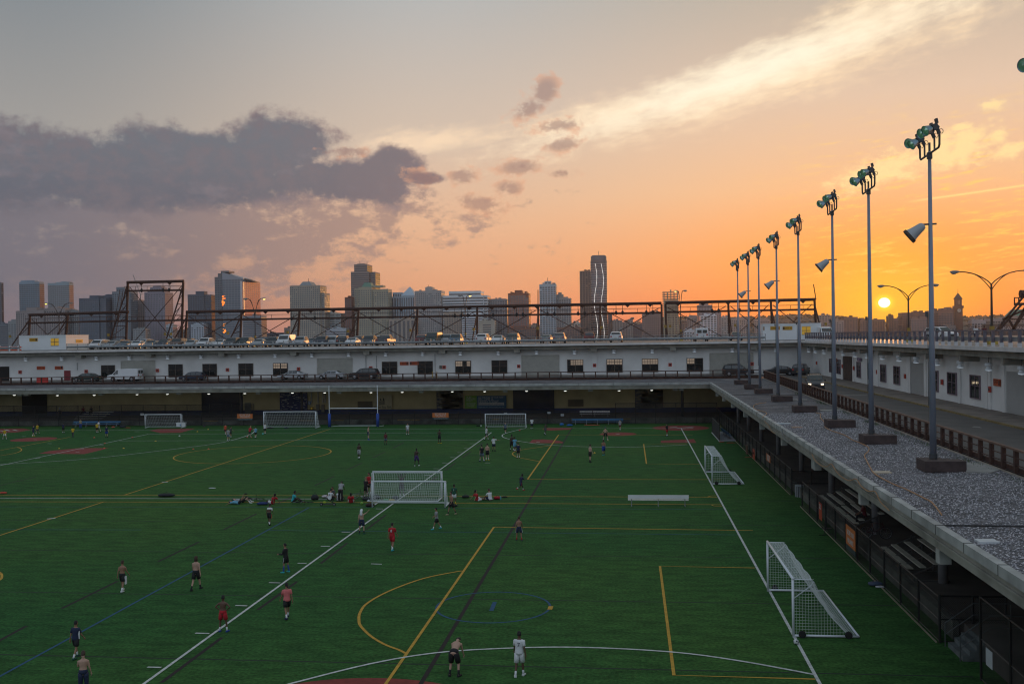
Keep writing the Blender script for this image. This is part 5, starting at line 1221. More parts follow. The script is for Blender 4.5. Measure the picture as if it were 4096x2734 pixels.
cable('tan cable looping over the gravel near the fifth pole', [q5(900, 310), q5(820, 320), q5(755, 345), q5(770, 385), q5(860, 410), q5(905, 435), q5(870, 465), q5(850, 485)], CABLE, .028)
cable('thin dark cable stretched across the gravel from the roof edge', [q5(480, 222), q5(800, 224), q5(1290, 224)], BLACK, .02)
cable('dark cable crossing the near gravel at the right edge', [r6(1560, 146), r6(1900, 150), r6(2300, 156)], BLACK, .03)
def fcable(label, pts, m, r=.025):
    """pts: (px, py, distance along Y) hanging just outside the roof edge"""
    o = [wp(*p) for p in pts]; tag(MB().tube(o, r, 5).build('cable', m), label, 'cable')
ex = lambda px, py: xp(px, py, roof_edge_x(60)-.12)
def ecable(label, pts, m, r=.022):
    g = []
    for p in pts:
        y = xp(*p, 11.1).y; g.append(xp(*p, roof_edge_x(y)-.10))
    o = []
    for i in range(len(g)-1):
        p0, p1, p2, p3 = g[max(i-1, 0)], g[i], g[i+1], g[min(i+2, len(g)-1)]
        for k in range(5): t = k/5; o.append(.5*((2*p1)+(p2-p0)*t+(2*p0-5*p1+4*p2-p3)*t*t+(3*p1-p0-3*p2+p3)*t**3))
    tag(MB().tube(o+[g[-1]], r, 5).build('cable', m), label, 'cable')
ecable('tan cable sagging below the roof edge beside the first two bleachers', [q5(1420, 900), q5(1460, 975), q5(1530, 1030), q5(1590, 1040), q5(1640, 1010), q5(1700, 1100), q5(1770, 1165), q5(1850, 1200), q5(1920, 1180), q5(1980, 1260), q5(2060, 1320), q5(2140, 1325), q5(2200, 1440), q5(2300, 1540)], CABLE)
ecable('grey cable loops over the roof edge above the far bleachers', [q5(875, 520), q5(930, 580), q5(960, 640), q5(1000, 660)], CABLE); ecable('looped grey hose hanging from the roof edge', [q5(1060, 580), q5(1090, 690), q5(1120, 740), q5(1180, 748)], mat('grey hose', (.2, .21, .22)))

# ================================================================ lamps under the canopies
LIT = mat('lit lamp glass', (1, 1, 1), var=0, emit=(.95, .95, .88), es=3.5)
LGR = mat('lamp housing white', (.78, .82, .85), rough=.4, var=.04)
def small_lamp(name, label, loc, r, lit, group):
    root = thing(name, label, 'lamp', loc, 0, group)
    MB().lathe([(r*.35, 0), (r*.95, -.04), (r*1.0, -.26), (r*.55, -.32), (r*.55, -.38), (r*.9, -.50), (r*1.0, -.56)], 12).build('housing', LGR, root, True)
    MB().lathe([(r*.86, -.57), (r*.8, -.62), (.02, -.66)], 12).build('lens', LIT if lit else mat('dim lens', (.6, .63, .62), rough=.3, var=0, emit=(.7, .85, 1), es=.25), root, True)
    MB().tube([(0, 0, 0), (0, 0, .45)], .03, 5).build('stem', STEEL, root)
def canopy_lamp(label, px, py, g):
    p = wp(px, py, 147.5); root = thing('canopy_lamp', label, 'lamp', (p.x, 147.5, p.z), 0, g)
    MB().lathe([(.12, .35), (.24, .10), (.24, .03)], 12).build('housing', LGR, root, True); MB().ell((0, 0, .0), .20, .20, .05, 12, 6).build('lens', LIT, root, True); MB().tube([(0, 0, .35), (0, 0, 5.3-p.z)], .03, 5).build('stem', STEEL, root)
    l = bpy.data.lights.new('lamp_light', 'POINT'); l.energy = 16; l.shadow_soft_size = .15; l.color = (1, .93, .78); lo = bpy.data.objects.new('lamp_light', l); COL.objects.link(lo); lo.parent = root; lo.location = (0, 0, -.25)
cl = [q1(163, 228), q1(655, 231), q1(1074, 228), q1(1563, 220), q1(1908, 217), q2(100, 214), q2(510, 208), q2(1053, 203), q2(1422, 200), q2(1950, 197), q2(2305, 194), q3(1166, 188), q3(1535, 186), q3(2013, 182), q4(173, 180), q4(788, 176), q4(1160, 172)]
for i, p in enumerate(cl): canopy_lamp('glowing round lamp under the far canopy, %s lit lamp from the left' % ORD[i], p[0], p[1], 'lit lamps under the far canopy')
hl = [u1(292, 1298), u1(703, 1294), u1(1097, 1288), u1(1474, 1284), u1(1911, 1276), u1(2291, 1270), u2(441, 1262), u2(856, 1258), u2(1274, 1252), u2(1694, 1246), u2(2117, 1240), u3(257, 1237), u3(686, 1232), u3(1120, 1227), u3(1556, 1222), u3(1989, 1217), u4(157, 1210), u4(595, 1206), u4(1077, 1197), u4(1506, 1193), u4(2005, 1190)]
for i, p in enumerate(hl):
    q = wp(p[0], p[1], 160.9); small_lamp('bell_lamp', 'white bell lamp under the far deck edge, %s from the left' % ORD[i], (q.x, 160.9, q.z+.3), .34, False, 'bell lamps under the deck edge')
for i, (px, py) in enumerate([(90, 1092), (160, 1098), (251, 1107), (451, 1124), (575, 1136), (703, 1147), (858, 1160), (1035, 1177), (1213, 1192), (1430, 1214), (1675, 1236), (1973, 1262), (2318, 1297)]):
    q = xp(*u5(px, py), 28.3); small_lamp('bell_lamp', 'white bell lamp under the right deck edge, %s from the corner' % ORD[i], (28.3, q.y, q.z+.25), .30, False, 'bell lamps under the deck edge')

# ================================================================ signs
board('exit_sign', 'orange EXIT sign with a left-pointing arrow on the white wall', 'sign', wp(*u2(2258, 0), 161.4).x, wp(*u3(77, 0), 161.4).x, wp(*u3(0, 1368), 161.4).z, wp(*u3(0, 1330), 161.4).z, 161.44, OSG, [('#l', .08, .46, .25, .10), ('EXIT', .27, .32, .38, .42), ('#b', .76, .2, .38, .16)])
board('exit_sign', 'orange EXIT sign with a right-pointing arrow on the white wall', 'sign', wp(*u3(90, 0), 161.4).x, wp(*u3(190, 0), 161.4).x, wp(*u3(0, 1368), 161.4).z, wp(*u3(0, 1329), 161.4).z, 161.44, OSG, [('#b', .06, .2, .38, .16), ('EXIT', .28, .32, .38, .42), ('#r', .78, .46, .25, .10)])
board('exit_sign', 'orange EXIT sign left of the red door at the far left', 'sign', wp(*u1(394, 0), 161.4).x, wp(*u1(488, 0), 161.4).x, wp(*u1(440, 1419), 161.4).z, wp(*u1(440, 1381), 161.4).z, 161.44, OSG, [('EXIT', .1, .3, .36, .5), ('#r', .7, .46, .25, .12)])
board('stairs_sign', 'orange STAIRS sign nearest the red door', 'sign', wp(*u1(600, 0), 161.4).x, wp(*u1(693, 0), 161.4).x, wp(*u1(650, 1417), 161.4).z, wp(*u1(650, 1379), 161.4).z, 161.44, OSG, [('STAIRS', .08, .3, .34, .62), ('#b', .76, .25, .42, .18)])
RBX = mat('fire box red', (.42, .05, .03), rough=.5)
rb = [u1(228, 1446), u1(982, 1438), u1(1795, 1427), u2(312, 1419), u2(1124, 1409), u2(1947, 1399), u3(503, 1390), u3(1354, 1381), u3(2219, 1370), u4(800, 1362), u4(1733, 1353)]
for i, p in enumerate(rb):
    q = wp(p[0], p[1], 161.4); r_ = thing('fire_call_box', 'small orange-red box on the far white wall, %s from the left' % ORD[i], 'fire box', (q.x, 161.44, q.z), 0, 'red boxes on the white wall')
    MB().box(-.27, .27, -.10, 0, -.27, .27).build('panel', RBX, r_); MB().box(-.13, .13, -.12, -.101, -.12, .12).build('symbol', INK, r_)
q = wp(*u3(464, 1388), 161.4); tag(MB().box(q.x-.2, q.x+.2, 161.3, 161.44, q.z-.25, q.z+.25).build('meter_box', mat('box grey', (.13, .13, .11))), 'small grey box beside a red box on the white wall', 'meter box')
for x in (1470/2.851+1600-1100/2.851, ): pass
for i, px in enumerate((u3(369, 0)[0], u3(421, 0)[0], u2(2040, 0)[0])):
    q = wp(px, 1495, 160.3); o = tag(MB().lathe([(.07, 0), (.07, .95), (.05, 1.0)], 8).build('bollard', mat('yellow bollard', (.45, .28, .04), rough=.6)), ['thin yellow bollard left of the downpipe', 'thin yellow bollard right of the downpipe', 'thin yellow bollard behind the black car'][i], 'bollard', 'yellow bollards on the far road'); o.location = (q.x, 160.3, 6.1)
xs = [(u5(2025, 1395), u5(2093, 1478))]
a, b = xp(*u5(2022, 1440), 28.9), xp(*u5(2094, 1440), 28.9); zt, zb = xp(*u5(2060, 1398), 28.9).z, xp(*u5(2060, 1472), 28.9).z
board('exit_sign', 'square orange sign with dark lettering at the right edge of the white wall', 'sign', a.y, b.y, zb, zt, 28.92, OSG, [('EXIT', .08, .38, .4, .6), ('#b', .76, .14, (zt-zb)*.7, .17)], axis='x')
a, b = xp(*u5(365, 1210), 28.9), xp(*u5(388, 1210), 28.9)
board('exit_sign', 'small orange sign near the road corner on the right white wall', 'sign', a.y, b.y, 8.55, 9.0, 28.92, OSG, [('#b', .1, .2, .25, .8)], axis='x')
a, b = xp(*u5(598, 1195), 28.85), xp(*u5(638, 1195), 28.85); board('notice_sign', 'purple notice above a window near the brown doorway', 'sign', a.y, b.y, 8.95, 9.35, 28.85, mat('purple notice', (.16, .12, .22), rough=.5), [('P', .4, .2, .3, 0)], ink=WHITE, axis='x')
for i, (px, py) in enumerate([(441, 1265), (560, 1285), (804, 1325), (1097, 1370), (1483, 1430), (172, 1231), (1985, 1506)]):
    q = xp(*u5(px, py), 28.88); r_ = thing('fire_call_box', 'small red box on the right white wall, %s' % ['left of the brown doorway', 'right of the brown doorway', 'between the first two window pairs', 'beside the pilaster before the roller door', 'nearest the thick light pole', 'above the parked minivan at the corner', 'lowest, under the square orange sign'][i], 'fire box', (28.93, q.y, q.z), 0, 'red boxes on the white wall')
    MB().box(-.12, 0, -.2, .2, -.24, .24).build('panel', RBX, r_); MB().box(-.14, -.121, -.1, .1, -.1, .1).build('symbol', INK, r_)
# banners under the far canopy
def ww(f, x, y, Y=153.45): return wp(*f(x, y), Y)
A, B = ww(q3, 1447, 378), ww(q3, 1782, 232)
PT = mat('pale banner lettering', (.36, .38, .38), rough=.6, var=0)
r_ = board('park_banner', 'dark blue banner reading BECOME A FRIEND TODAY', 'banner', A.x, B.x, A.z, B.z, 153.44, mat('banner blue', (.012, .075, .15), rough=.6), [('GET THE MOST OF YOUR PARK!', .06, .80, .42, .84), ('BECOME A', .06, .60, .68, .50), ('FRIEND TODAY.', .06, .41, .68, .70), ('#b', .06, .24, .44, .86), ('Support your park. Friends of Hudson River Park', .06, .08, .22, .86)], ink=PT)
text('lettering', 'hudsonriverpark.org/friends', .42, mat('banner blue', (.012, .075, .15)), r_, ((B.x-A.x)*.09, -.055, (B.z-A.z)*.265), wide=(B.x-A.x)*.80)
A, B = ww(q3, 1313, 378), ww(q3, 1445, 232)
board('park_banner', 'green banner reading PLAY EXPLORE ENJOY', 'banner', A.x, B.x, A.z, B.z, 153.44, mat('banner green', (.10, .24, .015), rough=.6), [('PLAY', .14, .80, .42, .42), ('EXPLORE', .14, .68, .42, .76), ('ENJOY', .14, .56, .42, .52), ('FRIENDSHIP', .14, .34, .30, .76), ('IS A GAME', .14, .23, .30, .68), ('CHANGER', .14, .12, .30, .64)], ink=PT)
A, B = ww(q3, 262, 386), ww(q3, 478, 222)
r_ = board('park_banner', 'pale banner with a line drawing of waves over the words Hudson River Park', 'banner', A.x, B.x, A.z, B.z, 153.44, mat('banner cream', (.34, .31, .20), rough=.6), [('Hudson River Park', .06, .06, .62, .90)], ink=mat('dark green ink', (.03, .045, .04), rough=.6, var=0))
w, h = B.x-A.x, B.z-A.z; lg = MB()
for k in range(4):
    pts = [Vector((w*(.34+.28*t), -.045, h*(.26+.07*k+.10*t+.02*math.sin(t*6.3)))) for t in [i/14 for i in range(15)]]
    for a_, b_ in zip(pts, pts[1:]): lg.quad(a_, b_, b_+Vector((0, 0, .09)), a_+Vector((0, 0, .09)))
for x0, x1, z0, z1 in ((.46, .47, .55, .92), (.52, .60, .58, .88), (.38, .45, .60, .80), (.55, .62, .62, .78)): lg.poly([(w*x0, -.045, h*z0), (w*x1, -.045, h*(z0+.03)), (w*(x0+.01), -.045, h*z1)])
lg.build('symbol', mat('dark green ink', (.03, .045, .04)), r_)
OB = mat('orange banner', (.50, .14, .03), rough=.6, var=.1)
def secure(lab, f, x0, x1, t, b, Y=142.95):
    A, B = wp(*f(x0, b), Y), wp(*f(x1, t), Y); r_ = board('warning_banner', lab, 'banner', A.x, B.x, A.z, B.z, Y, OB, [('SECURE YOUR', .15, .55, .42, .70), ('VALUABLES', .19, .14, .42, .62)], ink=mat('banner white ink', (.5, .5, .48), rough=.6, var=0), t=.02)
    w = B.x-A.x; MB().box(0, w, -.02, 0, -.28, -.005).build('strip', mat('dark green strip', (.02, .045, .05), rough=.6), r_); text('lettering', 'THE PARK IS NOT RESPONSIBLE FOR LOST ITEMS', .14, mat('banner white ink', (.5, .5, .48)), r_, (.2, -.03, -.2), wide=w*.85)
secure('orange SECURE YOUR VALUABLES banner on the fence left of the big far goal', q2, 425, 600, 440, 492); secure('orange SECURE YOUR VALUABLES banner on the fence right of the rugby posts', q3, 940, 1124, 428, 482)
for i, (f, a, b, t, bo, lab) in enumerate(((q1, 1603, 1640, 434, 456, 'small white notice on the fence left of the far left goal'), (q4, 122, 158, 441, 464, 'small white notice on the fence by the blue bags'), (q3, 1757, 1790, 425, 442, 'small white notice above the right far goal'), (q3, 2252, 2286, 417, 438, 'small white notice beside the dark roller door'))):
    A, B = wp(*f(a, bo), 142.9), wp(*f(b, t), 142.9); board('notice_sign', lab, 'sign', A.x, B.x, A.z, B.z, 142.9, mat('notice white', (.42, .45, .47), rough=.5), [('NO PETS', .12, .4, .16, .75)], t=.02, group='white notices on the far fence')
A, B = ww(q2, 1232, 336), ww(q2, 1262, 295); board('notice_sign', 'small blue notice on the cream wall beside the flaked shutter', 'sign', A.x, B.x, A.z, B.z, 153.44, mat('notice blue', (.03, .12, .28), rough=.5), [('RULES', .15, .6, .25, .7), ('#b', .2, .15, .3, .6)], ink=PT)
# ================================================================ cars (front points to local +Y)
TYRE = mat('tyre rubber', (.015, .015, .016), rough=.85); RIM = mat('wheel rim', (.35, .36, .38), rough=.3, metal=.7)
CGL = mat('car glass', (.015, .02, .022), rough=.20, var=0, spec=1.0); HLM = mat('headlight glass', (.45, .47, .48), rough=.3, var=0, spec=1.0)
HLIT = mat('headlight lit', (1, .9, .7), var=0, emit=(1, .78, .5), es=7); TLM = mat('tail light red', (.35, .02, .015), rough=.2, var=0, spec=1.0)
TRIM = mat('car black trim', (.02, .02, .022), rough=.5)
# stations: (y, z belt, z roof, roof half width factor)
TYPES = {
 'sedan': (.90, 2.35, .32, [(-2.35, .62, .64, .9), (-2.28, .92, .94, .9), (-1.75, 1.0, 1.03, .88), (-1.05, .97, 1.38, .70), (-.2, .95, 1.44, .72), (.45, .93, 1.38, .72), (1.15, .92, .97, .86), (2.05, .80, .83, .84), (2.32, .62, .64, .8)], (3, 5), 2, 6),
 'suv': (.95, 2.35, .37, [(-2.35, .8, .82, .92), (-2.32, 1.08, 1.12, .9), (-2.05, 1.10, 1.66, .74), (-1.0, 1.08, 1.76, .77), (.0, 1.06, 1.75, .77), (.5, 1.05, 1.66, .76), (1.2, 1.05, 1.10, .9), (2.15, .98, 1.0, .86), (2.35, .72, .74, .82)], (2, 5), 1, 6),
 'minivan': (.97, 2.45, .35, [(-2.45, .8, .82, .92), (-2.42, 1.05, 1.10, .9), (-2.2, 1.07, 1.68, .78), (-1.0, 1.05, 1.76, .80), (.3, 1.02, 1.74, .79), (.85, 1.0, 1.60, .77), (1.6, 1.0, 1.05, .88), (2.25, .88, .9, .84), (2.45, .65, .67, .8)], (2, 5), 1, 6),
 'van': (1.0, 2.75, .36, [(-2.75, .8, .82, .97), (-2.74, 1.15, 1.95, .92), (-2.6, 1.18, 2.08, .90), (-.6, 1.18, 2.1, .90), (.75, 1.15, 2.05, .88), (1.1, 1.12, 1.92, .84), (1.85, 1.12, 1.2, .9), (2.6, 1.0, 1.04, .88), (2.75, .7, .72, .84)], (4, 5), 1, 6),
 'pickup': (.98, 2.75, .38, [(-2.75, .8, .82, .95), (-2.72, 1.15, 1.17, .95), (-1.0, 1.15, 1.17, .95), (-.85, 1.12, 1.72, .76), (.1, 1.1, 1.82, .78), (.55, 1.1, 1.74, .77), (1.25, 1.1, 1.15, .9), (2.5, 1.02, 1.05, .88), (2.75, .75, .77, .84)], (3, 5), 2, 6),
}
PROTO = {}
def car_proto(kind):
    if kind in PROTO: return PROTO[kind]
    w, L, rw, st, cab, rear_i, cowl_i = TYPES[kind]; b = MB(); rings = []
    for y, zb, zr, rf in st:
        end = abs(y) > L-.02; ww_ = w*(.90 if end else 1.0); zlow = .28 if not end else .36
        rings.append([(-ww_*.92, y, zlow), (-ww_, y, .42), (-ww_, y, zb*.72), (-ww_*.96, y, zb), (-w*rf, y, zr-.03), (-w*rf*.8, y, zr), (w*rf*.8, y, zr), (w*rf, y, zr-.03), (ww_*.96, y, zb), (ww_, y, zb*.72), (ww_, y, .42), (ww_*.92, y, zlow)])
    b.loft(rings); parts = {'body': b}
    def pt(i, side, t): # between belt and roof rail
        y, zb, zr, rf = st[i]; a = Vector((side*w*.96, y, zb)); c = Vector((side*w*rf, y, zr-.03)); return a.lerp(c, t)
    sw = []
    for side in (-1, 1):
        for i in range(cab[0], cab[1]):
            if kind == 'van' and i < 4: continue
            a, b2, c, d0 = pt(i, side, .10), pt(i+1, side, .10), pt(i+1, side, .86), pt(i, side, .86)
            e = Vector((side*.022, 0, .01)); q = MB(); m_ = .05
            a = a.lerp(b2, m_); d0 = d0.lerp(c, m_); b2 = b2.lerp(a, m_); c = c.lerp(d0, m_); q.quad(a+e, b2+e, c+e, d0+e); sw.append(q)
        i = cab[1]; a, c = pt(i, side, .1), pt(i, side, .8); f = pt(i+1, side, .9); e = Vector((side*.02, 0, .01)); q = MB(); q.poly([a+e+Vector((0, .03, 0)), a.lerp(f, .8)+e, c+e+Vector((0, .03, 0))]); sw.append(q)
    def slope(i, j, t0, t1, dy):
        yi, bi, ri, fi = st[i]; yj, bj, rj, fj = st[j]; A = [Vector((s*w*fi*.88, yi, ri)) for s in (-1, 1)]; B = [Vector((s*w*fj*.86, yj, rj)) for s in (-1, 1)]
        e = Vector((0, dy, .02)); return MB().quad(A[0].lerp(B[0], t0)+e, A[1].lerp(B[1], t0)+e, A[1].lerp(B[1], t1)+e, A[0].lerp(B[0], t1)+e)
    ws = slope(cab[1], cowl_i, .06, .88, .015); rw_ = slope(cab[0], rear_i, .08, .85 if kind in ('sedan', 'pickup') else .8, -.02)
    wheels = []
    for sx in (-1, 1):
        for sy in (-1, 1):
            yc = sy*L*.60-(.05 if sy > 0 else 0); ty = MB().lathe([(rw*.6, 0), (rw, .02), (rw, .2), (rw*.62, .225)], 16, (sx*(w-.20), yc, rw), (sx, 0, 0)); ri = MB().lathe([(rw*.6, 0), (rw*.6, .018), (rw*.15, .03)], 10, (sx*(w+.02), yc, rw), (sx, 0, 0))
            ar = MB(); pts = [(sx*(w+.006), yc+math.cos(a)*(rw+.07), max(.3, rw+math.sin(a)*(rw+.07))) for a in [math.pi*i/12 for i in range(13)]]; ar.poly(pts); wheels.append((ty, ri, ar))
    y, zb, zr, rf = st[-2]
    lights = []
    for s in (-1, 1): lights.append(MB().box(min(s*w*.55, s*w*.86), max(s*w*.55, s*w*.86), L-.12, L+.012, zb*.70, zb*.86))
    grille = MB().box(-w*.5, w*.5, L-.1, L+.015, zb*.52, zb*.80); bump = MB().box(-w*.86, w*.86, L-.1, L+.03, .36, .50)
    y, zb, zr, rf = st[1]; tails = []
    for s in (-1, 1): tails.append(MB().box(min(s*w*.62, s*w*.88), max(s*w*.62, s*w*.88), -L-.012, -L+.15, zb*.78, zb*(1.02 if kind in ('suv', 'minivan', 'van') else .95)))
    plate = MB().box(-.2, .2, -L-.02, -L+.1, .58, .70)
    mir = [MB().box(min(s*(w+.0), s*(w+.18)), max(s*(w+.0), s*(w+.18)), st[cab[1]][0]+.22, st[cab[1]][0]+.32, st[cab[1]][1]+.0, st[cab[1]][1]+.14) for s in (-1, 1)]
    PROTO[kind] = (parts, sw, ws, rw_, wheels, lights, grille, bump, tails, plate, mir); return PROTO[kind]
MESH = {}
def shared(key, mb, name, m, parent, smooth=False):
    if key not in MESH: o = mb.build(name, m, None, smooth); MESH[key] = o.data
    else: o = bpy.data.objects.new(name, MESH[key]); COL.objects.link(o)
    o.parent = parent; return o
PAINT = {'white': (.62, .63, .64), 'silver': (.36, .38, .40), 'black': (.012, .013, .015), 'dark grey': (.06, .065, .07), 'navy': (.015, .022, .045), 'dark red': (.12, .012, .012), 'brown': (.12, .07, .05), 'grey': (.18, .19, .20), 'dark green': (.02, .035, .03), 'blue grey': (.08, .12, .16)}
def paint(c): return mat('car paint '+c, PAINT[c], rough=.36, metal=.25 if c in ('silver', 'grey', 'blue grey') else .0, var=.03, spec=.45)
def car(kind, colour, label, loc, rz, group=None, lit=False, rack=False):
    P_ = car_proto(kind); root = thing({'sedan': 'sedan', 'suv': 'sport_utility_vehicle', 'minivan': 'minivan', 'van': 'cargo_van', 'pickup': 'pickup_truck'}[kind], label, {'van': 'van', 'pickup': 'truck'}.get(kind, 'car'), loc, rz, group)
    body = shared(kind+'body', P_[0]['body'], 'body', None, root)
    if not body.data.materials: body.data.materials.append(paint('white'))
    body.material_slots[0].link = 'OBJECT'; body.material_slots[0].material = paint(colour)
    for i, q in enumerate(P_[1]): shared(kind+'sw%d' % i, q, 'side_window', CGL, root)
    shared(kind+'ws', P_[2], 'windshield', CGL, root)
    if kind != 'van': shared(kind+'rw', P_[3], 'rear_window', CGL, root)
    else: shared(kind+'rw', MB().box(-.75, -.08, -2.77, -2.7, 1.3, 1.8).box(.08, .75, -2.77, -2.7, 1.3, 1.8), 'rear_window', CGL, root)
    for i, (a, b, c) in enumerate(P_[4]):
        wh = shared(kind+'ty%d' % i, a, 'wheel', TYRE, root); shared(kind+'ri%d' % i, b, 'rim', RIM, wh); shared(kind+'ar%d' % i, c, 'wheel_arch', TRIM, root)
    for i, q in enumerate(P_[5]): shared(kind+'hl%d' % i+str(lit), q, 'headlight', HLIT if lit else HLM, root)
    shared(kind+'gr', P_[6], 'grille', TRIM, root); shared(kind+'bu', P_[7], 'bumper', TRIM if kind in ('van', 'suv') else mat('bumper grey', (.15, .15, .16), rough=.5), root)
    for i, q in enumerate(P_[8]): shared(kind+'tl%d' % i, q, 'tail_light', TLM, root)
    shared(kind+'pl', P_[9], 'licence_plate', mat('plate yellow', (.42, .32, .10), rough=.5), root)
    for i, q in enumerate(P_[10]): shared(kind+'mi%d' % i, q, 'mirror', TRIM, root)
    if rack: MB().box(-.62, -.57, -1.6, .4, 1.79, 1.83).box(.57, .62, -1.6, .4, 1.79, 1.83).box(-.62, .62, -.9, -.85, 1.83, 1.86).box(-.62, .62, 0, .05, 1.83, 1.86).build('roof_rack', TRIM, root)
    return root
rc = random.Random(9)
def on_deck(px, Y): return (wp(px, 1370, Y).x, Y, 11.352)
DECK = [ # px centre, Y, type, colour, facing (1 towards us)
 (338, 184, 'suv', 'black'), (398, 184, 'minivan', 'white'), (452, 185, 'sedan', 'silver'), (470, 199, 'suv', 'grey'), (503, 184, 'sedan', 'blue grey'), (528, 200, 'sedan', 'white'), (551, 183, 'sedan', 'white'), (578, 201, 'minivan', 'silver'), (611, 182, 'sedan', 'grey'), (656, 182, 'sedan', 'navy'), (662, 200, 'suv', 'black'),
 (713, 181, 'suv', 'brown'), (752, 200, 'suv', 'dark grey'), (768, 182, 'sedan', 'silver'), (822, 181, 'suv', 'white'), (884, 184, 'sedan', 'white'), (930, 181, 'suv', 'dark grey'), (982, 183, 'suv', 'dark green'), (1038, 182, 'sedan', 'silver'),
 (1092, 181, 'suv', 'dark grey'), (1122, 202, 'suv', 'black'), (1144, 180, 'van', 'white'), (1203, 180, 'suv', 'silver'), (1253, 190, 'sedan', 'blue grey'), (1288, 181, 'suv', 'navy'), (1331, 184, 'minivan', 'silver'), (1376, 184, 'suv', 'black'), (1411, 181, 'sedan', 'white'),
 (1440, 200, 'suv', 'dark grey'), (1478, 180, 'suv', 'dark grey'), (1510, 199, 'suv', 'silver'), (1544, 179, 'pickup', 'dark grey'), (1692, 184, 'minivan', 'dark red'), (1734, 180, 'van', 'dark green'), (1788, 184, 'suv', 'silver'), (1824, 178, 'suv', 'blue grey'),
 (1935, 182, 'suv', 'white'), (1994, 180, 'sedan', 'white'), (2052, 180, 'minivan', 'dark grey'), (2188, 186, 'sedan', 'grey'), (2239, 182, 'suv', 'grey'), (2357, 190, 'suv', 'dark red'), (2466, 183, 'suv', 'white'), (2803, 180, 'van', 'white'), (2944, 183, 'sedan', 'dark grey'), (1062, 205, 'minivan', 'blue grey')]
AWAY = {1935, 2188, 2239, 2357, 2803, 2944, 1692, 2466, 1376, 1544, 1440}
KN = {'sedan': 'sedan', 'suv': 'suv', 'minivan': 'minivan', 'van': 'van', 'pickup': 'pickup truck'}
srt = sorted(DECK)
for i, (px, Y, k, c) in enumerate(srt):
    l = srt[i-1] if i else None; r = srt[i+1] if i+1 < len(srt) else None
    lab = '%s %s' % (c, KN[k])
    if l and r: lab += ' on deck between %s %s and %s %s' % (l[3], KN[l[2]], r[3], KN[r[2]])
    elif r: lab += ' on the deck next to the left stair booth'
    else: lab += ' on the deck, the last before the right stair booth'
    if Y > 195: lab += ', back row'
    rz = (0 if px in AWAY else math.pi)+rc.uniform(-.06, .06)
    car(k, c, lab, on_deck(px, Y-4 if Y < 195 else Y), rz+(.08 if px < 1500 else 0), 'cars parked on the roof deck').scale = (1.1, 1.1, 1.08)
car('suv', 'white', 'white suv with a roof rack behind the right guard rail, under the wide street lamp', tuple(gp(3637, 1356, 11.352)[:2])+(11.352,) if False else (41.5, 138, 11.352), R(-158), None, rack=True)
q = xp(3300, 1352, 33); car('van', 'white', 'white van partly hidden right behind the stair booth corner', (wp(3300, 1350, 165).x, 165, 11.352), R(180))
# cars on the lower roads
def side_car(kind, colour, label, px, Y, rz, **k): q = wp(px, 1500, Y); return car(kind, colour, label, (q.x, Y, 6.104), rz, 'cars on the far elevated road', **k)
side_car('sedan', 'dark green', 'dark sedan beside the red door on the far road', 347, 159.2, R(90))
side_car('van', 'white', 'white cargo van with side windows parked on the far road', 500, 159.2, R(90))
side_car('suv', 'navy', 'navy hatchback alone before the second window on the far road', 770, 159.0, R(90)).scale = (.88, .88, .82)
side_car('sedan', 'silver', 'silver convertible with a dark roof on the far road', 1170, 159.0, R(90))
side_car('sedan', 'silver', 'silver sedan in front of the closed roller door', 1324, 158.8, R(90))
side_car('suv', 'black', 'black suv left of the orange EXIT signs', 1457, 158.6, R(90))
side_car('suv', 'black', 'large black suv before the roller door behind the far light poles', 2952, 156.5, R(-92), rack=True)
side_car('sedan', 'black', 'black sedan parked near the inner corner of the road', 3117, 156.8, R(92))
q = gp(3272, 1516, 6.1); car('minivan', 'black', 'black minivan seen from behind in the road corner', (q.x, 156.0, 6.104), R(-20))
q = gp(3271, 1562, 6.1); car('suv', 'dark grey', 'oncoming suv with lit headlights and a roof rack on the right road', (q.x, q.y+1.5, 6.104), R(172), lit=True, rack=True)
for o in list(COL.objects):
    if o.get('label', '').startswith('silver convertible'):
        MB().loft([[(-.60, -1.3, 1.06), (.60, -1.3, 1.06), (.55, -1.0, 1.41), (-.55, -1.0, 1.41)], [(-.62, .42, 1.41), (.62, .42, 1.41), (.60, .42, 1.44), (-.60, .42, 1.44)]]).build('soft_top', TRIM, o)
        MB().box(-.64, .64, -1.02, .42, 1.40, 1.47).build('soft_top', TRIM, o)

# ================================================================ fences
def chain_mat():
    m = bpy.data.materials.new('chain link mesh'); m.use_nodes = True; t = m.node_tree; b = t.nodes['Principled BSDF']
    b.inputs['Base Color'].default_value = (.012, .012, .013, 1); b.inputs['Roughness'].default_value = .6
    tcn = t.nodes.new('ShaderNodeTexCoord'); sx = t.nodes.new('ShaderNodeSeparateXYZ'); t.links.new(tcn.outputs['Object'], sx.inputs[0])
    def mth(op, a, c=None):
        n = t.nodes.new('ShaderNodeMath'); n.operation = op
        for i, v in enumerate((a, c)):
            if v is None: continue
            if isinstance(v, (int, float)): n.inputs[i].default_value = v
            else: t.links.new(v, n.inputs[i])
        return n.outputs[0]
    h = mth('ADD', sx.outputs[0], sx.outputs[1]); z = sx.outputs[2]; res = []
    for s in (1, -1):
        u = mth('MULTIPLY', mth('ADD', h, mth('MULTIPLY', z, s)), 14.0); fr = mth('FRACT', u); res.append(mth('LESS_THAN', fr, .20))
    mx = mth('MAXIMUM', res[0], res[1]); tr = t.nodes.new('ShaderNodeBsdfTransparent'); ms = t.nodes.new('ShaderNodeMixShader')
    t.links.new(mx, ms.inputs[0]); t.links.new(tr.outputs[0], ms.inputs[1]); t.links.new(b.outputs[0], ms.inputs[2]); t.links.new(ms.outputs[0], t.nodes['Material Output'].inputs[0]); return m
CHAIN = chain_mat()
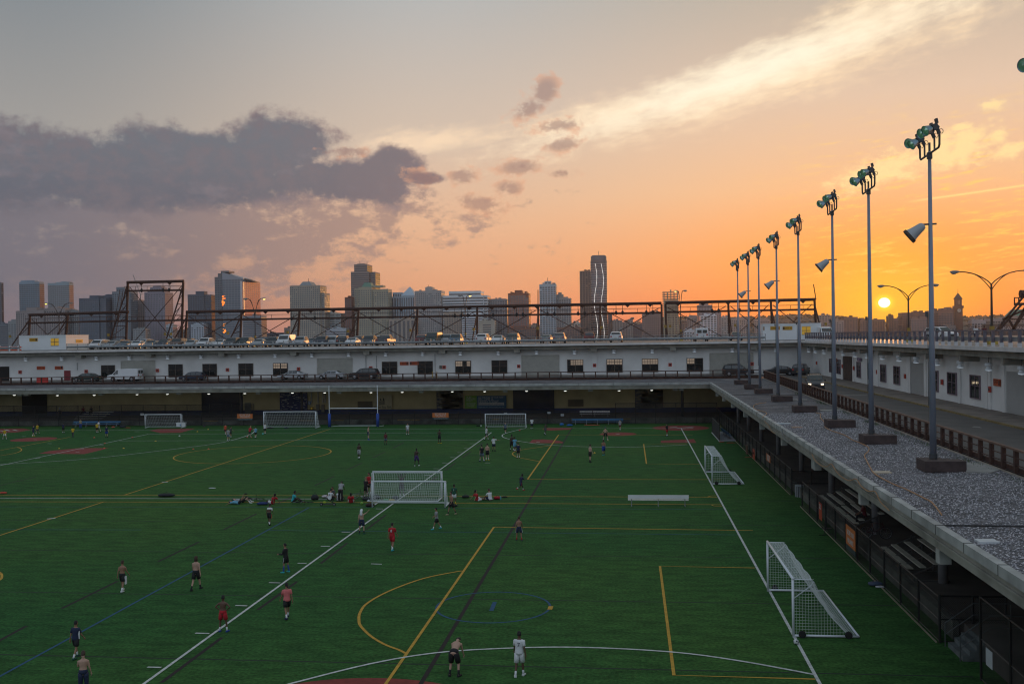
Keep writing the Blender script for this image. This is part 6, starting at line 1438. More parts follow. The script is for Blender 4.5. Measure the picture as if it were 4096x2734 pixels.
def chain_fence(label, A, B, h, step, mid=True, pr=.05, z=0.0):
    A, B = Vector((A[0], A[1], z)), Vector((B[0], B[1], z)); d_ = (B-A); L = d_.length; root = thing('chain_link_fence', label, 'fence', A, math.atan2(d_.y, d_.x)); n = max(1, round(L/step))
    me = MB().tube([(0, 0, 0), (0, 0, h+.05)], pr, 6).build('post', BLACK, root)
    for i in range(1, n+1): c = me.copy(); COL.objects.link(c); c.parent = root; c.location.x = L*i/n
    r_ = MB().tube([(0, 0, h), (L, 0, h)], .035, 5); r_.tube([(0, 0, .06), (L, 0, .06)], .02, 4)
    if mid: r_.tube([(0, 0, h*.5), (L, 0, h*.5)], .022, 4)
    r_.build('rail', BLACK, root); MB().quad((0, .03, .03), (L, .03, .03), (L, .03, h), (0, .03, h)).build('mesh_panel', CHAIN, root)
    return root
chain_fence('black chain-link fence below the far canopy on the left half', (-115, 143.2), (-1.6, 143.2), 1.9, 3.2)
chain_fence('taller black chain-link fence below the far canopy on the right', (-1.6, 143.2), (12.6, 143.2), 2.9, 2.9)
chain_fence('second fence line on the far platform behind the left bleachers', (-100, 148.4), (-57, 148.4), 2.0, 3.6, z=.8)
chain_fence('long black fence between the field and the right canopy, far stretch', (12.75, 143.2), (12.67, 79.6), 2.0, 3.0)
chain_fence('black fence along the field in front of the near bleachers', (12.53, 74.2), (12.44, 42.0), 1.85, 3.05)
chain_fence('nearest black fence at the lower right corner', (12.55, 37.6), (12.3, 20), 3.0, 3.0)
chain_fence('cross fence closing the gap beside the stair opening', (12.44, 42.0), (15.0, 42.0), 1.9, 1.3)
chain_fence('short cross fence in the middle gap of the right fence', (12.67, 79.6), (15.6, 79.6), 1.85, 1.5)
kb2 = MB()
for a, b in (((12.66, 143), (12.58, 79.6)), ((12.44, 74.2), (12.36, 42.0))): kb2.bar((a[0]-.05, a[1], .03), (b[0]-.05, b[1], .03), .05, .05)
tag(kb2.build('kerb_strip', mat('bare metal kerb strip', (.42, .36, .28), rough=.4, metal=.5)), 'bright metal strip along the foot of the right fences', 'kerb strip')
# concrete dock face seen through the fences, with stains
dw = MB().box(-115, 13.0, 143.75, 143.99, 0.0, .74).box(13.1, 13.35, 42.5, 79, 0, .74).box(13.1, 13.35, 80, 143.7, 0, .74)
tag(dw.build('dock_wall', mat('stained dock concrete', (.11, .115, .10), rough=.9, var=.55, vs=.7, detail=7)), 'low stained concrete dock wall behind the field fences', 'wall')
ys = MB()
for f, a, b in ((q2, 40, 200), (q2, 1130, 1290), (q2, 1490, 1640), (q3, 540, 800), (q3, 1620, 1700), (q4, 830, 920)): ys.box(wp(*f(a, 520), 143.7).x, wp(*f(b, 520), 143.7).x, 143.70, 143.749, .58, .72)
struct(ys.build('dock_edge_paint', mat('worn yellow edge', (.26, .17, .05), rough=.9, var=.5, vs=2)))
# ================================================================ bleachers and benches
ALU = mat('brushed aluminium plank', (.46, .45, .38), rough=.55, metal=.1, var=.15, vs=2); ALUB = mat('bleacher steel', (.10, .10, .10), rough=.5, metal=.3)
def f7(x, y): return (3250+x/3.92, 1800+y/3.92)
def bleacher_px(label, f, rows, z0=1.2, dz=.24):
    P0 = gp(*f(*rows[0][0][0]), z0); root = thing('bleacher', label, 'bleacher', (P0.x, P0.y, .8)); ends = []
    for k, secs in enumerate(rows):
        z = z0+dz*k
        for a, b in secs:
            A, B = gp(*f(*a), z), gp(*f(*b), z); x = (A.x+B.x)/2-P0.x; MB().box(x-.02, x+.27, B.y-P0.y, A.y-P0.y, z-.85, z-.80).build('seat_plank', ALU, root); ends.append((x, A.y-P0.y, B.y-P0.y, z-.85))
    x0, x1, ya, yb = min(e[0] for e in ends), max(e[0] for e in ends), max(e[1] for e in ends), min(e[2] for e in ends)
    for i in range(4):
        y = yb+(ya-yb)*(i+.1)/3.3; MB().bar((x0, y, z0-.9), (x1+.2, y, ends[-1][3]-.04), .06).bar((x1, y, 0), (x1, y, ends[-1][3]), .06).bar((x0, y, .03), (x1+.2, y, .03), .06).bar((x0+.05, y, 0), (x0+.05, y, z0-.9), .06).build('support', ALUB, root)
bleacher_px('aluminium bleacher under the right canopy nearest the camera', r6, [[((1010, 335), (1255, 530))], [((1100, 315), (1370, 520))], [((1210, 290), (1500, 490))], [((1320, 265), (1595, 430))]])
bleacher_px('aluminium bleacher under the right canopy where a person sits with a bicycle', f7, [[((105, 700), (310, 870)), ((340, 880), (660, 1140))], [((215, 670), (455, 838)), ((450, 860), (750, 1090))], [((350, 640), (620, 815)), ((590, 830), (830, 1000))], [((495, 605), (775, 775)), ((755, 805), (1090, 990))]])
g = wp(*q1(920, 478), 147); g2 = wp(*q1(1230, 478), 147)
root = thing('bleacher', 'dim bleacher on the far platform at the left with two people on it', 'bleacher', (g.x, 145.2, .8)); L = g2.x-g.x
for k in range(4): MB().box(.3*k, L+.3*k, k*.6, k*.6+.25, .15+k*.30, .2+k*.30).build('seat_plank', ALU, root)
[MB().bar((x, 0, 0), (x, 2, 1.1), .06).build('support', ALUB, root) for x in (0, L/2, L)]
BBL = mat('blue bench paint', (.03, .13, .26), rough=.5)
def bench(name, label, loc, L, m, back=True, rz=0, seat=.45, bh=.86, legs=3, sm=None, group=None):
    root = thing(name, label, 'bench', loc, rz, group); MB().box(0, L, 0, .28, seat-.05, seat).build('seat', sm or m, root)
    if back: MB().box(.0, L, .36, .41, bh-.25, bh).build('backrest', m, root)
    for i in range(legs):
        x = L*(.07+.86*i/(legs-1)); MB().bar((x, .14, 0), (x, .14, seat-.05), .07).bar((x, -.1, .03), (x, .45, .03), .07).bar((x, .3, seat-.03), (x, .38, bh-.2), .05).build('leg', GALV, root)
    return root
g = gp(*q4(890, 1495)); g2 = gp(*q4(1583, 1495)); ALW = mat('pale aluminium', (.72, .73, .74), rough=.4, metal=.1, var=.05)
# facing away from the camera: backrest is the side nearest to us
root = thing('bench', 'white aluminium team bench standing alone on the field by the goal line', 'bench', (g.x, g.y, 0)); L = g2.x-g.x
MB().box(0, L, .28, .56, .40, .45).build('seat', ALW, root); MB().box(0, L, .05, .09, .56, .84).build('backrest', ALW, root)
for x in (L*.06, L*.5, L*.94): MB().bar((x, .3, 0), (x, .3, .4), .06).bar((x, -.05, .03), (x, .6, .03), .06).bar((x, .3, .38), (x, .12, .82), .05).build('leg', GALV, root)
for f, a, b, lab in ((q1, 840, 1375, 'long blue bench at the far fence on the left'), (q4, 250, 835, 'long blue bench at the far fence on the right')):
    A, B = wp(*f(a, 540), 142.6), wp(*f(b, 540), 142.6); bench('bench', lab, (A.x, 142.2, .0), B.x-A.x, BBL, True, legs=5, seat=.42, bh=.80, sm=BBL)
A, B = wp(*q4(337, 400), 146), wp(*q4(683, 400), 146); bench('bench', 'white bench with backrest on the far platform behind the tall fence', (A.x, 146, .8), B.x-A.x, ALW, legs=3)
# dugout mat with blue bench
p = [gp(*q4(*k), .03) for k in ((1845, 655), (1935, 640), (2035, 645), (2125, 750), (1930, 753))]
tag(MB().prism([(v.x, v.y) for v in p][::-1], 0.031, .06).build('ground_sheet', mat('grey ground sheet', (.33, .35, .38), rough=.6, var=.08)), 'pale grey sheet on the turf beside the far right fence', 'sheet')
g = gp(*q4(2090, 735)); bench('bench', 'small blue bench on the pale sheet at the far right fence', (g.x-.2, g.y, .06), 6.0, BBL, legs=3, rz=R(93))
root = thing('mesh_screen', 'dark mesh screen panel leaning upright beside the pale sheet', 'screen', tuple(gp(*q4(1850, 655)))); A = gp(*q4(1935, 752)); d0 = A-root.location
MB().quad((0, 0, .05), (d0.x, d0.y, .05), (d0.x, d0.y, 1.9), (0, 0, 1.9)).build('mesh_panel', mat('dense black mesh', (.02, .02, .022), rough=.8), root); MB().tube([(0, 0, 0), (0, 0, 1.95), (d0.x, d0.y, 1.95), (d0.x, d0.y, 0)], .04, 5).build('frame', BLACK, root); MB().bar((-.05, 0, .03), (d0.x-.05, d0.y, .03), .1, .06).build('foot_rail', WHITE, root)

# ================================================================ goals
WP = mat('goal white', (.66, .70, .74), rough=.4, var=.04); NET = mat('net cord', (.66, .70, .70), rough=.8, var=0)
def goal(name, label, loc, rz, W_, H, D, dt, pr=.055, cell=.14, wheels=True, group=None, wr=.0065, netcol=None):
    root = thing(name, label, 'football goal', loc, rz, group); w = W_/2
    for s in (-1, 1): MB().tube([(s*w, 0, 0), (s*w, 0, H)], pr, 10).build('post', WP, root, True)
    MB().tube([(-w-pr, 0, H), (w+pr, 0, H)], pr, 10).build('crossbar', WP, root, True)
    fr = MB()
    for s in (-1, 1): fr.tube([(s*w, 0, .07), (s*w, D, .07)], pr*.9, 8); fr.tube([(s*w, 0, H-.03), (s*w, dt*.9, H-.04), (s*w, dt, H-.12), (s*w, dt*.85, H-.3), (s*w, .03, H*.66)], .022, 6)
    fr.tube([(-w, D, .07), (w, D, .07)], pr*.8, 8); fr.build('base_frame', WP, root, True)
    prof = []
    n = 26
    for i in range(n+1):
        t = i/n
        if t < .22: prof.append((dt*t/.22, H-.02-.05*t/.22))
        else:
            u = (t-.22)/.78; y = dt+(D-dt)*u; prof.append((y, (H-.07)*(1-u)**1.9+.08*u-.08*math.sin(math.pi*u)))
    nt = MB(); nx = max(6, int(W_/cell)); Ls = [0]
    for a, b in zip(prof, prof[1:]): Ls.append(Ls[-1]+math.hypot(b[0]-a[0], b[1]-a[1]))
    def at(s):
        for i in range(len(prof)-1):
            if s <= Ls[i+1]: t = (s-Ls[i])/(Ls[i+1]-Ls[i]); return (prof[i][0]+(prof[i+1][0]-prof[i][0])*t, prof[i][1]+(prof[i+1][1]-prof[i][1])*t)
        return prof[-1]
    rn = random.Random(int(W_*10+H)); ns = int(Ls[-1]/cell); sag = lambda x, s: .05*math.sin(x*3.1+s)*math.sin(math.pi*s/Ls[-1])
    for i in range(nx+1):
        x = -w+W_*i/nx; pts = []
        for j in range(0, ns+1, 2 if cell > .2 else 1):
            s = Ls[-1]*j/ns; y, z = at(s); pts.append((x+.015*rn.uniform(-1, 1), y+sag(x, s), z))
        nt.tube(pts, wr, 3, False)
    for j in range(1, ns+1):
        s = Ls[-1]*j/ns; y, z = at(s); nt.tube([(-w+W_*i/14, y+sag(-w+W_*i/14, s), z) for i in range(15)], wr, 3, False)
    for sd in (-1, 1):
        k = int(H/cell)
        for j in range(1, k+1):
            z = H*j/k-.02; ym = 0.05
            for (ya, za), (yb, zb) in zip(prof, prof[1:]):
                if za >= z >= zb and za != zb: ym = ya+(yb-ya)*(za-z)/(za-zb)
            if z > H-.1: ym = dt
            nt.tube([(sd*w, 0, z), (sd*w, ym*.5, z-.02), (sd*w, ym, z)], wr, 3, False)
        m_ = int(D/cell)
        for j in range(1, m_+1):
            y = D*j/m_; zt = 0
            for (ya, za), (yb, zb) in zip(prof, prof[1:]):
                if ya <= y <= yb: zt = za+(zb-za)*(y-ya)/max(1e-6, yb-ya)
            if zt > .15: nt.tube([(sd*w, y, .09), (sd*w+.01, y, zt)], wr, 3, False)
    nt.build('net', NET, root)
    if wheels:
        for s in (-1, 1):
            for y in (D*.13, D*.84):
                wh = MB().lathe([(.09, -.05), (.15, -.045), (.15, .045), (.09, .05)], 14, (s*(w+.10), y, .15), (1, 0, 0)).build('wheel', TYRE, root); MB().lathe([(.09, -.03), (.09, .03)], 8, (s*(w+.10), y, .15), (1, 0, 0)).build('rim', WP, wh)
    return root
goal('football_goal', 'nearest large white goal with net and wheels at the right touchline', (6.74, 46.13, 0), -math.pi/2, 7.44, 2.43, 2.62, .85, cell=.12, wr=.0055)
goal('football_goal', 'second white goal at the right touchline, beyond the near one', (7.03, 88.57, 0), -math.pi/2, 7.36, 2.43, 2.60, .85, cell=.15, wr=.0065)
goal('football_goal', 'front one of two goals standing back to back in midfield', (-16.25, 73.15, 0), 0, 5.53, 1.93, 1.7, .5, cell=.14, wheels=False, wr=.0065)
goal('football_goal', 'rear one of the back-to-back midfield goals, a person hangs from its bar', (-17.26, 77.4, 0), math.pi, 5.51, 2.08, 1.9, .5, cell=.14, wheels=False, wr=.0065)
goal('football_goal', 'small white goal at the far fence on the left', (-67.3, 139.3, 0), 0, 5.5, 2.0, 1.6, .4, cell=.24, wheels=False, wr=.008)
goal('football_goal', 'wide white goal with sagging net left of the rugby posts', (-47.7, 137.8, 0), 0, 7.6, 2.4, 2.2, .8, cell=.24, wheels=False, wr=.010)
goal('football_goal', 'white goal at the far fence right of centre', (-16.66, 137.1, 0), 0, 5.62, 1.96, 1.6, .4, cell=.24, wheels=False, wr=.008)
# rugby / football uprights
PB_ = mat('blue post padding', (.015, .06, .30), rough=.6)
rg_ = thing('rugby_posts', 'tall H-shaped rugby posts with blue padded feet', 'rugby posts', (-38.95, 139.9, 0)); hw = 3.55
zc2 = wp(*q2(1480, 378), 139.9).z; zp = wp(*q2(1480, 438), 139.9).z
for s in (-1, 1):
    MB().tube([(s*hw, 0, 0), (s*hw, 0, 5.95)], .055, 8).build('upright', WP, rg_); MB().lathe([(.22, .05), (.22, zp)], 12, (s*hw, 0, 0)).build('padding', PB_, rg_, True)
MB().tube([(-hw, 0, zc2), (hw, 0, zc2)], .055, 8).build('crossbar', WP, rg_); MB().bar((-hw+.9, 1.6, .05), (hw-.6, 1.6, .05), .08).bar((-hw, 0, .05), (-hw+.9, 1.6, .05), .06).bar((hw, 0, .05), (hw+.5, 1.6, .05), .06).build('base_frame', WP, rg_)
# ================================================================ people
SKIN = {'pale': (.42, .26, .19), 'tan': (.27, .145, .09), 'brown': (.11, .055, .035), 'dark': (.045, .024, .017)}
HAIRC = {'black': (.010, .009, .009), 'brown': (.05, .028, .018), 'blond': (.22, .15, .08)}
CL = {'white': (.60, .62, .63), 'black': (.012, .012, .014), 'navy': (.012, .02, .055), 'red': (.38, .012, .02), 'orange': (.50, .07, .03), 'grey': (.26, .27, .28), 'dark grey': (.05, .055, .06), 'salmon': (.62, .16, .16), 'green': (.012, .08, .05),
      'cyan': (.03, .36, .40), 'light blue': (.12, .32, .45), 'blue': (.015, .05, .26), 'maroon': (.10, .012, .02), 'yellow': (.52, .36, .02), 'purple': (.05, .025, .12), 'tan': (.30, .26, .16), 'slate': (.10, .14, .19)}
def cmat(c): return mat('cloth '+c, CL[c], rough=.85, var=.12, vs=9)
def dirv(a, side=0.0):
    a = R(a); s = R(side); return Vector((math.sin(s), math.cos(s)*math.sin(a), -math.cos(s)*math.cos(a)))
TORSO = [(-.12, .06, .06), (-.07, .13, .10), (.0, .165, .115), (.10, .15, .10), (.20, .135, .092), (.32, .165, .108), (.42, .185, .112), (.47, .165, .095), (.50, .10, .075), (.535, .058, .058), (.575, .055, .055), (.60, .06, .075), (.64, .072, .092), (.70, .078, .100), (.75, .074, .094), (.79, .055, .07), (.81, .015, .02)]
def skeleton(p):
    hz = p.get('hz', .93); T = Vector((math.sin(R(p.get('side_lean', 0))), math.cos(R(p.get('side_lean', 0)))*math.sin(R(p.get('lean', 3))), math.cos(R(p.get('side_lean', 0)))*math.cos(R(p.get('lean', 3))))); J = {'T': T}
    Pv = Vector((0, 0, hz)); F = Vector((0, T.z, -T.y)) if abs(T.z) > 1e-3 else Vector((0, 0, -1)); F = F.normalized(); J['F'] = F
    J['pel'] = Pv; J['S'] = T.cross(F)*-1
    X_ = Vector((1, 0, 0)); J['X'] = X_
    for s, k in ((-1, 'l'), (1, 'r')):
        a, b, sp = p.get('leg_'+k, (4, 6, 4)); hip = Pv+X_*(s*.085)-T*.04; kn = hip+dirv(a, s*sp)*.43; an = kn+dirv(a-b, s*sp*.5)*.42; J['hip'+k], J['knee'+k], J['ank'+k] = hip, kn, an
        a, sd_, e = p.get('arm_'+k, (0, 12, 15)); sh = Pv+T*.445+X_*(s*.165)
        up = dirv(a, s*sd_); lean = R(p.get('lean', 3)) if p.get('arms_follow', True) and a == 0 else 0
        el_ = sh+up*.28; tw = p.get('in_'+k, 0); fo = dirv(a+e, s*(sd_-tw)); wr_ = el_+fo*.25
        J['sh'+k], J['el'+k], J['wr'+k], J['hd'+k] = sh, el_, wr_, wr_+fo*.09; J['fd'+k] = fo
    return J
def torso_rings(J, lo, hi, g=0.0, n=14, hb=0.0):
    out = []; T, F, Xv = J['T'], J['F'], J['X']; hf = J.get('hf', 0)
    ts = [r for r in TORSO if lo <= r[0] <= hi]
    for t, rx, ry in ts:
        c = J['pel']+T*t; 
        if t > .6: c = c+F*(J.get('nod', 0)*(t-.58))+F*.015
        out.append([c+Xv*((rx+g)*math.cos(2*math.pi*i/n))+F*((ry+g)*math.sin(2*math.pi*i/n)) for i in range(n)])
    return out
def foot(b, an, ang, s, g=0.0):
    f = Vector((math.sin(R(s)), math.cos(R(s)), 0)); down = -.055
    if ang: f = (f+Vector((0, 0, ang))).normalized()
    u = Vector((f.y, -f.x, 0)).normalized(); up = u.cross(f)
    rings = []
    for t, w, h in ((-.06, .025, .03), (-.05, .035, .06), (.02, .04, .075), (.09, .045, .05), (.16, .046, .035), (.19, .03, .02)):
        c = an+f*t+up*down; rings.append([c+u*((w+g)*i)+up*(j*(h+g)+.0) for i, j in ((-1, -.35), (1, -.35), (.85, .8), (-.85, .8))])
    b.loft(rings)
ARMP = [.052, .046, .040, .042, .034, .026]
def limb(b, a, m, c, ra, rm, rc, g=0.0, n=8, frac=1.0):
    pts = [a, a.lerp(m, .33), a.lerp(m, .7), m, m.lerp(c, .3), m.lerp(c, .65), c]; rad = [ra, (ra+rm)/2*1.06, rm*1.12, rm, (rm+rc)/2*1.12, (rm+rc*1.6)/2.5, rc]
    k = max(2, int(round(frac*6))+1); b.tube(pts[:k], [r+g for r in rad[:k]], n)
PEOPLE_N = [0]
def remeshed(mb, vox, name, m, parent):
    me = bpy.data.meshes.new('tmp'); me.from_pydata(mb.v, [], mb.f); me.update(); t = bpy.data.objects.new('tmp', me); COL.objects.link(t)
    bm_ = bmesh.new(); bm_.from_mesh(me); bmesh.ops.recalc_face_normals(bm_, faces=bm_.faces); bm_.to_mesh(me); bm_.free()
    md = t.modifiers.new('r', 'REMESH'); md.mode = 'VOXEL'; md.voxel_size = vox; sm_ = t.modifiers.new('s', 'SMOOTH'); sm_.iterations = 2
    out = bpy.data.meshes.new_from_object(t.evaluated_get(bpy.context.evaluated_depsgraph_get())); bpy.data.objects.remove(t); out.name = name
    for pl in out.polygons: pl.use_smooth = True
    return out
def person(label, px=None, pf=None, ph=None, face=0, pose=None, skin='tan', shirt=None, shorts='black', socks='white', shoes='black', hair='black', long_hair=False, h=None, loc=None, extra=None, sleeve=.5, shorts_len=.75, tights=False, group=None, stripe=None, number=None, bun=False, cap=None, bib=None, mustw=None):
    pose = dict(pose or {}); 
    if loc is None: loc = gp(px, pf)
    if h is None:
        top = wp(px, ph, loc.y).z; h = max(1.45, min(1.88, (top-loc.z)*.985))
    k = h/1.75; J = skeleton(pose); J['nod'] = pose.get('nod', 0)
    dist = loc.y; near = dist < 62
    low = min(J['ankl'].z, J['ankr'].z)-.075
    dz = 0 if pose.get('free') else -low
    for q in list(J):
        if q not in ('T', 'F', 'X', 'S', 'nod', 'fdl', 'fdr'): J[q] = J[q]+Vector((0, 0, dz))
    root = thing('person', label, 'person', (loc.x, loc.y, loc.z), R(face), group)
    if 'pitch' in pose: root.rotation_euler = (R(pose['pitch']), 0, R(face))
    root.scale = (k, k, k)
    b = MB(); b.loft(torso_rings(J, -.2, 1, 0))
    hc = J['pel']+J['T']*.69+J['F']*(.015+J['nod']*.1)
    b.lathe([(.018, 0), (.012, .03), (.004, .045)], 6, hc+J['F']*.085-J['T']*.02, J['F'])
    for s in (-1, 1): b.ell(tuple(hc+J['X']*(s*.078)-J['T']*.01), .014, .022, .03, 6, 4)
    for s in 'lr':
        limb(b, J['hip'+s], J['knee'+s], J['ank'+s], .088, .055, .036); foot(b, J['ank'+s], pose.get('toe_'+s, 0), (-12 if s == 'l' else 12))
        limb(b, J['sh'+s], J['el'+s], J['wr'+s], .054, .038, .026); b.tube([J['wr'+s]-J['fd'+s]*.02, J['wr'+s]+J['fd'+s]*.04, J['wr'+s]+J['fd'+s]*.09], [.026, .036, .03], 8)
    me = remeshed(b, .020 if near else .028, 'body', None, root)
    sk = mat('skin '+skin, SKIN[skin], rough=.6, var=.06, vs=6); me.materials.clear(); me.materials.append(sk)
    if near:      # five separate bent fingers on each hand
        fb = bmesh.new(); fb.from_mesh(me); fm = MB()
        for s, sg in (('l', -1), ('r', 1)):
            f = J['fd'+s].normalized(); u = f.cross(Vector((1, 0, 0)));  u = u.normalized() if u.length > .1 else Vector((0, 1, 0)); w_ = Vector((-sg, 0, 0))
            for q, L in enumerate((.075, .085, .08, .062)):
                base = J['wr'+s]+f*.085+u*(.027-.018*q); fm.tube([base, base+f*L*.5+w_*.01, base+f*L*.8+w_*.035, base+f*L*.85+w_*.05], [.0095, .009, .008, .006], 5)
            base = J['wr'+s]+f*.03+u*.03; fm.tube([base, base+(f+u*.8).normalized()*.035, base+(f+u*.3).normalized()*.07+w_*.015], [.011, .010, .008], 5)
        m2 = bpy.data.meshes.new('t'); m2.from_pydata(fm.v, [], fm.f); fb.from_mesh(m2); fb.to_mesh(me); fb.free(); bpy.data.meshes.remove(m2)
        for pl in me.polygons: pl.use_smooth = True
    bo = bpy.data.objects.new('body', me); COL.objects.link(bo); bo.parent = root
    # hair
    hb = MB(); T, F, Xv = J['T'], J['F'], J['X']; rings = []
    lowt = .655 if not long_hair else .55
    for t in (lowt, .68, .72, .76, .80, .825, .832):
        rx, ry = {True: (.088, .10), False: (.084, .098)}[bool(long_hair)] if t < .77 else {.80: (.066, .082), .825: (.035, .045), .832: (.01, .012)}[t]
        c = J['pel']+T*t+F*(J['nod']*(t-.58)+.015)-F*(.030 if t < .75 else .012); rings.append([c+Xv*(rx*math.cos(2*math.pi*i/12))+F*(ry*.88*math.sin(2*math.pi*i/12)) for i in range(12)])
    hb.loft(rings)
    if bun: c = J['pel']+T*.70-F*.12; hb.ell(tuple(c), .04, .05, .05, 8, 5); hb.tube([c, c-F*.05-T*.12], [.035, .015], 6)
    hb.build('hair', mat('hair '+hair, HAIRC[hair], rough=.7, var=.2, vs=20, bump=.5, bs=60), root, True)
    if near or dist < 80:
        eb = MB()
        for s in (-1, 1): eb.ell(tuple(hc+Xv*(s*.03)+F*.092+T*.005), .010, .006, .008, 6, 4)
        eb.build('eyes', BLACK, root)
    if cap: MB().loft([[c+Xv*(r1_*math.cos(2*math.pi*i/12))+F*(r1_*1.15*math.sin(2*math.pi*i/12)) for i in range(12)] for c, r1_ in ((J['pel']+T*.735+F*.015, .092), (J['pel']+T*.78+F*.015, .088), (J['pel']+T*.825+F*.015, .05), (J['pel']+T*.84+F*.015, .01))]).build('cap', cmat(cap), root, True)
    if shirt:
        c_ = MB(); rings = torso_rings(J, -.08 if shirt != 'x' else 0, .51, .020); rings[0] = [v+(v-(J['pel']+T*-.07)).normalized()*.02 for v in rings[0]]; c_.loft(rings)
        for s in 'lr':
            if sleeve >= 1: limb(c_, J['sh'+s], J['el'+s], J['wr'+s], .066, .052, .036, .004)
            else: c_.tube([J['sh'+s]-(J['el'+s]-J['sh'+s])*.15, J['sh'+s], J['sh'+s].lerp(J['el'+s], .35), J['sh'+s].lerp(J['el'+s], .72)], [.05, .074, .068, .070], 9)
        so = c_.build('shirt', cmat(shirt), root, True)
        if bib: pass
        if number:
            cN = J['pel']+T*.24-F*.155; tx = text('number', number, .24, cmat('white' if shirt not in ('white', 'grey') else 'navy'), so, (0, 0, 0)); xs_ = [v.co.x for v in tx.data.vertices]; mid = (max(xs_)+min(xs_))/2
            for v in tx.data.vertices: v.co.x -= mid
            tx.rotation_euler = (math.pi/2-R(pose.get('lean', 3))*1.0, 0, 0); tx.location = cN
    if shorts:
        c_ = MB(); c_.loft(torso_rings(J, -.07, .105, .014)); fr = shorts_len
        for s in 'lr':
            a, m_ = J['hip'+s], J['knee'+s]
            if tights or fr > 1: limb(c_, a, m_, J['ank'+s], .108, .072, .052, .008)
            else: c_.tube([a+(a-m_)*.05, a, a.lerp(m_, fr*.5), a.lerp(m_, fr)], [.09, .112, .108, .104], 10)
        so = c_.build('shorts' if fr <= 1 else 'trousers', cmat(shorts), root, True)
        if stripe:
            st_ = MB()
            for s, sg in (('l', -1), ('r', 1)):
                a, m_ = J['hip'+s], J['knee'+s]; o_ = Vector((sg*.112, 0, 0)); st_.bar(a+o_, a.lerp(m_, fr)+o_*.97, .012, .035)
            st_.build('side_stripe', cmat(stripe), so)
    for s in 'lr':
        kn, an = J['knee'+s], J['ank'+s]
        if socks: 
            hi = .60 if pose.get('socks_hi') is None else pose['socks_hi']; MB().tube([kn.lerp(an, hi), kn.lerp(an, .85), an+Vector((0, 0, -.02))], [.052 if hi < .5 else .046, .043, .044], 8).build('sock', cmat(socks), root, True)
        sb_ = MB(); foot(sb_, an, pose.get('toe_'+s, 0), (-12 if s == 'l' else 12), .012); sb_.build('shoe', cmat(shoes), root, True)
    if extra: extra(root, J)
    return root
STAND = {}
WALK = dict(leg_l=(22, 8, 3), leg_r=(-14, 16, 3), arm_l=(-16, 10, 18), arm_r=(18, 10, 20))
WALK2 = dict(leg_r=(22, 8, 3), leg_l=(-14, 18, 3), arm_r=(-16, 10, 18), arm_l=(18, 10, 20))
RUN = dict(lean=14, leg_l=(44, 40, 3), leg_r=(-22, 52, 3), arm_l=(-34, 14, 70), arm_r=(34, 14, 75), toe_r=-.8)
HIPS = dict(leg_l=(2, 4, 8), leg_r=(2, 4, 10), arm_l=(-16, 48, 44), arm_r=(-16, 48, 44), in_l=92, in_r=92)
HIPS1 = dict(leg_l=(0, 4, 9), leg_r=(4, 6, 8), arm_l=(2, 8, 10), arm_r=(-16, 46, 40), in_r=88)
WIDE = dict(leg_l=(6, 6, 20), leg_r=(6, 6, 20), arm_l=(0, 30, 30), arm_r=(0, 30, 30))
HANG = dict(leg_l=(4, 6, 4), leg_r=(2, 4, 5), arm_l=(172, 22, 6), arm_r=(172, 22, 6))
FOLD = dict(leg_l=(3, 4, 6), leg_r=(3, 4, 6), arm_l=(14, 10, 62), arm_r=(14, 10, 62), in_l=34, in_r=34)
POINT = dict(leg_l=(4, 4, 5), leg_r=(-2, 4, 5), arm_r=(10, 78, 6), arm_l=(2, 22, 20))
BEND = dict(lean=62, hz=.86, leg_l=(20, 38, 8), leg_r=(20, 38, 8), arm_l=(22, 4, 8), arm_r=(22, 4, 8), nod=.4)
SIT = dict(hz=.12, lean=14, leg_l=(118, 62, 10), leg_r=(120, 66, 10), arm_l=(38, 14, 22), arm_r=(38, 14, 22), free=True)
SITB = dict(hz=.12, lean=-24, leg_l=(116, 60, 10), leg_r=(100, 14, 12), arm_l=(-44, 16, 6), arm_r=(-44, 16, 6), free=True)
LIE = dict(hz=.12, lean=-84, leg_l=(152, 6, 6), leg_r=(136, 10, 6), arm_l=(-80, 10, 20), arm_r=(-80, 22, 20), free=True)
LIE2 = dict(hz=.12, lean=-82, leg_l=(125, 75, 8), leg_r=(118, 70, 8), arm_l=(-70, 20, 20), arm_r=(-70, 20, 20), free=True)
BENCHSIT = dict(hz=.48, lean=10, leg_l=(90, 84, 6), leg_r=(88, 82, 6), arm_l=(30, 8, 30), arm_r=(30, 8, 30), free=True)
def P1(f, x, y): return f(x, y)
def pp(f, x, yf, yh, lab, face, pose, **k):
    a = f(x, yf); b = f(x, yh); person(lab, a[0], a[1], b[1], face, pose, **k)
dd = d
def towel(root, J):
    MB().ell(tuple(J['pel']+J['T']*.73), .105, .115, .11, 10, 6).loft([[J['pel']+J['T']*t+Vector((x, -.10-.02*i, 0)) for x in (-.09, .09)]+[J['pel']+J['T']*t+Vector((x, -.13-.02*i, 0)) for x in (.09, -.09)] for i, t in enumerate((.76, .62, .5, .38))]).build('towel', cmat('white'), root, True)
def hung_towel(root, J): MB().loft([[J['hipr']+Vector((.10+x, y, -.02-z)) for x, y in ((0, -.08), (.05, -.08), (.05, .08), (0, .08))] for z in (0, .2, .45)]).build('towel', cmat('white'), root)
def half_shirt(root, J):
    b = MB(); rings = torso_rings(J, .32, .51, .03); b.loft(rings); b.tube([J['shr'], J['shr'].lerp(J['elr'], .8)], [.08, .07], 8); b.build('shirt', cmat('white'), root, True)
def side_panel(root, J): MB().bar(J['pel']+Vector((.172, 0, 0)), J['pel']+Vector((.19, 0, .36)), .02, .10).build('side_panel', cmat('white'), root)
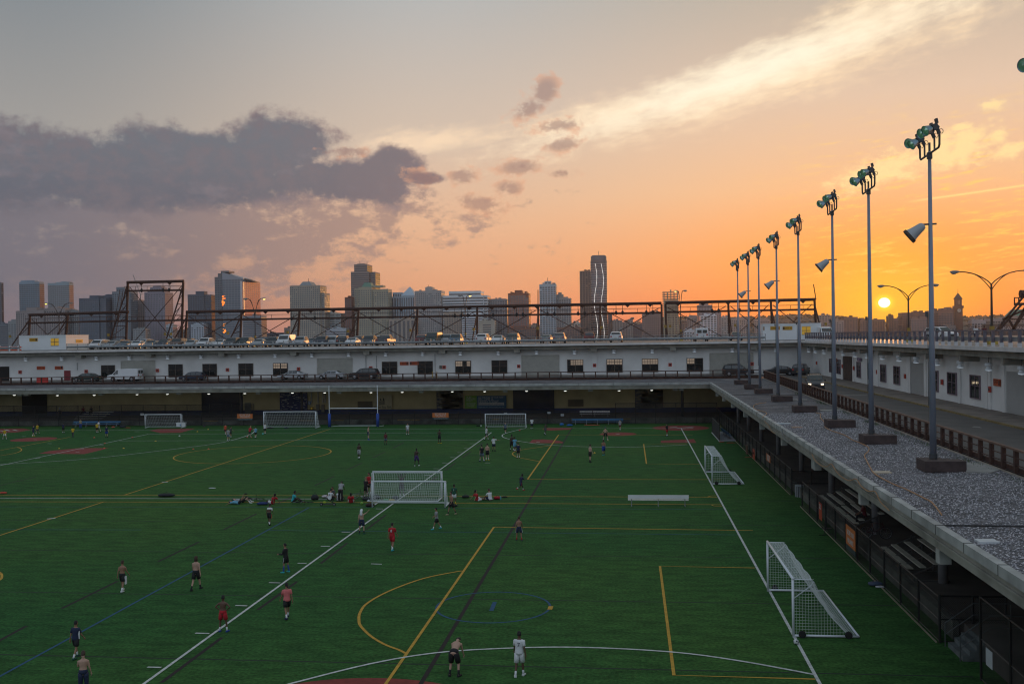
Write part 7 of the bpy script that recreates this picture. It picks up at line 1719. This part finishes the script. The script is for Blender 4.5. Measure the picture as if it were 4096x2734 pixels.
pp(dd, 281, 1355, 1283, 'shirtless person with brown hair, white socks and a white towel hanging from black shorts', 0, WALK, skin='tan', shorts='black', shoes='white', hair='brown', extra=hung_towel, stripe='white')
pp(dd, 450, 1352, 1273, 'pale shirtless person with long brown hair walking away in black shorts', 0, WALK2, skin='pale', socks='black', shoes='black', hair='brown', long_hair=True)
pp(dd, 512, 1448, 1365, 'shirtless person in red shorts standing hands on hips on the white line', 0, HIPS, skin='brown', shorts='red', shoes='blue')
pp(dd, 174, 1508, 1421, 'person in a navy shirt with white side panel at the lower left', -8, WALK, skin='tan', shirt='navy', shorts='black', shoes='green', extra=side_panel)
pp(dd, 192, 1596, 1493, 'shirtless person in long navy trousers cut off by the bottom left edge', 25, dict(STAND, nod=.3, arm_l=(30, 8, 60)), skin='pale', shorts='navy', shorts_len=1.2, socks=None, hair='brown')
pp(dd, 618, 1203, 1157, 'person with a white shirt half pulled off and orange-striped black shorts', 0, dict(WALK, nod=.6, lean=8), skin='brown', shorts='black', stripe='orange', extra=half_shirt)
pp(dd, 656, 1312, 1245, 'person in black long-sleeved top with tall blue socks and cyan shoes', 75, dict(STAND, leg_l=(8, 6, 6), leg_r=(-6, 4, 6), arm_l=(10, 8, 80), arm_r=(10, 8, 70), socks_hi=.12), skin='tan', shirt='black', sleeve=1, shorts='black', socks='blue', shoes='cyan', stripe='white')
pp(dd, 659, 1417, 1334, 'person with black ponytail in a salmon pink shirt beside the white line', 35, dict(WALK2), skin='tan', shirt='salmon', shorts='black', shoes='navy', bun=True)
pp(dd, 830, 1224, 1167, 'shirtless person with a white towel over the head raising one arm', 0, dict(STAND, arm_r=(120, 40, 90), leg_l=(0, 4, 8), leg_r=(0, 4, 8)), skin='pale', shorts='navy', socks='black', shoes='green', extra=towel)
pp(dd, 900, 1261, 1197, 'person in red football kit with number 8 walking away', -10, WALK, skin='tan', shirt='red', shorts='red', shoes='cyan', number='8')
pp(dd, 1002, 1213, 1163, 'person in a grey t-shirt and bright blue shoes walking toward the left', 110, dict(WALK, leg_l=(26, 8, 4), leg_r=(-20, 12, 4), arm_l=(6, 8, 80)), skin='tan', shirt='grey', shoes='cyan')
pp(dd, 1036, 1180, 1126, 'bearded shirtless person in black shorts striding left beside the goal', 140, dict(WALK2, leg_l=(-18, 10, 5), leg_r=(20, 6, 5)), skin='tan', shorts='black', socks='black', shoes='tan')
pp(dd, 1042, 1157, 1110, 'goalkeeper in green shirt with number 1 and yellow socks right of the midfield goals', 0, dict(STAND, leg_l=(2, 4, 3), leg_r=(-2, 4, 3), socks_hi=.5), skin='brown', shirt='green', shorts='white', socks='yellow', shoes='yellow', number='1', hair='black')
person('shirtless person hanging from the crossbar with both arms raised behind the net', pose=HANG, loc=Vector((gp(1614, 1984).x, 77.62, .08)), h=1.8, face=0, skin='dark', shorts='black', shoes='white')
pp(q3, 180, 1395, 1162, 'blond person in black t-shirt and striped shorts left of the midfield goal', -25, FOLD, skin='pale', shirt='black', shorts='black', stripe='white', hair='blond')
pp(q3, 222, 1360, 1108, 'bearded person in red t-shirt standing behind the blond person', 150, FOLD, skin='tan', shirt='red', shorts='black')
pp(dd, 1191, 1239, 1184, 'shirtless person with curly brown hair and dark red socks on the black line', 0, dict(WALK, leg_l=(4, 4, 10), leg_r=(-4, 4, 10)), skin='tan', shorts='navy', socks='red', shoes='dark grey', hair='brown', stripe='white')
pp(dd, 1192, 1550, 1447, 'person in white kit with number 7 near the bottom of the photo', -4, dict(WALK2, leg_l=(-6, 14, 4), leg_r=(10, 5, 4)), skin='brown', shirt='white', shorts='white', shoes='white', number='7', shorts_len=.85)
a_ = gp(*d(1042, 1550)); person('bent-over shirtless person resting hands on knees at the bottom', loc=a_, h=1.75, face=-6, pose=BEND, skin='pale', shorts='black', shorts_len=.9, socks='black')
pp(q3, 1950, 1318, 1122, 'person in dark kit with red trim running over the field right of centre', -55, dict(RUN, leg_l=(30, 12, 3), leg_r=(-16, 60, 3)), skin='dark', shirt='navy', shorts='navy', shoes='red', stripe='red')
pp(q3, 760, 1033, 832, 'dark shirtless person in purple shorts with a hand on one hip', 0, dict(HIPS1, leg_r=(8, 6, 12)), skin='dark', shorts='purple', socks='black', shoes='white', shorts_len=.9)
pp(q3, 1505, 983, 788, 'person in black t-shirt and slate shorts walking left of a pale shirtless one', 30, WALK, skin='pale', shirt='black', shorts='slate', shoes='navy')
pp(q3, 1567, 968, 778, 'pale shirtless person in black shorts with yellow shoes', 0, STAND, skin='pale', shorts='black', shoes='yellow', socks='white')
pp(q3, 1641, 868, 697, 'person in white t-shirt pointing to the right with an outstretched arm', 0, POINT, skin='tan', shirt='white', shorts='navy', socks='black')
pp(q3, 1848, 858, 668, 'dark shirtless person in black shorts behind the light blue kit', 20, dict(WALK, lean=5), skin='dark', shorts='black')
pp(q3, 1880, 868, 698, 'person in light blue kit next to a dark shirtless person', 15, dict(WALK2), skin='brown', shirt='light blue', shorts='light blue')
pp(q3, 1920, 945, 770, 'person in navy t-shirt nearest of the trio by the yellow arc', 10, dict(STAND, arm_l=(10, 24, 20)), skin='pale', shirt='navy', shorts='black')
pp(q3, 1556, 738, 580, 'person in white t-shirt and striped black shorts crossing the white line', -70, WALK, skin='tan', shirt='white', shorts='black', stripe='white')
pp(q3, 1773, 668, 530, 'person in navy and white top in front of the right far goal', 170, WALK, skin='pale', shirt='slate', shorts='black')
pp(q3, 2075, 615, 482, 'person in a white shirt right of the far right goal', 180, WALK2, skin='brown', shirt='white', shorts='navy')
pp(q3, 2230, 683, 542, 'dark shirtless person running near the red infield patch', -30, dict(RUN, leg_l=(14, 10, 3), leg_r=(-24, 30, 3)), skin='dark', shorts='dark grey')
pp(q3, 658, 683, 545, 'person in white t-shirt and grey shorts facing us below the orange banner', 180, dict(WALK, leg_l=(8, 6, 8), leg_r=(0, 6, 8)), skin='tan', shirt='white', shorts='grey')
pp(q3, 1020, 776, 615, 'dark shirtless person hands on hips with yellow shoes', -30, HIPS, skin='dark', shorts='black', socks='black', shoes='yellow')
pp(q3, 407, 792, 650, 'person in maroon shirt standing in the middle distance', 10, STAND, skin='brown', shirt='maroon', shorts='slate', socks='black')
pp(q3, 209, 738, 578, 'pale shirtless person with dark hair right of the rugby posts', -60, STAND, skin='pale', shorts='navy', stripe='white', socks='blue', shoes='blue', hair='brown')
pp(q3, 104, 955, 773, 'dark shirtless person in light grey shorts seen from behind', 0, dict(WALK, leg_l=(8, 6, 3)), skin='dark', shorts='grey', shorts_len=.95)
pp(q4, 458, 992, 787, 'shirtless person in black shorts left of the long-haired one in blue', -40, dict(STAND, leg_l=(8, 6, 3), leg_r=(-8, 6, 5), arm_l=(10, 8, 70)), skin='pale', shorts='black', socks='black')
pp(q4, 612, 911, 728, 'shirtless person with long hair, blue shorts and cyan shoes', 10, WALK2, skin='tan', shorts='blue', socks='black', shoes='cyan', hair='brown', long_hair=True, shorts_len=.95)
pp(q4, 633, 746, 588, 'shirtless person in cap and black shorts on the edge of the round red patch', 0, WIDE, skin='pale', shorts='black', cap='slate', shoes='yellow')
pp(q4, 800, 629, 500, 'person in grey t-shirt and maroon shorts walking before the blue bench', -20, dict(WALK, leg_l=(20, 6, 6), leg_r=(-18, 6, 6)), skin='pale', shirt='grey', shorts='maroon')
pp(q4, 1336, 696, 548, 'person in black t-shirt, red shorts and cap near the far home plate', 60, dict(STAND, arm_l=(20, 8, 50)), skin='tan', shirt='black', shorts='red', cap='green')
pp(q2, 290, 678, 560, 'person in orange shirt behind the grey-white shirt on the far field', 0, WALK, skin='pale', shirt='orange', shorts='maroon')
pp(q2, 322, 750, 605, 'person in grey-white t-shirt and white shorts on the far field', 0, STAND, skin='pale', shirt='grey', shorts='slate', stripe='white')
pp(q2, 352, 712, 585, 'person in black t-shirt facing sideways behind the grey-white shirt', -60, dict(STAND, arm_r=(40, 10, 20)), skin='tan', shirt='dark grey', shorts='black')
pp(q2, 568, 714, 568, 'running person in red shirt and black shorts left of the big far goal', -30, dict(RUN, leg_l=(28, 10, 3), leg_r=(-30, 20, 3)), skin='pale', shirt='red', shorts='black', shoes='orange', hair='blond')
pp(q2, 636, 716, 598, 'person in light blue t-shirt and black shorts beside the running one', 0, dict(WALK, leg_l=(10, 6, 6)), skin='pale', shirt='light blue', shorts='black')
pp(q2, 740, 670, 562, 'small person in white t-shirt at the left post of the big far goal', 0, STAND, skin='pale', shirt='white', shorts='black')
def qz(x, y): return (x/4.698, 1580+y/4.698)
pp(qz, 90, 832, 630, 'person in a yellow bib with white shorts and legs apart at the far left edge', 180, dict(WIDE), skin='pale', shirt='yellow', shorts='white')
pp(qz, 628, 772, 555, 'person in navy shirt left of the yellow bib on the far left field', -15, WALK, skin='pale', shirt='navy', shorts='navy', shoes='yellow', hair='brown')
pp(qz, 705, 728, 545, 'person in yellow bib over white beside the navy shirt', 180, WALK2, skin='tan', shirt='yellow', shorts='dark grey')
pp(qz, 1190, 712, 520, 'person in very dark kit in front of the far left fence', 0, STAND, skin='brown', shirt='navy', shorts='black')
pp(qz, 1370, 792, 590, 'person in yellow bib and long dark trousers on the far left field', 10, WALK, skin='brown', shirt='yellow', shorts='dark grey', shorts_len=1.2)
pp(qz, 1515, 628, 445, 'person in tan top and blue trousers close to the far left fence', 180, STAND, skin='tan', shirt='tan', shorts='blue', shorts_len=1.2)
pp(qz, 1826, 708, 505, 'person in yellow bib overlapping a white shirt before the blue bench', 30, WALK, skin='tan', shirt='yellow', shorts='black')
pp(qz, 1852, 690, 470, 'person in white shirt behind the yellow bib before the blue bench', -30, WALK2, skin='pale', shirt='white', shorts='white')
pp(qz, 2003, 797, 570, 'person in navy hooded top and blue-edged shorts left of the small far goal', 0, STAND, skin='pale', shirt='navy', shorts='blue', socks='black')
for x, lab, c in ((1585, 'person in a dark red top sitting high on the far left bleacher', 'maroon'), (1735, 'person in black sitting at the top right of the far left bleacher', 'black')):
    q = wp(*qz(x, 345), 147); person(lab, loc=Vector((q.x, 146.8, 1.55)), h=1.7, face=180, pose=BENCHSIT, skin='brown', shirt=c, shorts='black', shorts_len=1.2)
q = wp(*qz(1130, 500), 145); person('dark-clad person in a pale blue cap behind the far left fence', loc=Vector((q.x, 145, .8)), h=1.8, face=180, pose=STAND, skin='brown', shirt='black', shorts='black', shorts_len=1.2, cap='light blue')
# group resting on the touchline
def qg(x, y): return (900+x/3.915, 1900+y/3.915)
def gg(x, y): return gp(*qg(x, y))
person('person lying on the back with both legs stretched up in the air', loc=gg(215, 452), h=1.7, face=-90, pose=LIE, skin='tan', shirt='light blue', shorts='black', socks=None, shoes='black')
person('person lying with bent knees and white shoes behind the raised legs', loc=gg(270, 425), h=1.7, face=-90, pose=LIE2, skin='pale', shirt='grey', shorts='black', shoes='white')
person('person in a red shirt sitting and leaning back on the arms', loc=gg(745, 450), h=1.7, face=60, pose=SITB, skin='brown', shirt='red', shorts='white')
person('person in a cyan shirt sitting with arms round the knees', loc=gg(1062, 420), h=1.7, face=-70, pose=SIT, skin='brown', shirt='cyan', shorts='black', shorts_len=1.2)
person('seated person with number 4 on a white football shirt', loc=gg(1640, 392), h=1.7, face=-20, pose=SIT, skin='pale', shirt='white', shorts='black', number='4')
person('curly-haired person in dark grey sitting behind the number 4 shirt', loc=gg(1705, 345), h=1.7, face=160, pose=SIT, skin='tan', shirt='dark grey', shorts='black', hair='brown')
def stripes(root, J):
    b = MB()
    for x in (-.10, -.02, .06, .14): b.box(x-.018, x+.018, -.145, -.13, .14, .52)
    b.build('shirt_stripe', cmat('black'), root)
person('seated person in a black and white striped shirt', loc=gg(1782, 402), h=1.7, face=0, pose=dict(SIT, lean=20), skin='brown', shirt='white', shorts='black', extra=stripes)
person('person in grey shirt and black trousers stooping over the striped shirt', loc=gg(1812, 405), h=1.72, face=5, pose=dict(lean=42, hz=.9, leg_l=(6, 10, 4), leg_r=(-4, 6, 4), arm_l=(30, 4, 10), arm_r=(30, 4, 10), nod=.5), skin='brown', shirt='grey', shorts='black', shorts_len=1.2)
person('person in red with curly hair reclining beside the scooter group', loc=gg(1972, 432), h=1.65, face=15, pose=SITB, skin='brown', shirt='red', shorts='grey', shoes='yellow')
g_ = gp(*q3(1450, 1432)); person('dark-haired person in red top sitting on the grass right of the goals', loc=g_, h=1.65, face=-50, pose=dict(SITB, lean=-12), skin='tan', shirt='red', shorts='white', bun=True)
g_ = gp(*q3(1600, 1428)); person('person in white t-shirt sitting on the grass beside a red bag', loc=g_, h=1.75, face=45, pose=SIT, skin='tan', shirt='white', shorts='navy', hair='brown')
# right bleacher and roof
person('person in dark red top sitting on the bleacher with the bicycle', loc=Vector((14.1, 61.9, 1.12)), h=1.75, face=75, pose=BENCHSIT, skin='brown', shirt='maroon', shorts='black', shorts_len=1.2)
for px, py, lab, c, s in ((3903, 1336, 'person in a white shirt standing on the right deck near the tall lamp', 'white', 'navy'), (3938, 1337, 'person in brown standing on the right deck beside the tall lamp foot', 'maroon', 'black')):
    q = wp(px, 1340, 112); person(lab, loc=Vector((q.x, 112, 11.352)), h=1.7, face=180, pose=STAND, skin='brown', shirt=c, shorts=s, shorts_len=1.2)

# ================================================================ balls, bags, cones, bicycles
def ball(label, f, x, y, col, spots=None, r=.11):
    g = gp(*f(x, y)); o = tag(MB().ell((0, 0, 0), r, r, r, 14, 9).build('football', mat('ball '+label[:14], col, rough=.5, var=.0), None, True), label, 'ball'); o.location = (g.x, g.y, r)
    if spots:
        b = MB()
        for k in range(9):
            a, e = k*2.4, math.asin(1-2*(k+.5)/9); n = Vector((math.cos(a)*math.cos(e), math.sin(a)*math.cos(e), math.sin(e))); b.lathe([(r*.30, 0), (r*.2, .006)], 6, n*(r*.975), n)
        b.build('ball_patch', mat('ball patch', spots, rough=.5), o)
ball('white football with dark patches at the near goal post', r6, 252, 1212, (.55, .58, .58), (.03, .04, .04)); ball('green-yellow football beside the scooter group', qg, 2143, 458, (.20, .42, .05), (.05, .12, .2)); ball('red football near the far right goal', q3, 1934, 636, (.6, .04, .06))
ball('white football by the black bag left of the far right goal', q3, 1495, 585, (.6, .6, .6)); ball('light blue football at the feet of the small person in white', q2, 717, 677, (.10, .5, .5))
cones = [(q1, 1075, 714, 'o'), (q1, 675, 838, 'y'), (q1, 1410, 837, 'y'), (q1, 1190, 835, 'o'), (q1, 1775, 755, 'y'), (q1, 2252, 646, 'y'), (q1, 2205, 847, 'o'), (q1, 2047, 695, 'w'), (q2, 98, 845, 'o'), (q4, 508, 889, 'y'), (q1, 1510, 712, 'o'), (q1, 1195, 780, 'o'), (q2, 93, 621, 'y')]
CN = {'o': ('orange', (.6, .10, .05)), 'y': ('yellow', (.55, .36, .03)), 'w': ('white', (.6, .6, .6))}
wh_ = ['behind the far left arc', 'left of the red patch', 'right of the red patch', 'on the tip of the red patch', 'on the second white line', 'below the small far goal', 'above the big yellow circle', 'below the small far goal, nearest it', 'inside the big yellow circle', 'beside the shirtless person in blue', 'on the diagonal white line, upper', 'on the diagonal white line, lower', 'far left of the person in orange']
for (f, x, y, c), wtxt in zip(cones, wh_):
    g = gp(*f(x, y)); o = tag(MB().lathe([(.12, 0), (.115, .015), (.05, .10), (.035, .10)], 12).build('marker_cone', mat('cone '+CN[c][0], CN[c][1], rough=.5)), '%s disc cone %s' % (CN[c][0], wtxt), 'cone', 'marker cones on the field'); o.location = (g.x, g.y, .022)
def bag(label, g, col, s=(.42, .26, .26), rz=0, strap=True, flat=False):
    root = thing('bag', label, 'bag', (g.x, g.y, g.z+.0), rz); m = mat('bag %s' % (str(col)), col, rough=.8, var=.2, vs=8)
    b = MB(); rings = []
    for t, k in ((-1, .35), (-.85, .8), (-.4, 1), (.2, .96), (.7, .8), (1, .3)): rings.append([(s[0]*t, s[1]*k*math.cos(a), s[2]*.5+.02+s[2]*.52*k*math.sin(a)*(1+.15*math.sin(3*t+a))) for a in [2*math.pi*i/10 for i in range(10)]])
    b.loft(rings).build('bag_body', m, root, True)
    if strap: MB().tube([(-s[0]*.5, 0, s[2]), (0, s[1]*.5, s[2]*1.55), (s[0]*.5, 0, s[2])], .018, 5).build('strap', BLACK, root)
bag('black bag lying on the grass with a yellow strap, far left of the group', gp(*q1(1900, 1385)), (.015, .016, .02), (.7, .3, .25)); bag('orange bag lying at the left edge of the field', gp(*q1(40, 1352)), (.5, .07, .04), (.3, .15, .16))
bag('blue bag beside the person in red', gg(590, 462), (.012, .03, .12), (.45, .25, .2)); bag('black backpack standing between the cyan shirt and the white number 4', gg(1410, 392), (.015, .016, .02), (.3, .2, .42)); bag('white cloth bag leaning left of the number 4 shirt', gg(1575, 352), (.5, .45, .47), (.3, .2, .2))
bag('black bag beside the pair sitting on the grass', gp(*q3(1320, 1398)), (.012, .012, .014), (.3, .2, .2)); bag('red bag beside the white t-shirt sitter', gp(*q3(1683, 1415)), (.3, .01, .02), (.3, .2, .22)); bag('flat black bag at the right end of the sitting pair', gp(*q3(1765, 1393)), (.012, .012, .014), (.25, .15, .08), strap=False)
bag('dark bag with white cloth in the left corner of the front midfield goal', gp(*q3(230, 1498)), (.03, .012, .012), (.35, .22, .25)); bag('black backpack inside the net of the midfield goals', gp(*q3(300, 1412)), (.015, .018, .025), (.35, .22, .3)); bag('yellow bag lying behind the midfield goal net', gp(*q3(478, 1434)), (.5, .36, .03), (.25, .15, .14)); bag('dark blue bag behind the midfield goal net', gp(*q3(520, 1420)), (.02, .03, .05), (.25, .2, .3)); bag('green bag at the back bar of the midfield goal', gp(*q3(412, 1428)), (.05, .4, .12), (.22, .12, .10), strap=False)
bag('black bag and white shoe beside the right post of the midfield goal', gp(*q3(1190, 1500)), (.015, .018, .02), (.25, .18, .18)); bag('dark rucksack behind the wheel of the fallen bicycle near the goal', gg(2250, 395), (.02, .025, .03), (.5, .25, .25)); bag('blue bag at the foot of the far fence near the notice', gp(*q4(135, 575)), (.02, .14, .4), (.3, .2, .35)); bag('second blue bag lower on the far fence', gp(*q4(225, 580)), (.02, .12, .36), (.45, .2, .25))
bag('black bag left of the white football at the far fence', gp(*q3(1462, 582)), (.012, .012, .014), (.3, .2, .15)); bag('black and pale blue bag dropped at the foot of the near right fence', r6g := gp(*r6(965, 690)), (.05, .07, .12), (.35, .25, .2)); bag('white crumpled cloth beside the bag at the near right fence', gp(*r6(1005, 708)), (.45, .47, .5), (.22, .14, .09), strap=False)
bag('white folded cloth lying alone on the grass left of centre', gp(*q2(140, 1292)), (.5, .52, .54), (.3, .14, .07), strap=False); bag('brown bag at the goal side fence', gp(*q5(700, 940)), (.25, .06, .03), (.4, .1, .08), strap=False); bag('orange flat bag beside the pale sheet', gp(*q5(390, 765)), (.35, .08, .04), (.3, .15, .10), strap=False); bag('two-part orange flat bag near the pale sheet', gp(*q5(495, 775)), (.35, .10, .05), (.5, .12, .08), strap=False)
bag('red and white bag before the far left blue bench', gp(*q1(1292, 600)), (.5, .12, .08), (.25, .15, .2), strap=False); bag('dark bag at the right end of the far left blue bench', gp(*q1(1400, 600)), (.015, .02, .03), (.5, .2, .3)); bag('red lying bag beside the small far goal', gp(*q1(1460, 603)), (.4, .05, .04), (.4, .15, .1), strap=False); bag('black bag under the big far goal net', gp(*q2(985, 606)), (.02, .03, .06), (.35, .15, .15)); bag('dark bag at the left post of the big far goal', gp(*q2(800, 608)), (.012, .012, .014), (.5, .2, .15))
bag('row of orange vests folded by the far right blue bench', gp(*q4(480, 572)), (.45, .08, .04), (1.1, .12, .09), strap=False); bag('white plastic chest bag beside the small far goal', gp(*q1(2330, 590)), (.05, .05, .06), (.2, .2, .2))
b = MB().lathe([(.05, 0), (.055, .02), (.055, .22), (.02, .27), (.02, .30)], 10); o = tag(b.build('bottle', mat('bottle teal', (.08, .3, .33), rough=.3)), 'teal water bottle standing right of the red bag', 'bottle'); g = gp(*q3(1718, 1418)); o.location = g
# white chest at the small far goal
g, g2 = gp(*q1(2010, 590)), gp(*q1(2105, 590)); ch = thing('storage_chest', 'white storage chest beside the small far goal', 'chest', (g.x, g.y, 0)); L = g2.x-g.x; MB().box(0, L, 0, .5, 0, .55).build('body', WHITE, ch); MB().box(-.04, L+.04, -.04, .54, .55, .65).build('lid', WHITE, ch)
MB().lathe([(.12, 0), (.12, .01)], 12, (L*.5, -.01, .3), (0, -1, 0)).build('symbol', mat('chest blue', (.05, .2, .4)), ch)
def bicycle(label, loc, rot, col=(.02, .02, .022)):
    root = thing('bicycle', label, 'bicycle', loc, 0); root.rotation_euler = rot; m = mat('bike %s' % str(col), col, rough=.4)
    def wheel(x):
        n = 24; w = MB(); w.tube([(x+.33*math.cos(2*math.pi*i/n), 0, .34+.33*math.sin(2*math.pi*i/n)) for i in range(n+1)], .016, 5, False)
        o = w.build('wheel', TYRE, root); s = MB(); s.tube([(x+.305*math.cos(2*math.pi*i/n), 0, .34+.305*math.sin(2*math.pi*i/n)) for i in range(n+1)], .009, 4, False)
        for i in range(10): a = math.pi*i/5; s.tube([(x, 0, .34), (x+.3*math.cos(a), 0, .34+.3*math.sin(a))], .004, 3)
        s.build('rim', RIM, o)
    wheel(-.52); wheel(.52)
    f = MB(); bb_, st_, hd = (-.08, 0, .30), (-.22, 0, .84), (.34, 0, .86)
    for p, q in ((bb_, st_), (st_, hd), (bb_, (.36, 0, .72)), (bb_, (-.52, 0, .34)), ((-.2, 0, .76), (-.52, 0, .34)), ((.33, 0, .92), (.52, 0, .34))): f.tube([p, q], .018, 6)
    f.build('frame', m, root); MB().tube([(.33, -.27, .98), (.30, -.1, .96), (.30, .1, .96), (.33, .27, .98)], .014, 5).tube([(.33, 0, .90), (.30, 0, .96)], .014, 5).build('handlebar', BLACK, root); MB().ell((-.24, 0, .92), .13, .06, .03, 8, 4).tube([(-.22, 0, .84), (-.24, 0, .92)], .013, 5).build('saddle', BLACK, root); MB().lathe([(.09, -.01), (.09, .01)], 12, bb_, (0, 1, 0)).tube([(-.08, .05, .30), (.06, .07, .20)], .01, 4).tube([(-.08, -.05, .30), (-.2, -.07, .40)], .01, 4).build('crank', RIM, root)
bicycle('bicycle lying on its side between the lying person and the red shirt', gg(470, 398)+Vector((0, 0, .05)), (R(70), 0, R(8)), (.05, .055, .06)); bicycle('bicycle lying flat right of the cyan shirt', gg(1230, 432)+Vector((0, 0, .05)), (R(78), 0, R(5))); bicycle('bicycle lying behind the blond person near the goal', gg(2110, 376)+Vector((0, 0, .05)), (R(62), 0, R(170)), (.06, .07, .05))
q = gp(*r6(880, 140), .8); bicycle('mountain bicycle leaning by the column under the right canopy', (14.05, 59.0, .80), (0, 0, R(-15)), (.08, .012, .012))
sc_ = thing('kick_scooter', 'black electric kick scooter lying on the touchline with a yellow-green bag', 'scooter', tuple(gg(1610, 478)), R(0))
MB().box(-.35, .42, -.07, .07, .10, .16).build('deck', BLACK, sc_); MB().tube([(.44, 0, .2), (-.1, -.05, .62), (-.12, -.05, .66)], .03, 6).tube([(.46, 0, .12), (.40, 0, .30), (.46, 0, .62)], .03, 6).build('stem', BLACK, sc_)
for x in (-.5, .5): w_ = MB().lathe([(.07, -.03), (.12, -.025), (.12, .025), (.07, .03)], 14, (x, 0, .12), (0, 1, 0)).build('wheel', TYRE, sc_); MB().lathe([(.06, -.032), (.06, .032)], 8, (x, 0, .12), (0, 1, 0)).build('rim', RIM, w_)
MB().tube([(.38, -.15, .62), (.54, .15, .64)], .015, 5).build('handlebar', BLACK, sc_); MB().ell((-.25, 0, .28), .14, .08, .08, 8, 5).build('bag', mat('lime bag', (.35, .42, .03), rough=.7), sc_)
# right fence furniture: orange banners, bin, folded chair
A, Bp = xp(*q5(903, 1000), 12.55), xp(*q5(946, 1000), 12.55); z1, z0 = xp(*q5(925, 905), 12.55).z, xp(*q5(925, 985), 12.55).z
r_ = board('warning_banner', 'orange SECURE YOUR VALUABLES banner on the far part of the right fence', 'banner', A.y, Bp.y, max(.7, z0), z1, 12.55, OB, [('SECURE YOUR', .15, .55, .36, .72), ('VALUABLES', .19, .14, .36, .62)], ink=mat('banner white ink', (.5, .5, .48)), axis='x', t=.02)
A, Bp = xp(*r6(700, 200), 12.38), xp(*r6(783, 240), 12.38)
r_ = board('warning_banner', 'orange SECURE YOUR VALUABLES banner on the fence before the near bleachers', 'banner', A.y, Bp.y, .55, 1.65, 12.38, OB, [('SECURE YOUR', .15, .55, .40, .72), ('VALUABLES', .19, .14, .40, .62)], ink=mat('banner white ink', (.5, .5, .48)), axis='x', t=.02)
MB().box(0, abs(A.y-Bp.y), -.02, 0, -.28, -.01).build('strip', mat('dark green strip', (.02, .045, .05)), r_)
q = gp(*r6(577, 170)); board('notice_sign', 'orange-red notice board on the near right fence left of the banner', 'sign', q.y+.55, q.y-.35, .5, 1.6, 12.36, mat('notice orange red', (.40, .05, .02), rough=.5), [('FIELD', .12, .78, .2, .6), ('RULES', .12, .62, .2, .6)], ink=mat('banner white ink', (.5, .5, .48)), axis='x', t=.02)
q = gp(*q5(838, 965)); board('notice_sign', 'orange notice on the right fence left of the far banner', 'sign', q.y+.6, q.y-.9, .1, 1.1, 12.5, mat('notice orange red', (.4, .05, .02)), [('RULES', .2, .5, .3, .6)], axis='x', t=.02)
q = gp(*q5(790, 905)); board('barrier_board', 'brown board at the foot of the right fence beside an orange notice', 'board', q.y+1.0, q.y-.4, .05, .95, 12.4, mat('brown board', (.08, .035, .02), rough=.8), axis='x', t=.06)
bn = thing('waste_bin', 'pale ribbed waste bin in the middle gap of the right fence', 'bin', tuple(gp(*q5(1277, 1383)))); bb_ = MB()
for i in range(14): a = 2*math.pi*i/14; bb_.box(.30*math.cos(a)-.03, .30*math.cos(a)+.03, .30*math.sin(a)-.03, .30*math.sin(a)+.03, 0, .85)
bb_.build('slat', mat('bin pale', (.33, .36, .38), rough=.5), bn); MB().lathe([(.26, .02), (.26, .8)], 14).build('liner', BLACK, bn); MB().lathe([(.33, .82), (.33, .9), (.25, .9)], 14).build('rim', mat('bin pale', (.33, .36, .38)), bn)
# stair into the dock at the lower right, with rails and steps
st_ = thing('dock_stairs', 'pale steps with rails beside the fence gap at the lower right', 'stairs', (12.6, 40.6, 0)); sm_ = MB()
for k in range(4): sm_.box(.25*k, 2.2, -.9, .9, .2*k, .2*(k+1)-.002)
sm_.build('step', mat('pale step concrete', (.085, .10, .10), rough=.8, var=.4, vs=2), st_); rl_ = MB()
for y in (-.9, .9): rl_.tube([(-.1, y, 0), (-.1, y, .95), (1.0, y, 1.75), (2.4, y, 1.75), (2.4, y, .8)], .025, 5); rl_.tube([(-.1, y, .5), (1.0, y, 1.3), (2.4, y, 1.3)], .02, 5)
rl_.build('rail', mat('pale rail', (.07, .08, .08), rough=.5), st_)
o = board('notice_sign', 'white ribbed notice hanging on the nearest fence at the lower right', 'sign', 36.6, 36.0, .9, 1.5, 12.4, mat('notice white', (.42, .45, .47)), axis='x', t=.02)
fc = thing('folded_chair', 'dark folded chair standing on the turf by the near right fence', 'chair', tuple(gp(*r6(500, 238)))); MB().tube([(0, 0, 0), (.1, 0, .5), (.05, 0, .85)], .02, 5).tube([(.5, .3, 0), (.1, .1, .5)], .02, 5).tube([(-.3, 0, .02), (.6, .3, .02)], .02, 5).build('frame', BLACK, fc); MB().box(-.1, .5, -.05, .35, .40, .43).build('seat', BLACK, fc)
# clutter on the gravel
for f, x, y, lab, w_, c in ((r6, 1960, 285, 'white roof hatch plate lying on the near gravel', .30, (.5, .53, .55)), (q5, 1097, 545, 'pale blue plate lying on the far gravel', .5, (.42, .47, .5)), (q6, 718, 1105, 'pale plank lying on the gravel between two poles', .4, (.42, .36, .28)), (q5, 1248, 590, 'tan brick-sized board on the gravel', .35, (.3, .2, .14))):
    g = gp(*f(x, y), 5.88); tag(MB().box(g.x-w_, g.x+w_, g.y-.25, g.y+.25, gz(g.x, g.y)-.05, gz(g.x, g.y)+.07).build('roof_plate', mat('plate %s' % lab[:8], c, rough=.6)), lab, 'plate')
# haze over the river and city
hm = bpy.data.materials.new('haze'); hm.use_nodes = True; t = hm.node_tree; t.nodes.clear(); pv = t.nodes.new('ShaderNodeVolumePrincipled'); ou = t.nodes.new('ShaderNodeOutputMaterial'); t.links.new(pv.outputs[0], ou.inputs['Volume'])
pv.inputs['Color'].default_value = (.80, .82, .93, 1); pv.inputs['Density'].default_value = .000055; pv.inputs['Anisotropy'].default_value = .6
tag(MB().box(-1700, 1500, -60, 3100, -9.5, 190).build('haze', hm), kind='stuff')
